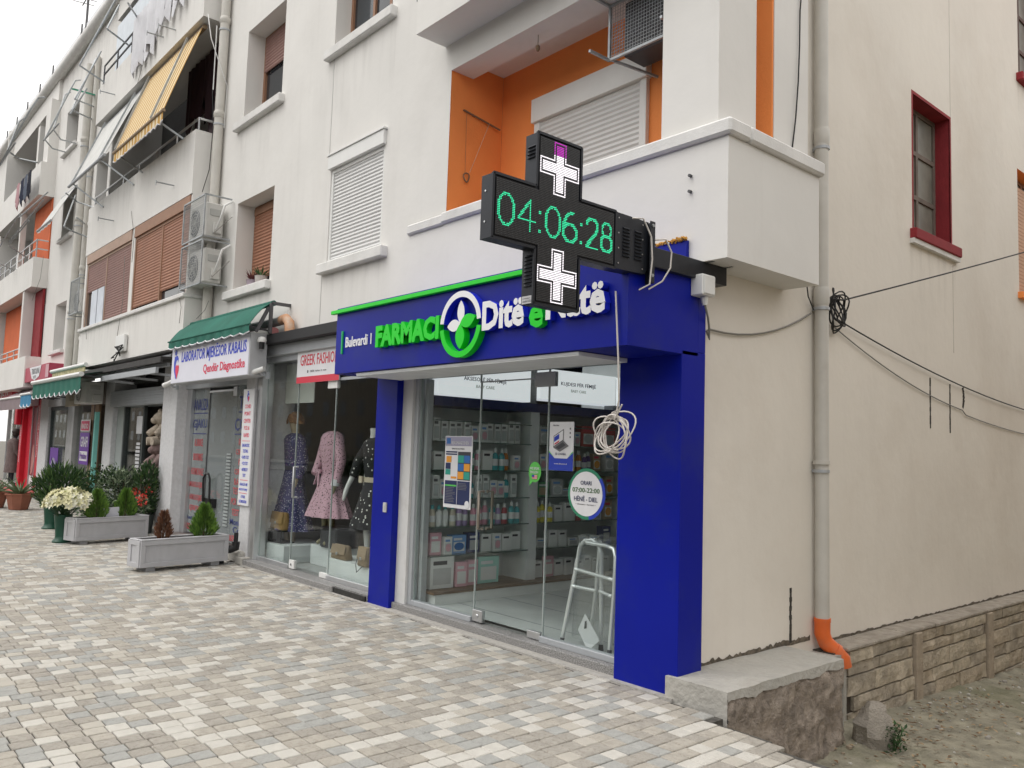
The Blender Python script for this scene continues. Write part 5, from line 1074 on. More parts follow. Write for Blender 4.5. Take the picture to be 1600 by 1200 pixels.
dots = PRINT('black_dotted_cloth', (.012, .012, .016), [((.62, .60, .58), 17, .19)])
stripeg = STRIPE('grey_striped_cloth', (.30, .30, .31), (.10, .10, .11), 170, 2)
t = thing('mannequin', 'mannequin with short auburn wig in a long navy floral dress', 'mannequin', (-10.72, 5.28, .07)); x, y = -10.72, 5.28
body(t, x, y, .09, 1.74, skinb, arms=(((x-.2, y, 1.66), (x-.29, y-.05, 1.42), (x-.36, y-.18, 1.27), (x-.40, y-.24, 1.25), (x-.46, y-.28, 1.24)), ((x+.2, y, 1.66), (x+.27, y, 1.40), (x+.27, y-.08, 1.18), (x+.27, y-.1, 1.1), (x+.26, y-.12, 1.03))))
dress(t, x, y, 1.76, 1.30, .46, .235, .17, .43, floral, .07, 9)
sleeve(t, [(x-.17, y, 1.70), (x-.28, y-.04, 1.45), (x-.34, y-.16, 1.29)], [.075, .085, .07], floral); sleeve(t, [(x+.17, y, 1.70), (x+.27, y, 1.42), (x+.28, y-.08, 1.17)], [.075, .085, .075], floral)
m = MB(); m.lathe([(.165, 1.28), (.17, 1.34)], (x, y, 0), 24, sy=.66); obj('belt', m, M('navy_belt', (.03, .03, .06), .6), t, smooth=50)
m = MB()
for k in range(260):
    a, b = random.uniform(0, 6.28), random.uniform(-.25, 1.4); d = Vector((math.cos(a)*math.cos(b), math.sin(a)*math.cos(b), math.sin(b))); p = Vector((x, y-.01, 1.99))+Vector((d.x*.115, d.y*.115, d.z*.125)); m.leaf(p, Vector((-d.y, d.x, -.7)), d, .07, .03, random.randrange(2), .1)
m.sphere((x, y-.005, 2.0), .105, 10, 8, 0); obj('wig', m, [M('auburn_hair', (.28, .12, .04), .6), M('auburn_light', (.40, .20, .07), .6)], t)
t = thing('mannequin', 'headless olive mannequin in a belted mauve patterned dress', 'mannequin', (-9.68, 5.3, .07)); x, y = -9.68, 5.3
body(t, x, y, .34, 1.77, skind, head=False, arms=(((x+.2, y, 1.68), (x+.28, y-.02, 1.42), (x+.27, y-.08, 1.16), (x+.27, y-.1, 1.08), (x+.26, y-.11, 1.02)),))
dress(t, x, y, 1.79, 1.30, .72, .225, .16, .42, mauve, .085, 12); sleeve(t, [(x+.17, y, 1.72), (x+.29, y-.02, 1.44), (x+.28, y-.07, 1.17)], [.07, .065, .05], mauve); sleeve(t, [(x-.17, y, 1.72), (x-.27, y-.02, 1.44), (x-.22, y-.12, 1.26)], [.07, .065, .05], mauve)
m = MB(); m.lathe([(.16, 1.27), (.165, 1.33)], (x, y, 0), 24, sy=.66); m.cbox((x-.10, y-.125, 1.30), (.12, .04, .05)); m.bar((x-.10, y-.13, 1.29), (x-.06, y-.15, 1.10), .035, .01); m.bar((x-.11, y-.13, 1.29), (x-.16, y-.15, 1.13), .035, .01); obj('sash', m, mauve, t, smooth=50)
m = MB(); m.tube([(x+.275, y-.075, 1.21), (x+.27, y-.085, 1.13)], [.052, .056], 10); obj('cuff', m, cloth_white, t)
t = thing('mannequin', 'headless white mannequin in a black dress with white dots and a cream belt', 'mannequin', (-8.62, 5.3, .07)); x, y = -8.62, 5.3
body(t, x, y, .31, 1.70, skinw, head=False, arms=(((x-.19, y, 1.62), (x-.30, y-.05, 1.40), (x-.33, y-.16, 1.16), (x-.335, y-.19, 1.07), (x-.34, y-.21, .97)),))
m = MB(); m.tube([(x, y, 1.70), (x, y-.01, 1.80), (x, y-.01, 1.87)], [.075, .055, .062], 14); obj('neck_block', m, skinw, t, smooth=50)
dress(t, x, y, 1.72, 1.25, .66, .215, .15, .36, dots, .09, 9); sleeve(t, [(x-.16, y, 1.66), (x-.28, y-.04, 1.46), (x-.315, y-.11, 1.27)], [.07, .08, .05], dots); sleeve(t, [(x+.16, y, 1.66), (x+.26, y-.04, 1.46), (x+.26, y-.11, 1.27)], [.07, .08, .05], dots)
m = MB(); m.lathe([(.163, 1.215), (.166, 1.275)], (x, y, 0), 24, sy=.66); m.cbox((x-.10, y-.12, 1.245), (.07, .02, .08)); obj('belt', m, M('cream_belt', (.52, .45, .34), .5), t, smooth=40)
t = thing('mannequin', 'white mannequin in a grey striped wrap dress half hidden by the pilaster', 'mannequin', (-7.86, 5.22, .07)); x, y = -7.86, 5.22
body(t, x, y, .31, 1.55, skinw, head=True, arms=(((x-.18, y, 1.48), (x-.23, y-.06, 1.28), (x-.25, y-.16, 1.10), (x-.25, y-.19, 1.03), (x-.26, y-.21, .95)),))
dress(t, x, y, 1.57, 1.15, .60, .20, .15, .25, stripeg, .07, 9); sleeve(t, [(x-.15, y, 1.52), (x-.25, y-.05, 1.34), (x-.26, y-.14, 1.12)], [.07, .085, .06], stripeg)
def handbag(x, y, z, w, d, h, mat, lab, strap=True):
    t = thing('handbag', lab, 'handbag', (x, y, z)); m = MB()
    m.add([(x-w/2, y-d/2, z), (x+w/2, y-d/2, z), (x+w/2, y+d/2, z), (x-w/2, y+d/2, z), (x-w*.44, y-d*.3, z+h), (x+w*.44, y-d*.3, z+h), (x+w*.44, y+d*.3, z+h), (x-w*.44, y+d*.3, z+h)], [(0, 3, 2, 1), (4, 5, 6, 7), (0, 1, 5, 4), (1, 2, 6, 5), (2, 3, 7, 6), (3, 0, 4, 7)]); obj('body', m, mat, t, bevel=.018, smooth=60)
    m = MB(); m.add([(x-w*.46, y-d*.56, z+h*.38), (x+w*.46, y-d*.56, z+h*.38), (x+w*.44, y-d*.36, z+h*1.01), (x-w*.44, y-d*.36, z+h*1.01), (x-w*.46, y-d*.46, z+h*.38), (x+w*.46, y-d*.46, z+h*.38)], [(0, 1, 2, 3), (4, 5, 1, 0)]); obj('flap', m, mat, t)
    m = MB(); m.cbox((x, y-d*.58, z+h*.42), (.035, .012, .03)); obj('clasp', m, alu, t, bevel=.003)
    if strap:
        m = MB(); m.tube([(x-w*.4, y-d*.4, z+h*.6), (x-w*.3, y-d*.8, z+h*.1), (x, y-d*1.0, z-h*.25), (x+w*.25, y-d*.7, z+.02*h)], .005, 6); obj('chain', m, dsteel, t)
camel = M('camel_leather', (.36, .22, .09), .5, var=.1); tan = M('tan_leather', (.27, .20, .13), .55, var=.1)
m = MB(); m.box(-10.86, 5.0, .30, -10.42, 5.2, .32); m.box(-10.84, 5.0, .30, -10.72, 5.02, .47); m.box(-10.55, 5.0, .30, -10.44, 5.02, .47); m.box(-10.86, 5.0, .455, -10.42, 5.2, .47); obj('bag_stand', m, black, label='small black stand holding the camel handbag', cat='stand')
handbag(-10.63, 5.08, .47, .40, .13, .24, camel, 'quilted camel handbag with flap on a small black stand', False)
handbag(-8.74, 4.98, .30, .36, .12, .17, tan, 'tan clutch bag lying by the white mannequin feet', False); handbag(-8.08, 4.90, .30, .20, .10, .22, tan, 'small tan bag with chain at the edge of the plinth')
m = MB(); m.box(-9.72, 5.2, .33, -9.30, 5.55, .60); obj('display_case', m, M('dark_case', (.03, .032, .036), .4), label='dark grey case beside the olive mannequin legs', cat='case', bevel=.02)

# ================================================================== LABORATORY
lab = thing('laboratory_shopfront', 'recessed glass laboratory entrance between two white rendered pillars', 'shop front', (-12.8, 5.0, 0))
pill = M('white_pillar_render', (.60, .60, .61), .9, var=.08, scale=20, bump=.5, bscale=60, stain=(.42, .41, .40), sscale=4, samt=.35)
m = MB(); m.box(-11.13, 4.70, 0, -10.82, 5.3, 2.97); obj('pillar', m, pill, lab, bevel=.01)
m = MB(); m.box(-11.24, 4.62, 0, -10.86, 4.80, .16); obj('pillar_base', m, concrete, lab, bevel=.02)
m = MB(); m.box(-14.95, 4.80, 0, -14.25, 5.3, 2.95); obj('pillar', m, pill, lab, bevel=.01)
m = MB(); m.box(-14.25, 4.98, .10, -14.05, 5.12, 2.62); obj('side_frame', m, alu, lab, bevel=.004)
m = MB(); m.box(-14.25, 4.95, 2.52, -11.13, 5.12, 2.66); obj('shutter_box', m, alug, lab, bevel=.004)
m = MB(); m.box(-14.25, 4.78, -.02, -11.0, 5.25, .10); obj('step', m, M('brown_granite', (.16, .13, .12), .35, var=.3, scale=60), lab, bevel=.008)
m = MB(); m.box(-14.6, 4.4, -.02, -11.3, 4.78, .05); obj('ramp', m, concrete, lab, bevel=.02)
frost = GLASS('lab_glass', (.80, .84, .84), .05, film=.42)
def gp2(nm, x0, x1, z0, z1, y):
    m = MB(); m.box(x0, y, z0, x1, y+.01, z1); return obj(nm, m, frost, lab)
gp2('glass_pane', -14.04, -13.37, .12, 2.52, 5.04); gp2('glass_door', -13.35, -12.27, .12, 2.44, 5.045); gp2('glass_pane', -12.25, -11.14, .12, 2.52, 5.04)
m = MB(); m.box(-13.37, 5.03, .12, -13.35, 5.06, 2.5); obj('glass_edge', m, dsteel, lab)
m = MB(); m.box(-13.35, 5.02, 2.44, -12.25, 5.06, 2.47); m.box(-12.36, 5.015, 2.36, -12.22, 5.07, 2.5, 0); obj('door_rail', m, alu, lab)
m = MB(); m.tube([(-13.18, 5.0, .62), (-13.18, 4.95, .70), (-13.18, 4.94, 1.05), (-13.10, 4.94, 1.13), (-12.98, 4.94, 1.13), (-12.91, 4.94, 1.05), (-12.91, 4.95, .70), (-12.91, 5.0, .62)], .017, 8); m.box(-13.23, 4.97, .60, -12.85, 5.04, .74); obj('door_handle', m, black, lab, smooth=40)
m = MB(); m.box(-12.95, 5.9, .1, -12.6, 5.95, 2.45); m.box(-12.2, 5.6, .1, -11.9, 5.65, 2.45); obj('inner_partition', m, M('partition', (.5, .46, .45), .6), lab)
m = MB()
for k in range(22): m.box(-12.52, 5.03, .35+k*.052, -12.36, 5.036, .378+k*.052)
obj('frost_stripes', m, M('frost_strip', (.33, .36, .36), .6), lab, kind='stuff')
inkb = M('film_blue', (.045, .06, .20), .5); inkr = M('film_red', (.50, .10, .11), .5)
def film(s, x, z, w, h, mat, under=False, y=5.036):
    m = MB(); text(m, s, (x, y, z), w, h, ext=.001, center=True, bold=.012)
    if under: m.box(x-w/2, y-.001, z-.06, x+w/2, y, z-.045)
    obj('film_lettering', m, mat, lab)
X = -13.74
for s_, z, w_, h_, c, u in (('ANALIZA', 2.16, .64, .19, inkb, 1), ('GJAKU', 1.82, .62, .19, inkb, 1), ('ILIRIKE', 1.56, .36, .12, inkr, 0), ('BIOKIMIKE', 1.32, .42, .12, inkr, 0), ('HORMONALE', 1.08, .56, .12, inkr, 0), ('IMUNOLOGJIKE', .85, .62, .12, inkr, 0), ('HEMOLOGJIKE', .64, .54, .12, inkr, 0), ('GJENETIKE', .47, .50, .11, inkr, 0), ('Konsulta mjekësore falas', .32, .64, .08, inkb, 0), ('069 60 69 644', .17, .62, .11, inkr, 0)): film(s_, X, z, w_, h_, c, u)
for s_, z, w_, h_, c, u in (('TEST', 2.16, .56, .19, inkb, 1), ('COVID', 1.82, .80, .19, inkb, 1), ('RAPID', 1.60, .42, .10, inkr, 0), ('CERTIFIKATË', 1.46, .60, .10, inkr, 0), ('PCR', 1.30, .36, .10, inkr, 0), ('CERTIFIKATË', 1.16, .62, .10, inkr, 0), ('RAPID AG', 1.00, .60, .10, inkr, 0), ('TEST GRATIS', .86, .66, .10, inkr, 0), ('PCR TEST UDH', .70, .76, .10, inkr, 0), ('TEST SEROL', .54, .66, .10, inkr, 0), ('Monitorim', .40, .76, .09, inkb, 0), ('Covid', .28, .50, .10, inkb, 0), ('069 60 69 644', .15, .80, .10, inkr, 0)): film(s_, -11.88, z, w_, h_, c, u)
# sign box
t = thing('laboratory_sign', 'white box sign with blue and red lettering and a figure with a heart', 'shop sign', (-11.8, 4.45, 2.55)); ys = 4.38; DX = .52; DZ = -.045
m = MB(); m.box(-13.33, ys, 2.525, -10.34, 4.62, 3.10); obj('cabinet', m, M('sign_cabinet', (.50, .51, .52), .45, .3, var=.06), t, bevel=.006)
m = MB(); m.box(-13.31, ys-.006, 2.54, -10.36, ys-.001, 3.085); obj('face', m, M('sign_face_white', (.72, .72, .80), .5, var=.02), t)
inkB = M('sign_blue', (.03, .06, .55), .5); inkR = M('sign_red', (.70, .03, .09), .5)
m = MB(); text(m, 'LABORATOR MJEKËSOR KABALIS', (-12.87, ys-.008, 2.80), 2.44, .245, ext=.002, bold=.015); obj('lettering', m, inkB, t)
m = MB(); text(m, 'Qendër Diagnostike', (-11.94, ys-.008, 2.60), 1.48, .165, ext=.002, bold=.015); obj('lettering', m, inkR, t)
def logo(par, cx, cz, sc, y):
    m = MB(); m.extr([(.09*math.cos(a*.5236)*sc, .09*math.sin(a*.5236)*sc) for a in range(12)], (cx-.03*sc, y, cz+.42*sc), (1, 0, 0), (0, 0, 1), (0, -1, 0), .002); obj('logo_head', m, inkB, par)
    m = MB(); m.extr([(a*sc, b*sc) for a, b in ((-.10, .30), (-.16, .12), (-.13, -.12), (.02, -.36), (.10, -.40), (.0, -.16), (-.02, .05), (.04, .16), (.16, .20), (.18, .10), (.22, .22), (.12, .32))], (cx, y, cz), (1, 0, 0), (0, 0, 1), (0, -1, 0), .002); obj('logo_figure', m, inkB, par)
    m = MB(); m.extr([(a*sc, b*sc) for a, b in ((.13, -.38), (.0, -.16), (.0, -.02), (.07, .05), (.13, -.01), (.20, .05), (.28, -.02), (.26, -.16))], (cx, y-.001, cz), (1, 0, 0), (0, 0, 1), (0, -1, 0), .002); obj('logo_heart', m, inkR, par)
logo(t, -13.12, 2.80, .52, ys-.008)
m = MB()
for x in (-13.0, -10.9): m = MB(); m.bar((x, 4.60, 2.75), (x, 4.86, 2.75), .05); obj('bracket', m, dsteel, t)
# covid strip
t = thing('test_centre_sign', 'tall narrow white sign with red and blue lines on the laboratory pillar', 'sign', (-10.97, 4.69, .78)); yq = 4.672
m = MB(); m.box(-11.15, yq, .78, -10.80, yq+.02, 2.39); obj('board', m, paper, t, bevel=.002)
logo(t, -10.99, 2.28, .17, yq-.001); X = -10.975
for s_, z, w_, h_, c in (('COVID', 2.12, .20, .055, inkR), ('POINT', 2.02, .20, .055, inkR), ('CENTER', 1.92, .23, .055, inkR), ('PCR &', 1.82, .18, .055, inkR), ('RAPID', 1.72, .18, .055, inkR), ('DIAGNOSTIC', 1.585, .24, .045, inkB), ('TESTING', 1.505, .17, .045, inkB), ('• RAPID TEST', 1.42, .25, .045, inkB), ('• PCR TEST', 1.335, .20, .045, inkB), ('• ANTIBODY', 1.25, .22, .045, inkB), ('TEST', 1.17, .10, .045, inkB), ('ANALIZA ME', 1.05, .26, .04, inkB), ('REZULTAT SHPEJT', .975, .27, .04, inkB), ('AT YOUR', .88, .14, .04, inkB), ('ACCOMODATION', .815, .25, .04, inkB)): ptext(t, s_, X, z, w_, h_, c, yq-.001, .012)
for z in (1.665, 1.125, .945): patch(t, X-.13, X+.13, z, z+.006, inkR, yq-.002, 'red_rule')
# awning over the lab
GA = M('green_awning_cloth', (.02, .13, .095), .85, var=.15, scale=3, bump=.1)
def awning(name, lab_, x0, x1, yb, zb, yf, zf, mat, drop=.16, scal=True, nsc=14, sag=.03, group=None, bar=pvcw, barr=.03, arms=True, mat2=None):
    t = thing(name, lab_, 'awning', ((x0+x1)/2, yf, zf), group); m = MB(); NU, NV = 30, 8; V = []
    for j_ in range(NV+1):
        v = j_/NV
        for i in range(NU+1):
            u = i/NU; V.append((x0+(x1-x0)*u, yb+(yf-yb)*v, zb+(zf-zb)*v-sag*math.sin(math.pi*v)-.4*sag*math.sin(math.pi*v)*math.sin(u*9)))
    F = [(j_*(NU+1)+i, j_*(NU+1)+i+1, (j_+1)*(NU+1)+i+1, (j_+1)*(NU+1)+i) for j_ in range(NV) for i in range(NU)]
    m.add(V, F); m.add([(a, b+.003, c-.008) for a, b, c in V], [tuple(reversed(f)) for f in F]); obj('cloth', m, mat, t, smooth=70)
    if drop:
        m = MB(); n = nsc*6; V = []
        for i in range(n+1):
            x = x0+(x1-x0)*i/n; d = drop+(drop*.28*abs(math.sin(math.pi*i/6)) if scal else 0); V += [(x, yf, zf-.01), (x, yf-.012*math.sin(i), zf-d)]
        m.add(V, [(2*i, 2*i+2, 2*i+3, 2*i+1) for i in range(n)]); obj('valance', m, mat, t, smooth=60)
        if scal:
            e = MB(); e.tube([V[2*i+1] for i in range(n+1)], .011, 4); obj('valance_trim', e, cloth_white, t, kind='stuff')
    m = MB(); m.tube([(x0-.03, yf, zf), (x1+.03, yf, zf)], barr, 8); obj('front_bar', m, bar, t, smooth=40)
    m = MB(); m.tube([(x0-.03, yb+.03, zb), (x1+.03, yb+.03, zb)], .04, 8); obj('roller', m, bar, t, smooth=40)
    if arms:
        for x in (x0+.12, x1-.12):
            m = MB(); m.bar((x, yb+.1, zf-.05 if arms == 1 else arms), (x, yf, zf-.01), .025); obj('arm', m, dsteel, t)
    return t
awning('green_awning', 'short dark green awning with white scalloped trim above the laboratory sign', -13.30, -10.22, 4.58, 3.50, 4.30, 3.19, GA, .10, True, 10, -.035, bar=GA, barr=.012)
fr = thing('awning_bracket', 'rusty steel frame at the right end of the green awning', 'bracket', (-10.85, 4.7, 3.1)); m = MB()
for p, q in (((-10.20, 4.58, 3.09), (-10.20, 4.58, 3.50)), ((-10.20, 4.58, 3.50), (-10.20, 4.86, 3.50)), ((-10.23, 4.40, 3.10), (-10.23, 4.56, 3.44))): m.bar(p, q, .04)
obj('frame', m, dsteel, fr)
t = thing('waste_pipe', 'grey drain pipe with a faded orange bend lying on the shop roof', 'pipe', (-10.4, 4.7, 3.1)); m = MB()
m.tube([(-11.4, 4.74, 3.28), (-10.35, 4.74, 3.28), (-10.16, 4.74, 3.29)], .06, 12); obj('pipe', m, M('grey_pvc', (.30, .30, .31), .5), t, smooth=50)
m = MB(); m.tube([(-10.20, 4.74, 3.29), (-10.08, 4.74, 3.30), (-9.98, 4.74, 3.24), (-9.95, 4.74, 3.10)], .066, 12); obj('bend', m, M('faded_orange', (.55, .30, .17), .6, var=.2, stain=(.5, .45, .38), sscale=6, samt=.8), t, smooth=50)
m = MB(); m.tube([(-10.42, 4.70, 3.16), (-10.27, 4.68, 3.14)], .055, 10); obj('pink_sleeve', m, M('faded_pink', (.50, .20, .20), .6), t, smooth=50)
def camera_(p, d, lab_):
    t = thing('security_camera', lab_, 'security camera', p); p, d = Vector(p), Vector(d).normalized()
    m = MB(); m.tube([p-d*.08, p+d*.10], .035, 12); m.tube([p+d*.07-Vector((0, 0, -.002)), p+d*.13], .04, 12); obj('body', m, pvcw, t, smooth=50); m = MB(); m.tube([p+d*.131, p+d*.134], .03, 12); obj('lens', m, black, t)
    m = MB(); m.tube([p, p+Vector((0, .06, -.06)), p+Vector((0, .10, -.05))], .018, 8); m.cbox(p+Vector((.02, .11, -.06)), (.09, .04, .09)); obj('bracket', m, alug, t)
camera_((-10.30, 4.50, 2.60), (-.8, -.6, -.35), 'white bullet camera on the right end of the laboratory sign'); camera_((-13.50, 4.42, 2.56), (-.9, -.4, -.35), 'white bullet camera left of the laboratory sign')
t = thing('dome_camera', 'small white dome camera on a black post above the pillar', 'security camera', (-10.30, 4.52, 3.0)); m = MB(); m.tube([(-10.25, 4.5, 2.88), (-10.25, 4.5, 2.97)], .035, 10); obj('post', m, black, t); m = MB(); m.lathe([(.055, 0), (.06, .03), (.05, .06), (.02, .075)], (-10.25, 4.5, 2.97), 14); obj('cap', m, pvcw, t, smooth=60)
m = MB(); m.tube([(-10.90, 4.58, .30), (-10.90, 4.58, .22), (-10.92, 4.52, .20), (-11.02, 4.46, .19), (-11.06, 4.44, .15), (-11.06, 4.44, 0)], .055, 12); m.tube([(-10.90, 4.58, .3), (-10.90, 4.58, .42)], .03, 8); obj('drain_elbow', m, black, label='black plastic drain elbow at the foot of the laboratory pillar', cat='pipe', smooth=50)
# ================================================================== SHOPS FURTHER LEFT
pilg = M('grey_pillar_render', (.40, .40, .40), .9, var=.1, bump=.3, stain=(.25, .24, .23), sscale=3, samt=.4)
# D: dark flower and toy shop
D = thing('flower_shopfront', 'dark open flower and toy shop with a grey frame and metal canopy', 'shop front', (-16.7, 5.0, 0))
m = MB(); m.box(-19.15, 4.95, 0, -18.55, 5.4, 2.95); obj('pillar', m, pill, D, bevel=.01)
m = MB(); m.box(-18.55, 5.05, .08, -18.1, 5.2, 2.5); obj('side_panel', m, M('panel_greygreen', (.36, .40, .39), .6), D)
m = MB(); m.box(-18.1, 5.05, .08, -18.02, 5.15, 2.5); obj('frame_post', m, M('frame_dark', (.06, .07, .07), .5), D)
m = MB(); m.box(-18.55, 4.9, 2.30, -14.95, 5.3, 2.62)
for i in range(6): m.box(-18.55, 4.885, 2.32+i*.05, -14.95, 4.90, 2.355+i*.05)
obj('shutter_box', m, alug, D)
m = MB(); m.box(-18.02, 5.10, .1, -16.9, 5.11, 2.3); obj('glass_pane', m, glass, D)
m = MB(); m.box(-16.95, 5.08, .1, -16.87, 5.14, 2.3); obj('frame_post', m, M('frame_dark', (.06, .07, .07), .5), D)
m = MB()
for i in range(14): m.box(-17.3+random.uniform(-.02, .02), 5.092, .55+i*.075, -17.05, 5.096, .60+i*.075)
m.box(-17.35, 5.092, 1.75, -17.0, 5.096, 2.1); obj('window_notice', m, paper, D, kind='stuff')
m = MB(); m.box(-19.1, 4.75, -.02, -14.9, 5.3, .08); obj('step', m, concrete, D, bevel=.01)
m = MB(); m.box(-20.4, 4.42, 2.98, -13.9, 4.90, 3.02); m.box(-20.4, 4.38, 2.92, -13.9, 4.42, 3.02); obj('canopy_roof', m, M('dark_canopy', (.045, .043, .042), .7, var=.25), D)
m = MB(); m.bar((-17.4, 4.40, 2.80), (-14.1, 4.40, 2.80), .05, .10); obj('canopy_rail', m, alug, D)
m = MB(); m.bar((-18.6, 4.55, 2.90), (-14.0, 4.55, 2.90), .05, .06); obj('canopy_rail', m, alug, D)
for x in (-17.2, -15.8, -14.4):
    m = MB(); m.bar((x, 4.40, 2.76), (x+.35, 4.85, 2.72), .05, .04); obj('folding_arm', m, alug, D)
m = MB(); m.tube([(-17.4, 4.6, 2.98), (-13.95, 4.6, 3.05)], .05, 8); obj('awning_roller', m, alug, D, smooth=50)
toy = [M('plush_'+n, c, .95, var=.2, scale=20, bump=.5) for n, c in (('brown', (.13, .085, .065)), ('mauve', (.24, .17, .16)), ('grey', (.30, .27, .25)), ('cream', (.42, .36, .29)), ('dark', (.05, .045, .04)))]
def plush(x, y, z, s, mt, lab_, tilt=0):
    t = thing('plush_toy', lab_, 'plush toy', (x, y, z)); m = MB()
    m.sphere((x, y, z+.28*s), .26*s, 10, 8, 0, (1, .85, 1.1), .3); obj('body', m, mt, t, smooth=70)
    m = MB(); m.sphere((x-.05*s, y-.1*s, z+.66*s), .20*s, 10, 8, 0, (1, .95, .9), .2); m.sphere((x-.05*s, y-.27*s, z+.60*s), .09*s, 8, 6); obj('head', m, mt, t, smooth=70)
    for sx in (-1, 1):
        m = MB(); m.sphere((x-.05*s+sx*.16*s, y-.08*s, z+.83*s), .075*s, 8, 6); obj('ear', m, mt, t, smooth=70)
        m = MB(); m.tube([(x+sx*.2*s, y-.08*s, z+.45*s), (x+sx*.30*s, y-.25*s, z+.30*s), (x+sx*.30*s, y-.32*s, z+.24*s)], [.10*s, .095*s, .08*s], 8); obj('arm', m, mt, t, smooth=70)
        m = MB(); m.tube([(x+sx*.15*s, y-.1*s, z+.1*s), (x+sx*.2*s, y-.38*s, z+.08*s)], [.12*s, .10*s], 8); obj('leg', m, mt, t, smooth=70)
for a in ((-15.77, 5.15, 1.55, .75, toy[3], 'cream plush bear hanging topmost in the dark flower shop'), (-16.32, 5.45, 1.15, .8, toy[0], 'brown plush bear at the back of the toy pile'), (-15.67, 5.1, 1.0, .75, toy[1], 'mauve plush bear in the middle of the toy pile'), (-16.02, 4.98, .55, .72, toy[2], 'grey plush bear lowest in the toy pile'), (-15.52, 5.2, .6, .6, toy[1], 'mauve plush bear beside the laboratory pillar'), (-16.02, 5.7, 1.75, .6, toy[4], 'dark plush bear high at the back')): plush(*a)
m = MB()
for k in range(40): m.sphere((random.uniform(-16.6, -15.0), random.uniform(5.6, 6.6), random.uniform(1.5, 2.5)), random.uniform(.06, .15), 6, 4, random.randrange(3), jit=.5)
obj('hanging_goods', m, toy[:3], label='dim goods hanging in the back of the flower shop', cat='goods', kind='stuff')
# AC over the print shop
def acunit(name, x, y, z, w, d, h, lab_, mat=None):
    t = thing(name, lab_, 'air conditioner', (x, y, z)); a = mat or M('ac_cream', (.58, .57, .54), .5, var=.06, stain=(.4, .37, .33), sscale=5, samt=.3)
    m = MB(); m.box(x-w/2, y-d/2, z, x+w/2, y+d/2, z+h); obj('casing', m, a, t, bevel=.015)
    cx, cz, r = x-w*.12, z+h*.5, h*.40
    m = MB(); m.extr([(r*math.cos(k*.2618), r*math.sin(k*.2618)) for k in range(24)], (cx, y-d/2-.001, cz), (1, 0, 0), (0, 0, 1), (0, -1, 0), .004); obj('fan_opening', m, M('fan_dark', (.09, .09, .095), .6), t)
    for k in range(4):
        ra = r*(k+1)/4.2; m = MB(); m.tube([(cx+ra*math.cos(q*.3142), y-d/2-.012, cz+ra*math.sin(q*.3142)) for q in range(20)], .005, 4, closed=True); obj('grille_ring', m, a, t)
    m = MB()
    for k in range(8): m.bar((cx, y-d/2-.012, cz), (cx+r*math.cos(k*.785), y-d/2-.012, cz+r*math.sin(k*.785)), .006)
    obj('grille_spokes', m, a, t, kind='stuff')
    m = MB(); m.box(x+w/2, y-d*.3, z+h*.62, x+w/2+.012, y+d*.3, z+h*.82); obj('handle_recess', m, M('ac_shade', (.42, .42, .40), .5), t, bevel=.005)
    m = MB(); m.box(x+w/2, y-d*.12, z+h*.10, x+w/2+.05, y+d*.36, z+h*.42); obj('valve_cover', m, a, t, bevel=.01)
    return t
def cage(name, x0, x1, y0, z0, z1, lab_, par=None):
    t = thing(name, lab_, 'air conditioner cage', ((x0+x1)/2, y0, z0)); b = .022
    for (p, q) in (((x0, y0, z0), (x1, y0, z0)), ((x0, y0, z1), (x1, y0, z1)), ((x0, y0, z0), (x0, y0, z1)), ((x1, y0, z0), (x1, y0, z1)), ((x1, y0, z0), (x1, YW, z0)), ((x1, y0, z1), (x1, YW, z1)), ((x0, y0, z0), (x0, YW, z0)), ((x0, y0, z1), (x0, YW, z1))):
        m = MB(); m.bar(p, q, b); obj('frame_bar', m, steel, t)
    m = MB(); n = 26
    for k in range(1, n): m.bar((x0+(x1-x0)*k/n, y0, z0), (x0+(x1-x0)*k/n, y0, z1), .003)
    k2 = int(n*(z1-z0)/(x1-x0))
    for k in range(1, k2): m.bar((x0, y0, z0+(z1-z0)*k/k2), (x1, y0, z0+(z1-z0)*k/k2), .003)
    obj('wire_mesh', m, steel, t, kind='stuff'); return t
cage('ac_cage', -13.38, -12.47, 4.435, 4.80, 5.45, 'upper galvanised wire cage on the wall beside the brown bay shutters'); acunit('air_conditioner', -12.95, 4.64, 4.83, .74, .28, .54, 'cream air conditioner in the upper wire cage')
cage('ac_cage', -13.38, -12.47, 4.435, 4.06, 4.74, 'lower galvanised wire cage under the other cage'); acunit('air_conditioner', -12.92, 4.64, 4.10, .74, .28, .54, 'cream air conditioner in the lower wire cage')
for z in (4.85, 4.15):
    m = MB(); m.tube([(-12.53, 4.65, z+.1), (-12.42, 4.66, z+.22), (-12.36, 4.70, z+.45), (-12.38, 4.83, z+.55)], .018, 7); o = obj('refrigerant_pipe', m, pvcw, label='white insulated pipe loop right of the %s wire cage' % ('upper' if z > 4.5 else 'lower'), cat='pipe', smooth=50)
    m = MB(); m.tube([(-12.53, 4.62, z+.08), (-12.45, 4.6, z+.02), (-12.34, 4.7, z+.16), (-12.37, 4.83, z+.3)], .006, 6); obj('cable', m, gcable, label='dark cable loop beside the %s wire cage' % ('upper' if z > 4.5 else 'lower'), cat='cable', smooth=50)
cage('ac_cage', -20.75, -20.0, 4.45, 4.42, 5.20, 'small wire cage in the recess left of the mauve shutters'); acunit('air_conditioner', -20.36, 4.65, 4.45, .62, .26, .52, 'cream air conditioner in the recess cage')
acunit('air_conditioner', -19.2, 4.62, 2.36, .95, .34, .46, 'large cream air conditioner above the print shop entrance')
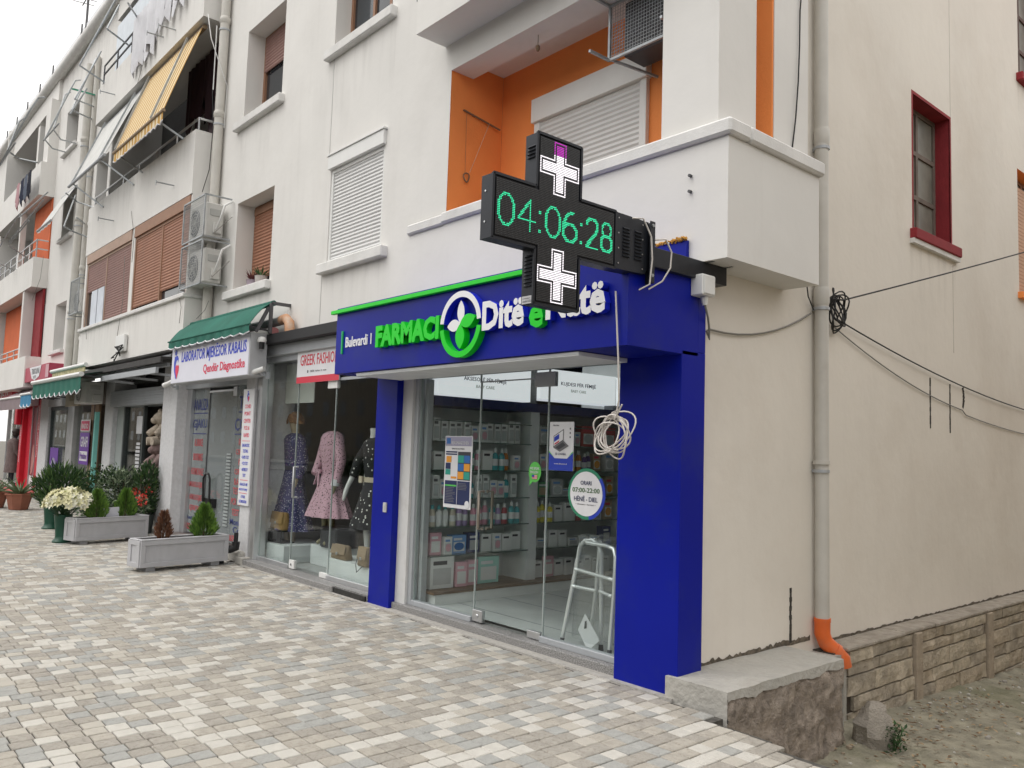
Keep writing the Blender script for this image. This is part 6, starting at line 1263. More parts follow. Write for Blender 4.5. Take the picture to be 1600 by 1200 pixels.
# loggia AC
cage('ac_cage', -4.72, -3.95, 5.10, 5.09, 5.58, 'dark-meshed cage hung under the lintel of the orange loggia'); acunit('air_conditioner', -4.30, 5.32, 5.11, .66, .28, .50, 'dark grey air conditioner in the shaded loggia cage', M('ac_grey', (.055, .055, .06), .5))
m = MB(); m.bar((-4.70, 5.10, 5.09), (-4.50, 5.5, 5.0), .02); obj('cage_bracket', m, steel, label='thin steel strut under the loggia cage', cat='bracket')
m = MB(); m.tube([(-5.55, 5.0, 5.6), (-5.55, 5.0, 5.50)], .003, 5); m.lathe([(.012, 0), (.022, .02), (.02, .05), (.008, .06)], (-5.55, 5.0, 5.44), 8); obj('hanging_weight', m, M('rusty', (.20, .13, .08), .8), label='tiny rusty bulb holder hanging from the loggia lintel', cat='lamp holder', kind='stuff')
rp = thing('clothes_rod', 'rusty rod with a looped cord across the orange loggia corner', 'rod', (-6.4, 5.3, 5.0)); m = MB(); m.tube([(-6.71, 5.02, 5.22), (-6.68, 5.50, 5.13)], .010, 6); m.tube([(-6.71, 5.06, 5.23), (-6.70, 5.06, 4.55)], .002, 4); obj('rod', m, M('rusty', (.20, .13, .08), .8), rp)
m = MB(); m.tube([Vector((-6.70, 5.08, 4.50))+Vector((.01*math.sin(k), .035*math.cos(k*.5236), .05*math.sin(k*.5236))) for k in range(12)], .008, 5, closed=True); obj('cord_ring', m, M('rusty', (.20, .13, .08), .8), rp, smooth=50)
m = MB(); m.tube([(-6.68, 5.35, 5.16), (-6.70, 5.12, 4.56)], .003, 4); obj('cord', m, M('pale_cord', (.6, .4, .28), .8), rp)
# E: print shop
E_ = thing('print_shopfront', 'print shop front with a tan door and a purple poster', 'shop front', (-20.5, 5.0, 0))
m = MB(); m.box(-22.45, 4.96, 0, -21.85, 5.4, 2.9); obj('pillar', m, pilg, E_, bevel=.01)
m = MB(); m.box(-21.85, 5.05, .08, -20.6, 5.06, 2.5); obj('glass_pane', m, glass, E_)
m = MB(); m.box(-20.6, 5.03, .08, -19.95, 5.08, 2.5); obj('tan_door', m, M('tan_door', (.33, .22, .14), .6, var=.1), E_)
m = MB(); m.box(-20.30, 5.02, .08, -20.28, 5.03, 2.5); obj('door_joint', m, darkg, E_)
m = MB(); m.box(-21.9, 4.95, 2.40, -19.15, 5.2, 2.9); obj('lintel', m, M('lintel_taupe', (.22, .19, .17), .8, var=.15), E_)
m = MB(); m.box(-22.0, 4.78, -.02, -19.15, 5.3, .08); obj('step', m, concrete, E_)
m = MB(); m.box(-19.27, 4.78, .1, -19.17, 4.86, 2.2); obj('mint_strip', m, M('mint', (.18, .48, .43), .6), E_)
t = thing('print_poster', 'purple poster with white lettering under a pink panel on the print shop window', 'poster', (-20.7, 4.98, 1.0))
m = MB(); m.box(-21.15, 4.97, 1.02, -20.35, 4.98, 1.75); obj('sheet', m, purp, t); m = MB(); m.box(-21.15, 4.97, 1.78, -20.35, 4.98, 2.05); obj('panel', m, paper, t); patch(t, -21.10, -20.40, 1.80, 2.02, M('pink_ink', (.62, .08, .16), .6), 4.967)
ptext(t, 'RADIO', -20.75, 1.84, .55, .12, paper, 4.964, .02); ptext(t, 'GRAFI', -20.75, 1.42, .62, .24, paper, 4.967, .02); patch(t, -21.08, -20.42, 1.10, 1.32, paper, 4.967); ptext(t, 'Printime', -20.75, 1.14, .58, .15, purp, 4.964, .02)
# F: hair shop
F_ = thing('salon_shopfront', 'bright narrow shop window with hats and a lit tube lamp', 'shop front', (-23.6, 5.0, 0))
m = MB(); m.box(-25.5, 4.96, 0, -24.55, 5.4, 2.9); obj('pillar', m, pill, F_, bevel=.01)
m = MB(); m.box(-24.55, 5.02, .08, -24.45, 5.1, 2.4); m.box(-22.55, 5.02, .08, -22.45, 5.1, 2.4); m.box(-24.55, 5.02, 2.32, -22.45, 5.1, 2.42); obj('window_frame', m, M('frame_dark', (.06, .07, .07), .5), F_)
m = MB(); m.box(-24.45, 5.05, .1, -22.55, 5.06, 2.32); obj('glass_pane', m, glass, F_)
m = MB(); m.box(-24.6, 4.95, 2.42, -22.45, 5.2, 2.9); obj('lintel', m, pilg, F_)
m = MB(); m.tube([(-23.9, 6.2, 2.35), (-22.7, 6.2, 2.35)], .025, 8); obj('tube_lamp', m, M('tube_lit', (.9, .95, .95), .5, emit=(.85, 1, .95), es=6), label='lit white fluorescent tube inside the narrow shop', cat='tube lamp')
m = MB(); m.box(-24.3, 5.9, .08, -24.2, 6.0, 2.2); m.box(-23.2, 5.7, .08, -23.1, 5.8, 2.2); obj('display_pole', m, alug, F_)
for x, z in ((-23.9, 1.85), (-23.2, 1.9)):
    m = MB(); m.lathe([(.16, 0), (.20, .02), (.15, .05), (.13, .22), (.05, .26)], (x, 5.6, z), 12); obj('hat', m, M('dark_felt', (.06, .05, .06), .9), label='dark hat hanging %s in the narrow shop window' % ('left' if x < -23.5 else 'right'), cat='hat', smooth=50)
t = thing('purple_poster', 'purple poster with a white flower emblem low in the narrow shop window', 'poster', (-23.7, 5.0, .5)); m = MB(); m.box(-24.2, 5.0, .45, -23.35, 5.01, 1.35); obj('sheet', m, purp, t)
for k in range(9):
    a = R(10+k*20); m = MB(); m.extr([(.06*math.cos(q*.785), .06*math.sin(q*.785)) for q in range(8)], (-23.78+.28*math.cos(a), 4.998, .72+.32*math.sin(a)), (1, 0, 0), (0, 0, 1), (0, -1, 0), .002); obj('petal', m, lav, t)
# G: red shop
G_ = thing('red_shopfront', 'deep red shop entrance with vertical white lettering on its pillars', 'shop front', (-26.6, 4.8, 0))
redm = M('shop_red', (.50, .012, .03), .5, var=.06); redd = M('shop_dark_red', (.22, .01, .025), .5)
m = MB(); m.box(-28.2, 4.97, 0, -27.85, 5.4, 2.65); obj('pillar', m, redm, G_, bevel=.006)
m = MB(); m.box(-25.85, 4.97, 0, -25.52, 5.4, 2.65); obj('pillar', m, redm, G_, bevel=.006)
m = MB(); m.box(-27.85, 5.1, .1, -27.1, 5.16, 2.5); obj('side_panel', m, redm, G_)
m = MB(); m.box(-27.1, 5.1, .1, -25.85, 5.15, 2.5); obj('door', m, redd, G_)
m = MB(); m.box(-27.0, 5.08, .12, -26.45, 5.10, .5); obj('door_notice', m, paper, G_); 
for x in (-27.08, -26.42, -25.9):
    m = MB(); m.box(x, 5.06, .1, x+.03, 5.09, 2.5); obj('door_stile', m, alug, G_)
m = MB(); m.extr([(.0, 0), (.25, .1), (.38, .45), (.22, .85), (.10, .9), (.02, .5)], (-26.95, 5.095, .5), (1, 0, 0), (0, 0, 1), (0, -1, 0), .003); obj('door_picture', m, M('picture_pink', (.45, .2, .18), .6), G_)
m = MB(); m.box(-27.9, 4.95, 2.48, -25.8, 5.25, 2.75); obj('lintel', m, redd, G_)
m = MB(); m.box(-28.2, 4.5, -.02, -25.5, 5.2, .10); obj('step', m, M('step_red', (.42, .10, .09), .7), G_)
for x, z0, hh, yy, s_ in ((-28.02, .85, 1.5, 4.968, 'fotokopje-fotostudio'), (-25.68, 1.05, 1.35, 4.968, 'fotokopje printime')):
    m = MB(); text(m, s_, (x+.06, yy, z0), hh, .12, U=(0, 0, 1), V=(-1, 0, 0), N=(0, -1, 0), ext=.001, bold=.01); obj('vertical_lettering', m, paper, G_)
m = MB(); m.box(-28.3, 4.82, 1.95, -27.98, 4.965, 2.5); obj('red_cabinet', m, redm, G_, bevel=.02)
t = thing('magazine_sign', 'tilted red box sign with grey lettering on a white shield', 'shop sign', (-24.4, 4.6, 3.0)); m = MB(); m.box(-25.55, 4.5, 3.07, -22.6, 4.85, 3.45); obj('cabinet', m, M('sign_crimson', (.42, .05, .09), .5), t)
m = MB(); m.extr([(-.95, .36), (.45, .36), (.25, .08), (-.25, .0), (-.6, .06)], (-23.9, 4.495, 3.08), (1, 0, 0), (0, 0, 1), (0, -1, 0), .003); obj('shield', m, paper, t); ptext(t, 'TRISOLINI', -24.1, 3.24, .9, .15, grey, 4.49, .02); ptext(t, 'FOTO', -24.15, 3.12, .35, .08, grey, 4.49, .01)
m = MB(); m.box(-22.95, 4.495, 3.1, -22.62, 4.499, 3.42); obj('end_panel', m, M('pale_pink', (.6, .35, .38), .6), t)
# H: clothes sign at the picture edge
t = thing('clothes_sign', 'long red sign with white lettering above the farthest shop', 'shop sign', (-31, 4.8, 2.6)); m = MB(); m.box(-34, 4.75, 2.62, -28.6, 4.95, 3.15); obj('board', m, M('sign_red2', (.50, .07, .09), .5), t); ptext(t, 'VESHJE N', -30.4, 2.80, 2.4, .26, paper, 4.745, .02)
H_ = thing('far_shopfront', 'pale glazed shop front at the left picture edge', 'shop front', (-30.5, 5.0, 0))
for x in (-33, -31.4, -30.3, -29.5, -28.9):
    m = MB(); m.box(x, 5.42, .05, x+.12, 5.52, 2.6); obj('frame_post', m, alu, H_)
m = MB(); m.box(-33, 5.46, .05, -28.8, 5.47, 2.6); obj('glass_pane', m, glass, H_); m = MB(); m.box(-33, 4.7, -.02, -28.3, 5.6, .10); obj('step', m, concrete, H_)
m = MB(); m.box(-29.6, 5.62, .1, -28.5, 5.66, 2.5); obj('inner_door', m, M('cream_door', (.55, .55, .5), .6), H_)
# small awnings of the far shops
awning('green_awning', 'dark green awning with a thick white front bar over the narrow shop', -21.6, -17.3, 4.85, 3.05, 4.0, 2.86, GA, .30, True, 10, .0, bar=pvcw, barr=.05)
awning('grey_awning', 'dull mauve-grey awning over the red shop', -27.4, -23.6, 4.8, 2.95, 4.25, 2.64, M('mauve_awning', (.24, .19, .20), .85), .32, False, 6, .02)
awning('blue_awning', 'small blue awning corner beside the dark green awning', -23.2, -22.0, 4.8, 2.85, 4.05, 2.64, M('blue_awning_cloth', (.05, .22, .38), .85), .25, True, 3, .02)
t = thing('beige_pelmet', 'cream patterned pelmet with a white roller above the dark green awning', 'awning', (-20, 4.4, 3.0)); m = MB(); m.box(-21.6, 4.38, 2.93, -18.7, 4.40, 3.12); obj('cloth', m, M('cream_pattern', (.50, .44, .26), .85, var=.3, scale=8), t); m = MB(); m.tube([(-21.7, 4.38, 3.16), (-18.6, 4.38, 3.16)], .045, 8); obj('roller', m, pvcw, t, smooth=50)
t = thing('stone_board', 'small tan board with faded lettering under the dark green awning', 'sign', (-20.0, 4.6, 2.3)); m = MB(); m.box(-20.9, 4.55, 2.33, -19.72, 4.6, 2.72); obj('board', m, M('tan_board', (.36, .31, .23), .8, var=.2, scale=4), t); ptext(t, 'ILLI', -20.3, 2.45, .4, .16, M('faded', (.24, .21, .15), .8), 4.545, .02); ptext(t, '100', -19.95, 2.60, .4, .16, red, 4.54, .02)

# ================================================================== UPPER BALCONIES, AWNINGS, LAUNDRY
yel = STRIPE('yellow_striped_cloth', (.50, .28, .06), (.72, .62, .42), 36, 0)
A = awning('striped_awning', 'faded yellow striped awning let down from the balcony above', -16.2, -13.45, 4.56, 8.56, 4.02, 6.95, yel, .16, True, 12, -.02, bar=M('rail_brown', (.28, .20, .12), .5), arms=0)
for p, q in (((-16.05, 4.5, 8.55), (-16.05, 3.99, 6.97)), ((-14.0, 4.5, 8.55), (-14.0, 3.99, 6.97)), ((-16.15, 4.02, 6.95), (-15.9, 4.46, 6.62)), ((-13.9, 4.02, 6.95), (-13.75, 4.46, 6.68))):
    m = MB(); m.bar(p, q, .03); obj('arm', m, steel, A)
whm = M('white_awning_cloth', (.58, .58, .56), .85, bump=.1)
A = awning('white_awning', 'off-white awning let down left of the yellow striped one', -19.3, -16.6, 4.56, 8.50, 3.95, 7.0, whm, .0, False, 8, -.02, bar=alug, arms=0)
for x in (-19.0, -16.9):
    m = MB(); m.bar((x, 4.5, 8.5), (x, 3.93, 7.0), .03); obj('arm', m, steel, A); m = MB(); m.bar((x, 3.95, 7.0), (x+.5, 4.46, 6.5), .03); obj('arm', m, steel, A)
def railing(name, lab_, pts, zs, n, mat=alu, r=.02):
    t = thing(name, lab_, 'railing', pts[0]); 
    for z in zs:
        m = MB(); m.tube([(x, y, z) for x, y, _ in pts], r, 8); obj('rail', m, mat, t, smooth=40)
    for a, b in zip(pts, pts[1:]):
        L_ = (Vector(b)-Vector(a)).length; k = max(1, int(L_/.9))
        for i in range(k+1): 
            p = Vector(a).lerp(Vector(b), i/k); m = MB(); m.tube([(p.x, p.y, pts[0][2]), (p.x, p.y, zs[0])], r*.9, 8); obj('post', m, mat, t, smooth=40)
    return t
railing('balcony_railing', 'low steel rail on the balcony under the yellow awning', [(-19.5, 4.54, 6.7), (-13.27, 4.54, 6.7), (-13.27, 4.85, 6.7)], (6.92,), 6)
railing('balcony_railing', 'double steel rail on the orange balcony at the left edge', [(-31, 4.54, 6.55), (-25.47, 4.54, 6.55), (-25.47, 4.85, 6.55)], (7.05, 6.8), 6)
railing('balcony_railing', 'short steel rail on the lowest orange balcony', [(-29.5, 4.54, 3.8), (-26.5, 4.54, 3.8)], (4.1, 3.95), 4)
railing('balcony_railing', 'dark rail of the top balcony behind the white laundry', [(-19.5, 4.52, 9.45), (-13.3, 4.52, 9.45)], (9.95, 9.75), 8, dsteel, .018)
m = MB(); m.box(-19.6, 4.75, 9.5, -17.0, 4.78, 11.0); obj('balcony_screen', m, M('pale_blue_panel', (.62, .67, .72), .5), label='pale panel closing the top balcony', cat='panel')
def laundry(x0, x1, y, z, drop, mat, lab_, n=30, cat='laundry', jag=.12):
    m = MB(); V = []
    for i in range(n+1):
        x = x0+(x1-x0)*i/n; dy = .035*math.sin(i*1.9)+.02*math.sin(i*.7); d = drop*(1+jag*math.sin(i*.9)+jag*.6*math.sin(i*2.3)); V += [(x, y+dy*.4, z), (x, y+dy, z-d*.5), (x, y+dy*1.3, z-d)]
    F = []
    for i in range(n): F += [(3*i, 3*i+3, 3*i+4, 3*i+1), (3*i+1, 3*i+4, 3*i+5, 3*i+2)]
    m.add(V, F); m.add([(a, b+.006, c) for a, b, c in V], [tuple(reversed(f)) for f in F]); return obj('laundry', m, mat, label=lab_, cat=cat, smooth=80)
laundry(-16.9, -15.6, 4.38, 9.95, 1.05, cloth_white, 'white sheet hung over the top balcony rail'); laundry(-15.5, -14.0, 4.36, 9.95, .7, cloth_white, 'shorter row of white linen right of the sheet', jag=.3)
laundry(-24.9, -24.5, 4.3, 8.05, .55, M('navy_cloth', (.03, .035, .06), .9), 'dark garment on the far balcony line', 8, jag=.2) if False else None
for x, mt, nm in ((-27.2, M('pink_cloth', (.5, .30, .32), .9), 'pink garment hanging on the far left balcony'), (-26.6, M('navy_cloth', (.03, .035, .06), .9), 'navy garment hanging beside the pink one'), (-26.1, M('slate_cloth', (.12, .14, .18), .9), 'slate garment in the middle of the far clothes line'), (-25.6, M('ink_cloth', (.02, .022, .035), .9), 'black garment at the right end of the far clothes line')): laundry(x-.22, x+.2, 4.25, 8.95, .62, mt, nm, 8, jag=.2)
# folded awning arms and poles sticking out of the facade
def armset(name, lab_, rods, mat=steel, r=.018):
    t = thing(name, lab_, 'awning frame', rods[0][0])
    for k, rd in enumerate(rods): 
        m = MB(); m.tube(rd, r, 6); obj('rod', m, mat, t, smooth=60)
def A_(px, py, y): return tuple(at(px, py, 'y', y))
armset('folded_awning', 'bare awning frame over the top balcony', [[A_(180, 0, 4.45), A_(124, 102, 3.9)], [A_(124, 102, 3.9), A_(165, 130, 4.5)], [A_(200, 5, 3.9), A_(215, 28, 4.5)], [A_(167, 45, 3.9), A_(200, 70, 4.5)], [A_(167, 45, 3.9), A_(186, 8, 4.45)]])
armset('folded_awning', 'folded awning rods with a green bar over the recess', [[A_(158, 80, 4.6), A_(117, 155, 4.0)], [A_(150, 92, 4.6), A_(112, 172, 4.0)], [A_(117, 155, 4.0), A_(148, 167, 4.8)], [A_(112, 172, 4.0), A_(146, 187, 4.8)], [A_(110, 178, 3.95), A_(136, 138, 4.2)]])
m = MB(); m.bar(A_(114, 139, 4.1), A_(150, 149, 4.8), .06, .03); obj('green_bar', m, M('green_paint', (.03, .28, .18), .6), label='short green bar across the folded awning rods', cat='bar')
armset('folded_awning', 'curved awning hoop left of the recess window', [[A_(126, 125, 4.8), A_(118, 126, 4.5), A_(110, 140, 4.3), A_(70, 218, 3.9)], [A_(110, 144, 4.6), A_(102, 148, 4.4), A_(84, 200, 4.0)], [A_(70, 218, 3.9), A_(82, 232, 4.2), A_(103, 238, 4.8)], [A_(84, 203, 3.95), A_(95, 218, 4.3), A_(118, 224, 4.8)], [A_(68, 220, 3.9), A_(92, 193, 4.0)]])
armset('folded_awning', 'long rolled awning on hoops along the far roof edge', [[A_(70, 152, 4.5), A_(60, 153, 4.4), A_(45, 175, 4.2), A_(0, 258, 3.8)], [A_(42, 182, 4.5), A_(30, 190, 4.3), A_(12, 235, 3.9)], [A_(24, 223, 3.9), A_(0, 258, 3.9)], [A_(15, 238, 3.9), A_(30, 248, 4.2), A_(58, 254, 4.6)]], r=.025)
armset('folded_awning', 'folded green awning rods over the orange balcony', [[A_(75, 300, 4.5), A_(30, 340, 4.0)], [A_(68, 312, 4.5), A_(14, 378, 4.0)], [A_(45, 345, 4.1), A_(16, 380, 4.0)], [A_(30, 335, 4.0), A_(0, 385, 4.0)], [A_(14, 384, 4.0), A_(44, 404, 4.5)], [A_(0, 412, 4.0), A_(22, 423, 4.5)]])
t = awning('white_awning', 'small off-white awning over the narrow recess window', -24.2, -22.7, 4.8, 8.0, 4.3, 7.0, whm, .08, False, 4, 0, bar=alug, arms=0)
armset('folded_awning', 'thin arms of the small white awning', [[A_(118, 305, 4.8), A_(100, 354, 4.2)], [A_(100, 354, 4.2), A_(115, 362, 4.5), A_(141, 372, 4.8)], [A_(120, 340, 4.2), A_(133, 350, 4.8)], [A_(102, 301, 4.2), A_(120, 315, 4.5), A_(146, 324, 4.6)]])
laundry(-15.2, -13.5, 4.95, 8.5, 1.1, M('plum_cloth', (.045, .022, .028), .95), 'dark plum cloth draped under the ceiling behind the yellow awning', 24, 'cloth', .25)
laundry(-14.3, -13.35, 5.05, 8.5, 1.85, M('lilac_curtain', (.20, .16, .18), .9), 'dull lilac curtain at the right end of the awning balcony', 26, 'curtain', .02)
armset('clothes_pole', 'thin grey pole slanting from the bay by the yellow awning', [[A_(325, 22, 4.3), A_(330, 60, 4.3), A_(355, 135, 4.6), A_(350, 200, 4.7)], [A_(339, 40, 4.4), A_(333, 140, 4.4)]], pvcw, .008)
wire([A_(332, 140, 4.4), A_(333, 200, 4.4), A_(327, 265, 4.45), A_(316, 300, 4.46)], .006, bcable, 'black cable hanging past the balcony corner')
for i, (a, b) in enumerate((((222, 75), (215, 130)), ((205, 330), (206, 410)), ((195, 400), (180, 545)), ((68, 400), (50, 470)), ((124, 470), (135, 530)), ((326, 470), (307, 498)), ((278, 455), (280, 505)))):
    wire([A_(*a, YB-.02), A_((a[0]+b[0])/2+4, (a[1]+b[1])/2, YB-.03), A_(*b, YB-.02)], .005, gcable, ('thin dark cable on the top balcony parapet', 'thin cable on the pier between the two wide shutters', 'thin cable dropping to the meter box over the canopy', 'thin cable down the orange balcony corner', 'thin cable left of the mauve shutters', 'curved black cable under the wire cages', 'short cable at the bay corner above the green awning')[i])
t = thing('meter_box', 'small white junction box with cable tangle above the metal canopy', 'junction box', A_(186, 548, 4.42)); p = Vector(A_(186, 548, 4.40)); m = MB(); m.box(p.x-.28, p.y, p.z-.02, p.x+.28, p.y+.06, p.z+.30); obj('box', m, pvcw, t, bevel=.01)
m = MB(); m.tube([p+Vector((random.uniform(-.4, .4), -.03+random.uniform(-.03, .02), random.uniform(-.2, .1))) for k in range(12)], .012, 5); obj('cables', m, bcable, t, smooth=60)
# window-sill flowerpots
for x, s_, lab_, mt in ((-11.85, .15, 'mauve flowerpot with reddish leaves on the window sill', M('mauve_pot', (.34, .28, .33), .6)), (-11.55, .17, 'pale flowerpot with thin green stems on the window sill', M('pale_pot', (.5, .46, .44), .6))):
    t = thing('flowerpot', lab_, 'flowerpot', (x, 5.0, 3.95)); m = MB(); m.lathe([(.07, 0), (.095, s_), (.10, s_), (.08, s_-.01)], (x, 5.0, 3.951), 12); obj('pot', m, mt, t, smooth=40); m = MB()
    for k in range(26): a = random.uniform(0, 6.28); m.leaf((x+.03*math.cos(a), 5.0+.03*math.sin(a), 3.95+s_), (math.cos(a)*.6, math.sin(a)*.6, random.uniform(.2, 1)), (0, 0, 1), random.uniform(.10, .2), .03, 0)
    obj('leaves', m, M('red_leaf', (.16, .05, .05), .7) if 'red' in lab_ else M('weed_green', (.045, .10, .03), .7, var=.3), t)
# roof aerial
t = thing('roof_aerial', 'thin television aerials and pole on the far roof', 'aerial', A_(136, 60, 4.7)); b = Vector(A_(134, 52, 4.8)); m = MB(); m.tube([b, b+Vector((0, 0, 2.2))], .03, 6); obj('mast', m, dsteel, t)
for zz in (1.0, 1.5, 2.0):
    m = MB(); m.tube([b+Vector((-.6, 0, zz)), b+Vector((1.0, 0, zz+.1))], .015, 5); obj('boom', m, dsteel, t)
    for k in range(6): m = MB(); m.tube([b+Vector((-.5+k*.28, -.25, zz)), b+Vector((-.5+k*.28, .25, zz+.05))], .010, 4); obj('element', m, dsteel, t)
# drainage spouts / iron pegs in the facade
for px, py, yy in ((690, 8, YW), (275, 47, YB), (256, 58, YB), (178, 345, YB), (272, 290, YB), (180, 148, YB)):
    p = Vector(A_(px, py, yy)); m = MB(); m.tube([p+Vector((0, .02, 0)), p+Vector((-.05, -.28, .01))], .012, 6); m.tube([p+Vector((-.05, -.28, -.05)), p+Vector((-.05, -.28, .04))], .008, 5); obj('clothes_hook', m, steel, label={690: 'iron hook on the white wall left of the loggia', 275: 'iron peg on the upper balcony parapet right', 256: 'iron peg on the upper balcony parapet left', 178: 'iron peg above the mauve shutters', 272: 'iron peg under the yellow awning rail', 180: 'iron peg below the top balcony rail'}[px], cat='hook', kind=None)
for z_ in (3.72, 3.60):
    m = MB(); m.tube([(-3.62, 4.832, z_), (-3.62, 4.80, z_)], .012, 6); obj('anchor_bolt', m, dsteel, label='%s rusty anchor bolt in the white parapet' % ('upper' if z_ > 3.65 else 'lower'), cat='bolt')

# ================================================================== PLANTERS AND PLANTS
gw = M('grey_painted_wood', (.46, .46, .475), .6, var=.05, bump=.15, bscale=30, stain=(.36, .36, .36), sscale=6, samt=.3); soil = M('potting_soil', (.05, .035, .025), 1, var=.4, scale=30, bump=1)
pt = thing('wooden_planter', 'grey panelled wooden planter with one dry and one green conifer', 'planter', (0, 0, 0), 'grey wooden planters')
L_, Wd, z0, z1 = 1.20, .30, .055, .385
def part(nm, *bx, mt=gw, bv=.004):
    m = MB(); m.box(*bx); return obj(nm, m, mt, pt, bevel=bv)
part('side_board', -.02, 0, z0, 0-.001, L_, z1); part('side_board', -Wd, 0, z0, -Wd+.02, L_, z1); part('end_board', -Wd+.02, 0, z0, -.021, .02, z1); part('end_board', -Wd+.02, L_-.02, z0, -.021, L_, z1)
for nm, bx in (('top_rail', (0, 0, z1-.06, .022, L_, z1)), ('bottom_rail', (0, 0, z0, .022, L_, z0+.06)), ('stile', (0, 0, z0+.06, .022, .06, z1-.06)), ('stile', (0, L_-.06, z0+.06, .022, L_, z1-.06)), ('end_rail', (-Wd, -.014, z1-.06, .0, 0, z1)), ('end_rail', (-Wd, -.014, z0, .0, 0, z0+.06)), ('end_stile', (-Wd, -.014, z0+.06, -Wd+.08, 0, z1-.06)), ('end_stile', (-.08, -.014, z0+.06, 0, 0, z1-.06))): part(nm, *bx)
part('rim', -.045, 0, z1, .026, L_, z1+.016); part('rim', -Wd-.005, 0, z1, -Wd+.045, L_, z1+.016); part('rim', -Wd+.045, -.016, z1, -.045, .045, z1+.016); part('rim', -Wd+.045, L_-.045, z1, -.045, L_+.01, z1+.016)
part('soil', -Wd+.02, .02, z1-.08, -.02, L_-.02, z1-.03, mt=soil, bv=0)
for y in (.10, L_-.22):
    part('foot', -Wd+.02, y, 0, -.02, y+.12, z0, mt=M('foot_wood', (.38, .38, .39), .7))
pt.location = (-10.72, 3.29, 0); pt.rotation_euler.z = R(9)
p2 = dup(pt, (-13.88, 3.29, 0), 'grey panelled wooden planter with two green conifers and a white card', R(15), 1)
def conifer(x, y, z, h, r, mats, lab_, n=900, up=.8):
    t = thing('dwarf_conifer', lab_, 'conifer', (x, y, z)); m = MB()
    for k in range(n):
        u = random.random()**.75; a = random.uniform(0, 6.28); rr = r*min(1, 1.25*(1-u)**.75)*math.sqrt(random.uniform(.02, 1))*min(1, .62+u*3)*(1+.22*noise.noise(Vector((math.cos(a)*1.5, math.sin(a)*1.5, u*5+x))))
        p = Vector((x+rr*math.cos(a), y+rr*math.sin(a), z+.02+u*h*.93)); d = Vector((math.cos(a)*.55, math.sin(a)*.55, up+random.uniform(-.25, .5)))
        m.leaf(p, d, (math.sin(a), -math.cos(a), random.uniform(-.6, .6)), random.uniform(.05, .095), random.uniform(.012, .022), random.choices(range(len(mats)), [4, 3, 2][:len(mats)])[0], .2)
    obj('foliage', m, mats, t, smooth='keep'); m = MB(); m.tube([(x, y, z-.05), (x, y, z+h*.8)], [.016, .005], 6); obj('stem', m, M('bark', (.10, .07, .05), .9), t)
cg_ = [M('conifer_fresh', (.15, .27, .04), .75, var=.3, scale=25), M('conifer_mid', (.10, .20, .035), .75, var=.3, scale=25), M('conifer_deep', (.06, .125, .024), .75)]
cd = [M('conifer_dry', (.17, .075, .04), .85, var=.3, scale=25), M('conifer_dry2', (.11, .05, .03), .85), M('conifer_dry3', (.22, .12, .07), .85)]
def onpl(base, rot, u, v): return (base[0]+v*math.cos(rot)-u*math.sin(rot), base[1]+v*math.sin(rot)+u*math.cos(rot))
q = onpl((-10.72, 3.29), R(9), .36, -.15); conifer(*q, .34, .36, .085, cd, 'small dried brown conifer in the nearer planter', 800)
q = onpl((-10.72, 3.29), R(9), .92, -.15); conifer(*q, .34, .44, .155, cg_, 'green conifer beside the dry one in the nearer planter', 2200)
q = onpl((-13.88, 3.29), R(15), .40, -.15); conifer(*q, .34, .46, .17, cg_, 'left green conifer in the farther planter', 2200)
q = onpl((-13.88, 3.29), R(15), .88, -.15); conifer(*q, .34, .46, .165, cg_, 'right green conifer in the farther planter', 2200)
q = onpl((-13.88, 3.29), R(15), .60, -.08); m = MB(); m.cbox((q[0], q[1], .46), (.01, .26, .17), rot=Matrix.Rotation(R(15), 3, 'Z')); obj('white_card', m, M('card_white', (.62, .62, .68), .6), label='blank white card standing between the two conifers', cat='card')
leafm = [M('leaf_deep', (.022, .055, .018), .6, var=.3, scale=12), M('leaf_mid', (.045, .10, .028), .6, var=.3, scale=12), M('leaf_light', (.10, .17, .045), .6, var=.3, scale=12)]
varm = [M('leaf_variegated', (.30, .36, .24), .7, var=.35, scale=14), M('leaf_greygreen', (.11, .16, .09), .7, var=.3, scale=12), M('leaf_deep', (.022, .055, .018), .6)]
def potm(x, y, r0, r1, h, mat, par, z=0, n=18, rim=.0):
    m = MB(); m.lathe([(r0*.9, 0), (r0, .01), (r1, h), (r1+rim, h), (r1+rim, h-.03 if rim else h), (r1*.88, h-.005), (r1*.85, h-.05)], (x, y, z), n); return obj('pot', m, mat, par, smooth=40)
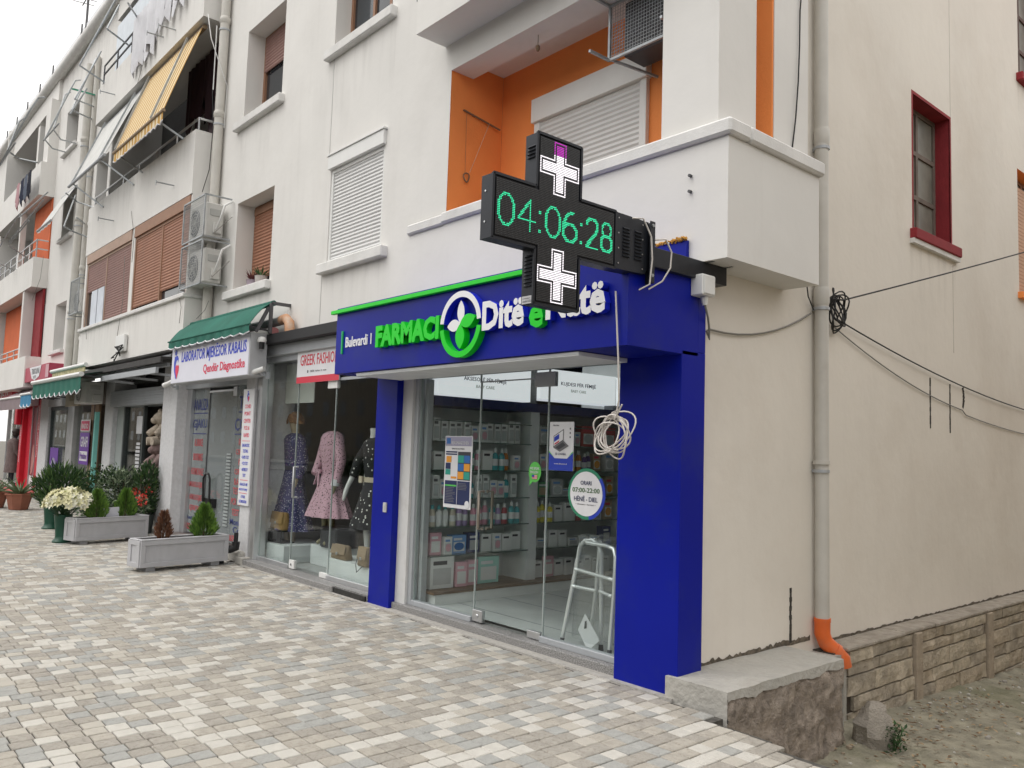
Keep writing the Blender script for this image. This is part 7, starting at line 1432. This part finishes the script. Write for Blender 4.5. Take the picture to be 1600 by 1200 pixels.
def bush(name, lab_, x, y, z, rx, ry, rz, n, ll, lw, mats, wts, cat='shrub', pot=None, upb=.35, stems=6, hollow=.45):
    t = thing(name, lab_, cat, (x, y, 0))
    if pot: potm(x, y, *pot[:3], pot[3], t)
    m = MB()
    for k in range(n):
        d = Vector((random.gauss(0, 1), random.gauss(0, 1), random.gauss(0, 1))).normalized(); q = hollow+(1-hollow)*random.random()**.6
        q *= 1+.35*noise.noise(d*2.2+Vector((x, y, 0))); p = Vector((x+d.x*rx*q, y+d.y*ry*q, z+d.z*rz*q))
        dd = Vector((d.x+random.uniform(-.7, .7), d.y+random.uniform(-.7, .7), d.z*.6+upb+random.uniform(-.5, .5)))
        m.leaf(p, dd, (random.uniform(-1, 1), random.uniform(-1, 1), 1), ll*random.uniform(.6, 1.3), lw*random.uniform(.7, 1.2), random.choices(range(len(mats)), wts)[0], .18)
    obj('foliage', m, mats, t, smooth='keep'); m = MB()
    for k in range(stems):
        a = random.uniform(0, 6.28); m.tube([(x+.03*math.cos(a), y+.03*math.sin(a), max(.05, z-rz*1.3)), (x+rx*.5*math.cos(a), y+ry*.5*math.sin(a), z+rz*.5)], [.012, .004], 5)
    obj('stems', m, M('bark', (.10, .07, .05), .9), t, kind='stuff'); return t
bush('laurel_shrub', 'broad dark green shrub with upright leaves in a white pot', -17.5, 3.85, .62, .55, .45, .42, 1500, .17, .035, leafm, [3, 4, 2], pot=(.14, .17, .36, M('pot_white', (.62, .62, .60), .5)), upb=1.1)
bush('dark_shrub', 'dark fine-leaved shrub behind the lilies', -16.6, 4.35, .68, .60, .40, .42, 1700, .06, .03, leafm, [5, 2, .4], pot=(.15, .18, .3, M('pot_dark', (.05, .06, .055), .6)))
bush('variegated_shrub', 'silvery variegated shrub behind the farther planter', -16.1, 4.5, .68, .52, .38, .42, 1700, .085, .04, varm, [4, 3, 3], pot=(.17, .22, .32, M('pot_beige', (.46, .44, .38), .7)))
bush('variegated_shrub', 'low silvery shrub under the red geraniums', -14.75, 4.35, .48, .26, .24, .20, 620, .07, .035, varm, [4, 3, 2], pot=(.10, .14, .3, M('pot_green', (.03, .07, .05), .6)))
bush('dark_shrub', 'tall dark plant against the flower shop doorway', -14.95, 4.62, .75, .22, .20, .46, 800, .12, .035, leafm, [4, 3, 1.2], pot=(.13, .16, .35, M('pot_dark', (.05, .06, .055), .6)), upb=.8)
bush('dark_shrub', 'small dark bush between the lilies and the conifers', -15.0, 3.85, .38, .35, .28, .26, 900, .055, .028, leafm, [4, 3, 1])
bush('weeping_pot_plant', 'pale beige pot with sparse leaves behind the farther planter', -14.95, 4.1, .42, .2, .2, .12, 220, .07, .03, varm, [2, 4, 3], pot=(.14, .18, .34, M('pot_beige', (.46, .44, .38), .7)))
def flower5(m, p, d, s, mi, mi2, npt=6):
    d = Vector(d).normalized(); a = d.orthogonal().normalized(); b = d.cross(a); p = Vector(p)
    for k in range(npt):
        t_ = 2*math.pi*k/npt; e = (a*math.cos(t_)+b*math.sin(t_)); m.leaf(p, e+d*.55, d, s, s*.62, mi, .15)
    for k in range(3): m.leaf(p, d+a*.2*math.cos(k*2)+b*.2*math.sin(k*2), a, s*.5, s*.06, mi2)
t = thing('geranium', 'red geranium flowers in front of the dark doorway', 'flower', (-14.7, 4.5, .3)); m = MB()
for c in ((-14.85, 4.42, .74), (-14.62, 4.40, .70), (-14.45, 4.42, .66), (-14.40, 4.40, .60), (-14.75, 4.6, .78)):
    for k in range(26): dv = Vector((random.gauss(0, 1), random.gauss(0, 1), random.gauss(0, 1))).normalized(); m.leaf(Vector(c)+dv*.045, dv, dv.orthogonal(), .04, .035, random.randrange(2), .2)
    m.tube([c, (c[0]+.03, c[1]+.03, .4)], .005, 4, 2)
obj('blooms', m, [M('petal_red', (.60, .04, .03), .7), M('petal_coral', (.65, .10, .07), .7), leafm[1]], t)
lily = [M('lily_petal', (.70, .67, .43), .6, var=.08), M('lily_bud', (.55, .58, .25), .6), M('lily_white', (.74, .73, .60), .6), leafm[0]]
def bucket(x, y, lab_, flow, s=1):
    t = thing('flower_bucket', lab_, 'flower bucket', (x, y, 0)); m = MB(); m.lathe([(.135*s, 0), (.14*s, .02), (.105*s, .06), (.095*s, .10), (.13*s, .42*s), (.14*s, .43*s), (.125*s, .43*s), (.115*s, .36*s)], (x, y, 0), 18); obj('bucket', m, M('bucket_green', (.012, .065, .04), .4), t, smooth=40)
    if flow:
        m = MB()
        for k in range(120):
            d = Vector((random.gauss(0, 1), random.gauss(0, 1), abs(random.gauss(0, .8))-.1)).normalized(); p = Vector((x+.08+d.x*.33*s, y+.05+d.y*.33*s, .60*s+d.z*.22*s)); flower5(m, p, d+Vector((0, -.3, .2)), random.uniform(.065, .10)*s, random.choice((0, 0, 2)), 1)
        for k in range(60):
            d = Vector((random.gauss(0, 1), random.gauss(0, 1), abs(random.gauss(0, .8)))).normalized(); m.leaf((x+.08+d.x*.3, y+.05+d.y*.3, .60+d.z*.2), d, (0, 0, 1), .10, .022, 1)
        obj('lilies', m, lily, t, smooth='keep', kind='stuff')
        m = MB()
        for k in range(90): a = random.uniform(0, 6.28); rr = random.uniform(0, .14); m.leaf((x+rr*math.cos(a), y+rr*math.sin(a), random.uniform(.38, .5)), (math.cos(a), math.sin(a), .7), (0, 0, 1), .16, .03, 0)
        obj('leaves', m, [leafm[0]], t)
bucket(-14.35, 3.22, 'dark green flared bucket full of cream lilies, nearest the street', True); bucket(-16.5, 3.5, 'dark green empty-looking bucket behind the lilies', False)
def aloe(x, y, lab_, n=16, s=1):
    t = thing('aloe_plant', lab_, 'potted plant', (x, y, 0)); potm(x, y, .19*s, .27*s, .36*s, M('terracotta', (.28, .11, .07), .8, var=.15, bump=.2), t, n=8, rim=.02)
    for k in range(n):
        a = k*2.4+random.uniform(-.2, .2); u = .25+.75*((k+.5)/n); L = random.uniform(.45, .62)*s*(.7 if k < 4 else 1); el = R(80-60*u); m = MB(); pts = []; rr = []
        for i in range(6):
            v = i/5; e = el-.35*v*u; pts.append((x+math.cos(a)*L*v*math.cos(e), y+math.sin(a)*L*v*math.cos(e), .33*s+L*v*math.sin(el-.15*v*u))); rr.append(.034*s*(1-v*.93))
        m.tube(pts, rr, 5); obj('leaf', m, M('aloe_green', (.12, .17, .085), .6, var=.2, scale=9), t, smooth=60)
aloe(-20.9, 3.78, 'terracotta pot with a spiky aloe standing alone on the pavement'); aloe(-21.6, 3.42, 'second aloe pot cut by the left picture edge', 14)
t = thing('stone_lump', 'pale round stone beside the red shop step', 'rock', (-27.4, 4.2, 0)); m = MB(); m.sphere((-27.4, 4.25, .18), .28, 10, 7, 0, (1.2, 1, .8), .4); obj('stone', m, M('pale_stone', (.5, .48, .46), .9), t, smooth=50)

# ================================================================== PERSON (far left, seen from behind)
px_, py_ = -29.0, 4.98; zf = .10
pe = thing('person', 'person with short dark hair in a long taupe coat seen from behind', 'person', (px_, py_, zf))
P = [(px_, py_, .98, (.16, .11)), (px_, py_, 1.15, (.15, .10)), (px_, py_+.01, 1.38, (.19, .11)), (px_, py_+.02, 1.50, (.10, .08)), (px_, py_+.03, 1.57, .055), (px_, py_+.05, 1.66, .085), (px_, py_+.05, 1.75, (.08, .09)),
     (px_-.1, py_, .88, .09), (px_-.11, py_-.01, .55, .06), (px_-.11, py_-.02, .19, .045), (px_-.11, py_+.10, .14, .04), (px_+.1, py_, .88, .09), (px_+.11, py_, .55, .06), (px_+.11, py_, .19, .045), (px_+.12, py_+.12, .14, .04),
     (px_-.21, py_, 1.42, .065), (px_-.27, py_+.02, 1.16, .05), (px_-.26, py_+.10, .95, .04), (px_-.25, py_+.13, .87, .035), (px_+.21, py_, 1.42, .065), (px_+.27, py_+.03, 1.16, .05), (px_+.23, py_+.16, 1.0, .04), (px_+.20, py_+.2, .95, .035)]
E = [(0, 1), (1, 2), (2, 3), (3, 4), (4, 5), (5, 6), (0, 7), (7, 8), (8, 9), (9, 10), (0, 11), (11, 12), (12, 13), (13, 14), (2, 15), (15, 16), (16, 17), (17, 18), (2, 19), (19, 20), (20, 21), (21, 22)]
skin('body', P, E, M('dark_trousers_and_skin', (.035, .035, .045), .8), pe)
taupe = M('taupe_wool', (.15, .115, .11), .95, var=.15, scale=14)
m = MB(); m.lathe([(.30, .50), (.30, .52), (.26, .80), (.235, 1.05), (.235, 1.25), (.25, 1.40), (.20, 1.49), (.10, 1.535), (.075, 1.56)], (px_, py_, 0), 28, sy=.72, fn=lambda a, r, z: r*(1+.05*math.sin(a*5+z*2)*max(0, (1.2-z)))); obj('coat', m, taupe, pe, smooth=60)
for sx, pts in ((-1, [(px_-.2, py_, 1.44), (px_-.28, py_+.01, 1.18), (px_-.27, py_+.1, .93)]), (1, [(px_+.2, py_, 1.44), (px_+.28, py_+.03, 1.18), (px_+.24, py_+.15, 1.0)])):
    m = MB(); m.tube(pts, [.085, .075, .065], 10); obj('coat_sleeve', m, taupe, pe, smooth=60)
m = MB(); m.sphere((px_, py_+.045, 1.73), .115, 12, 8, 0, (.95, 1.05, 1.0), .15); m.sphere((px_, py_+.03, 1.66), .105, 10, 6, 0, (1, .9, .8), .15); obj('hair', m, M('dark_brown_hair', (.03, .02, .017), .6), pe, smooth=60)
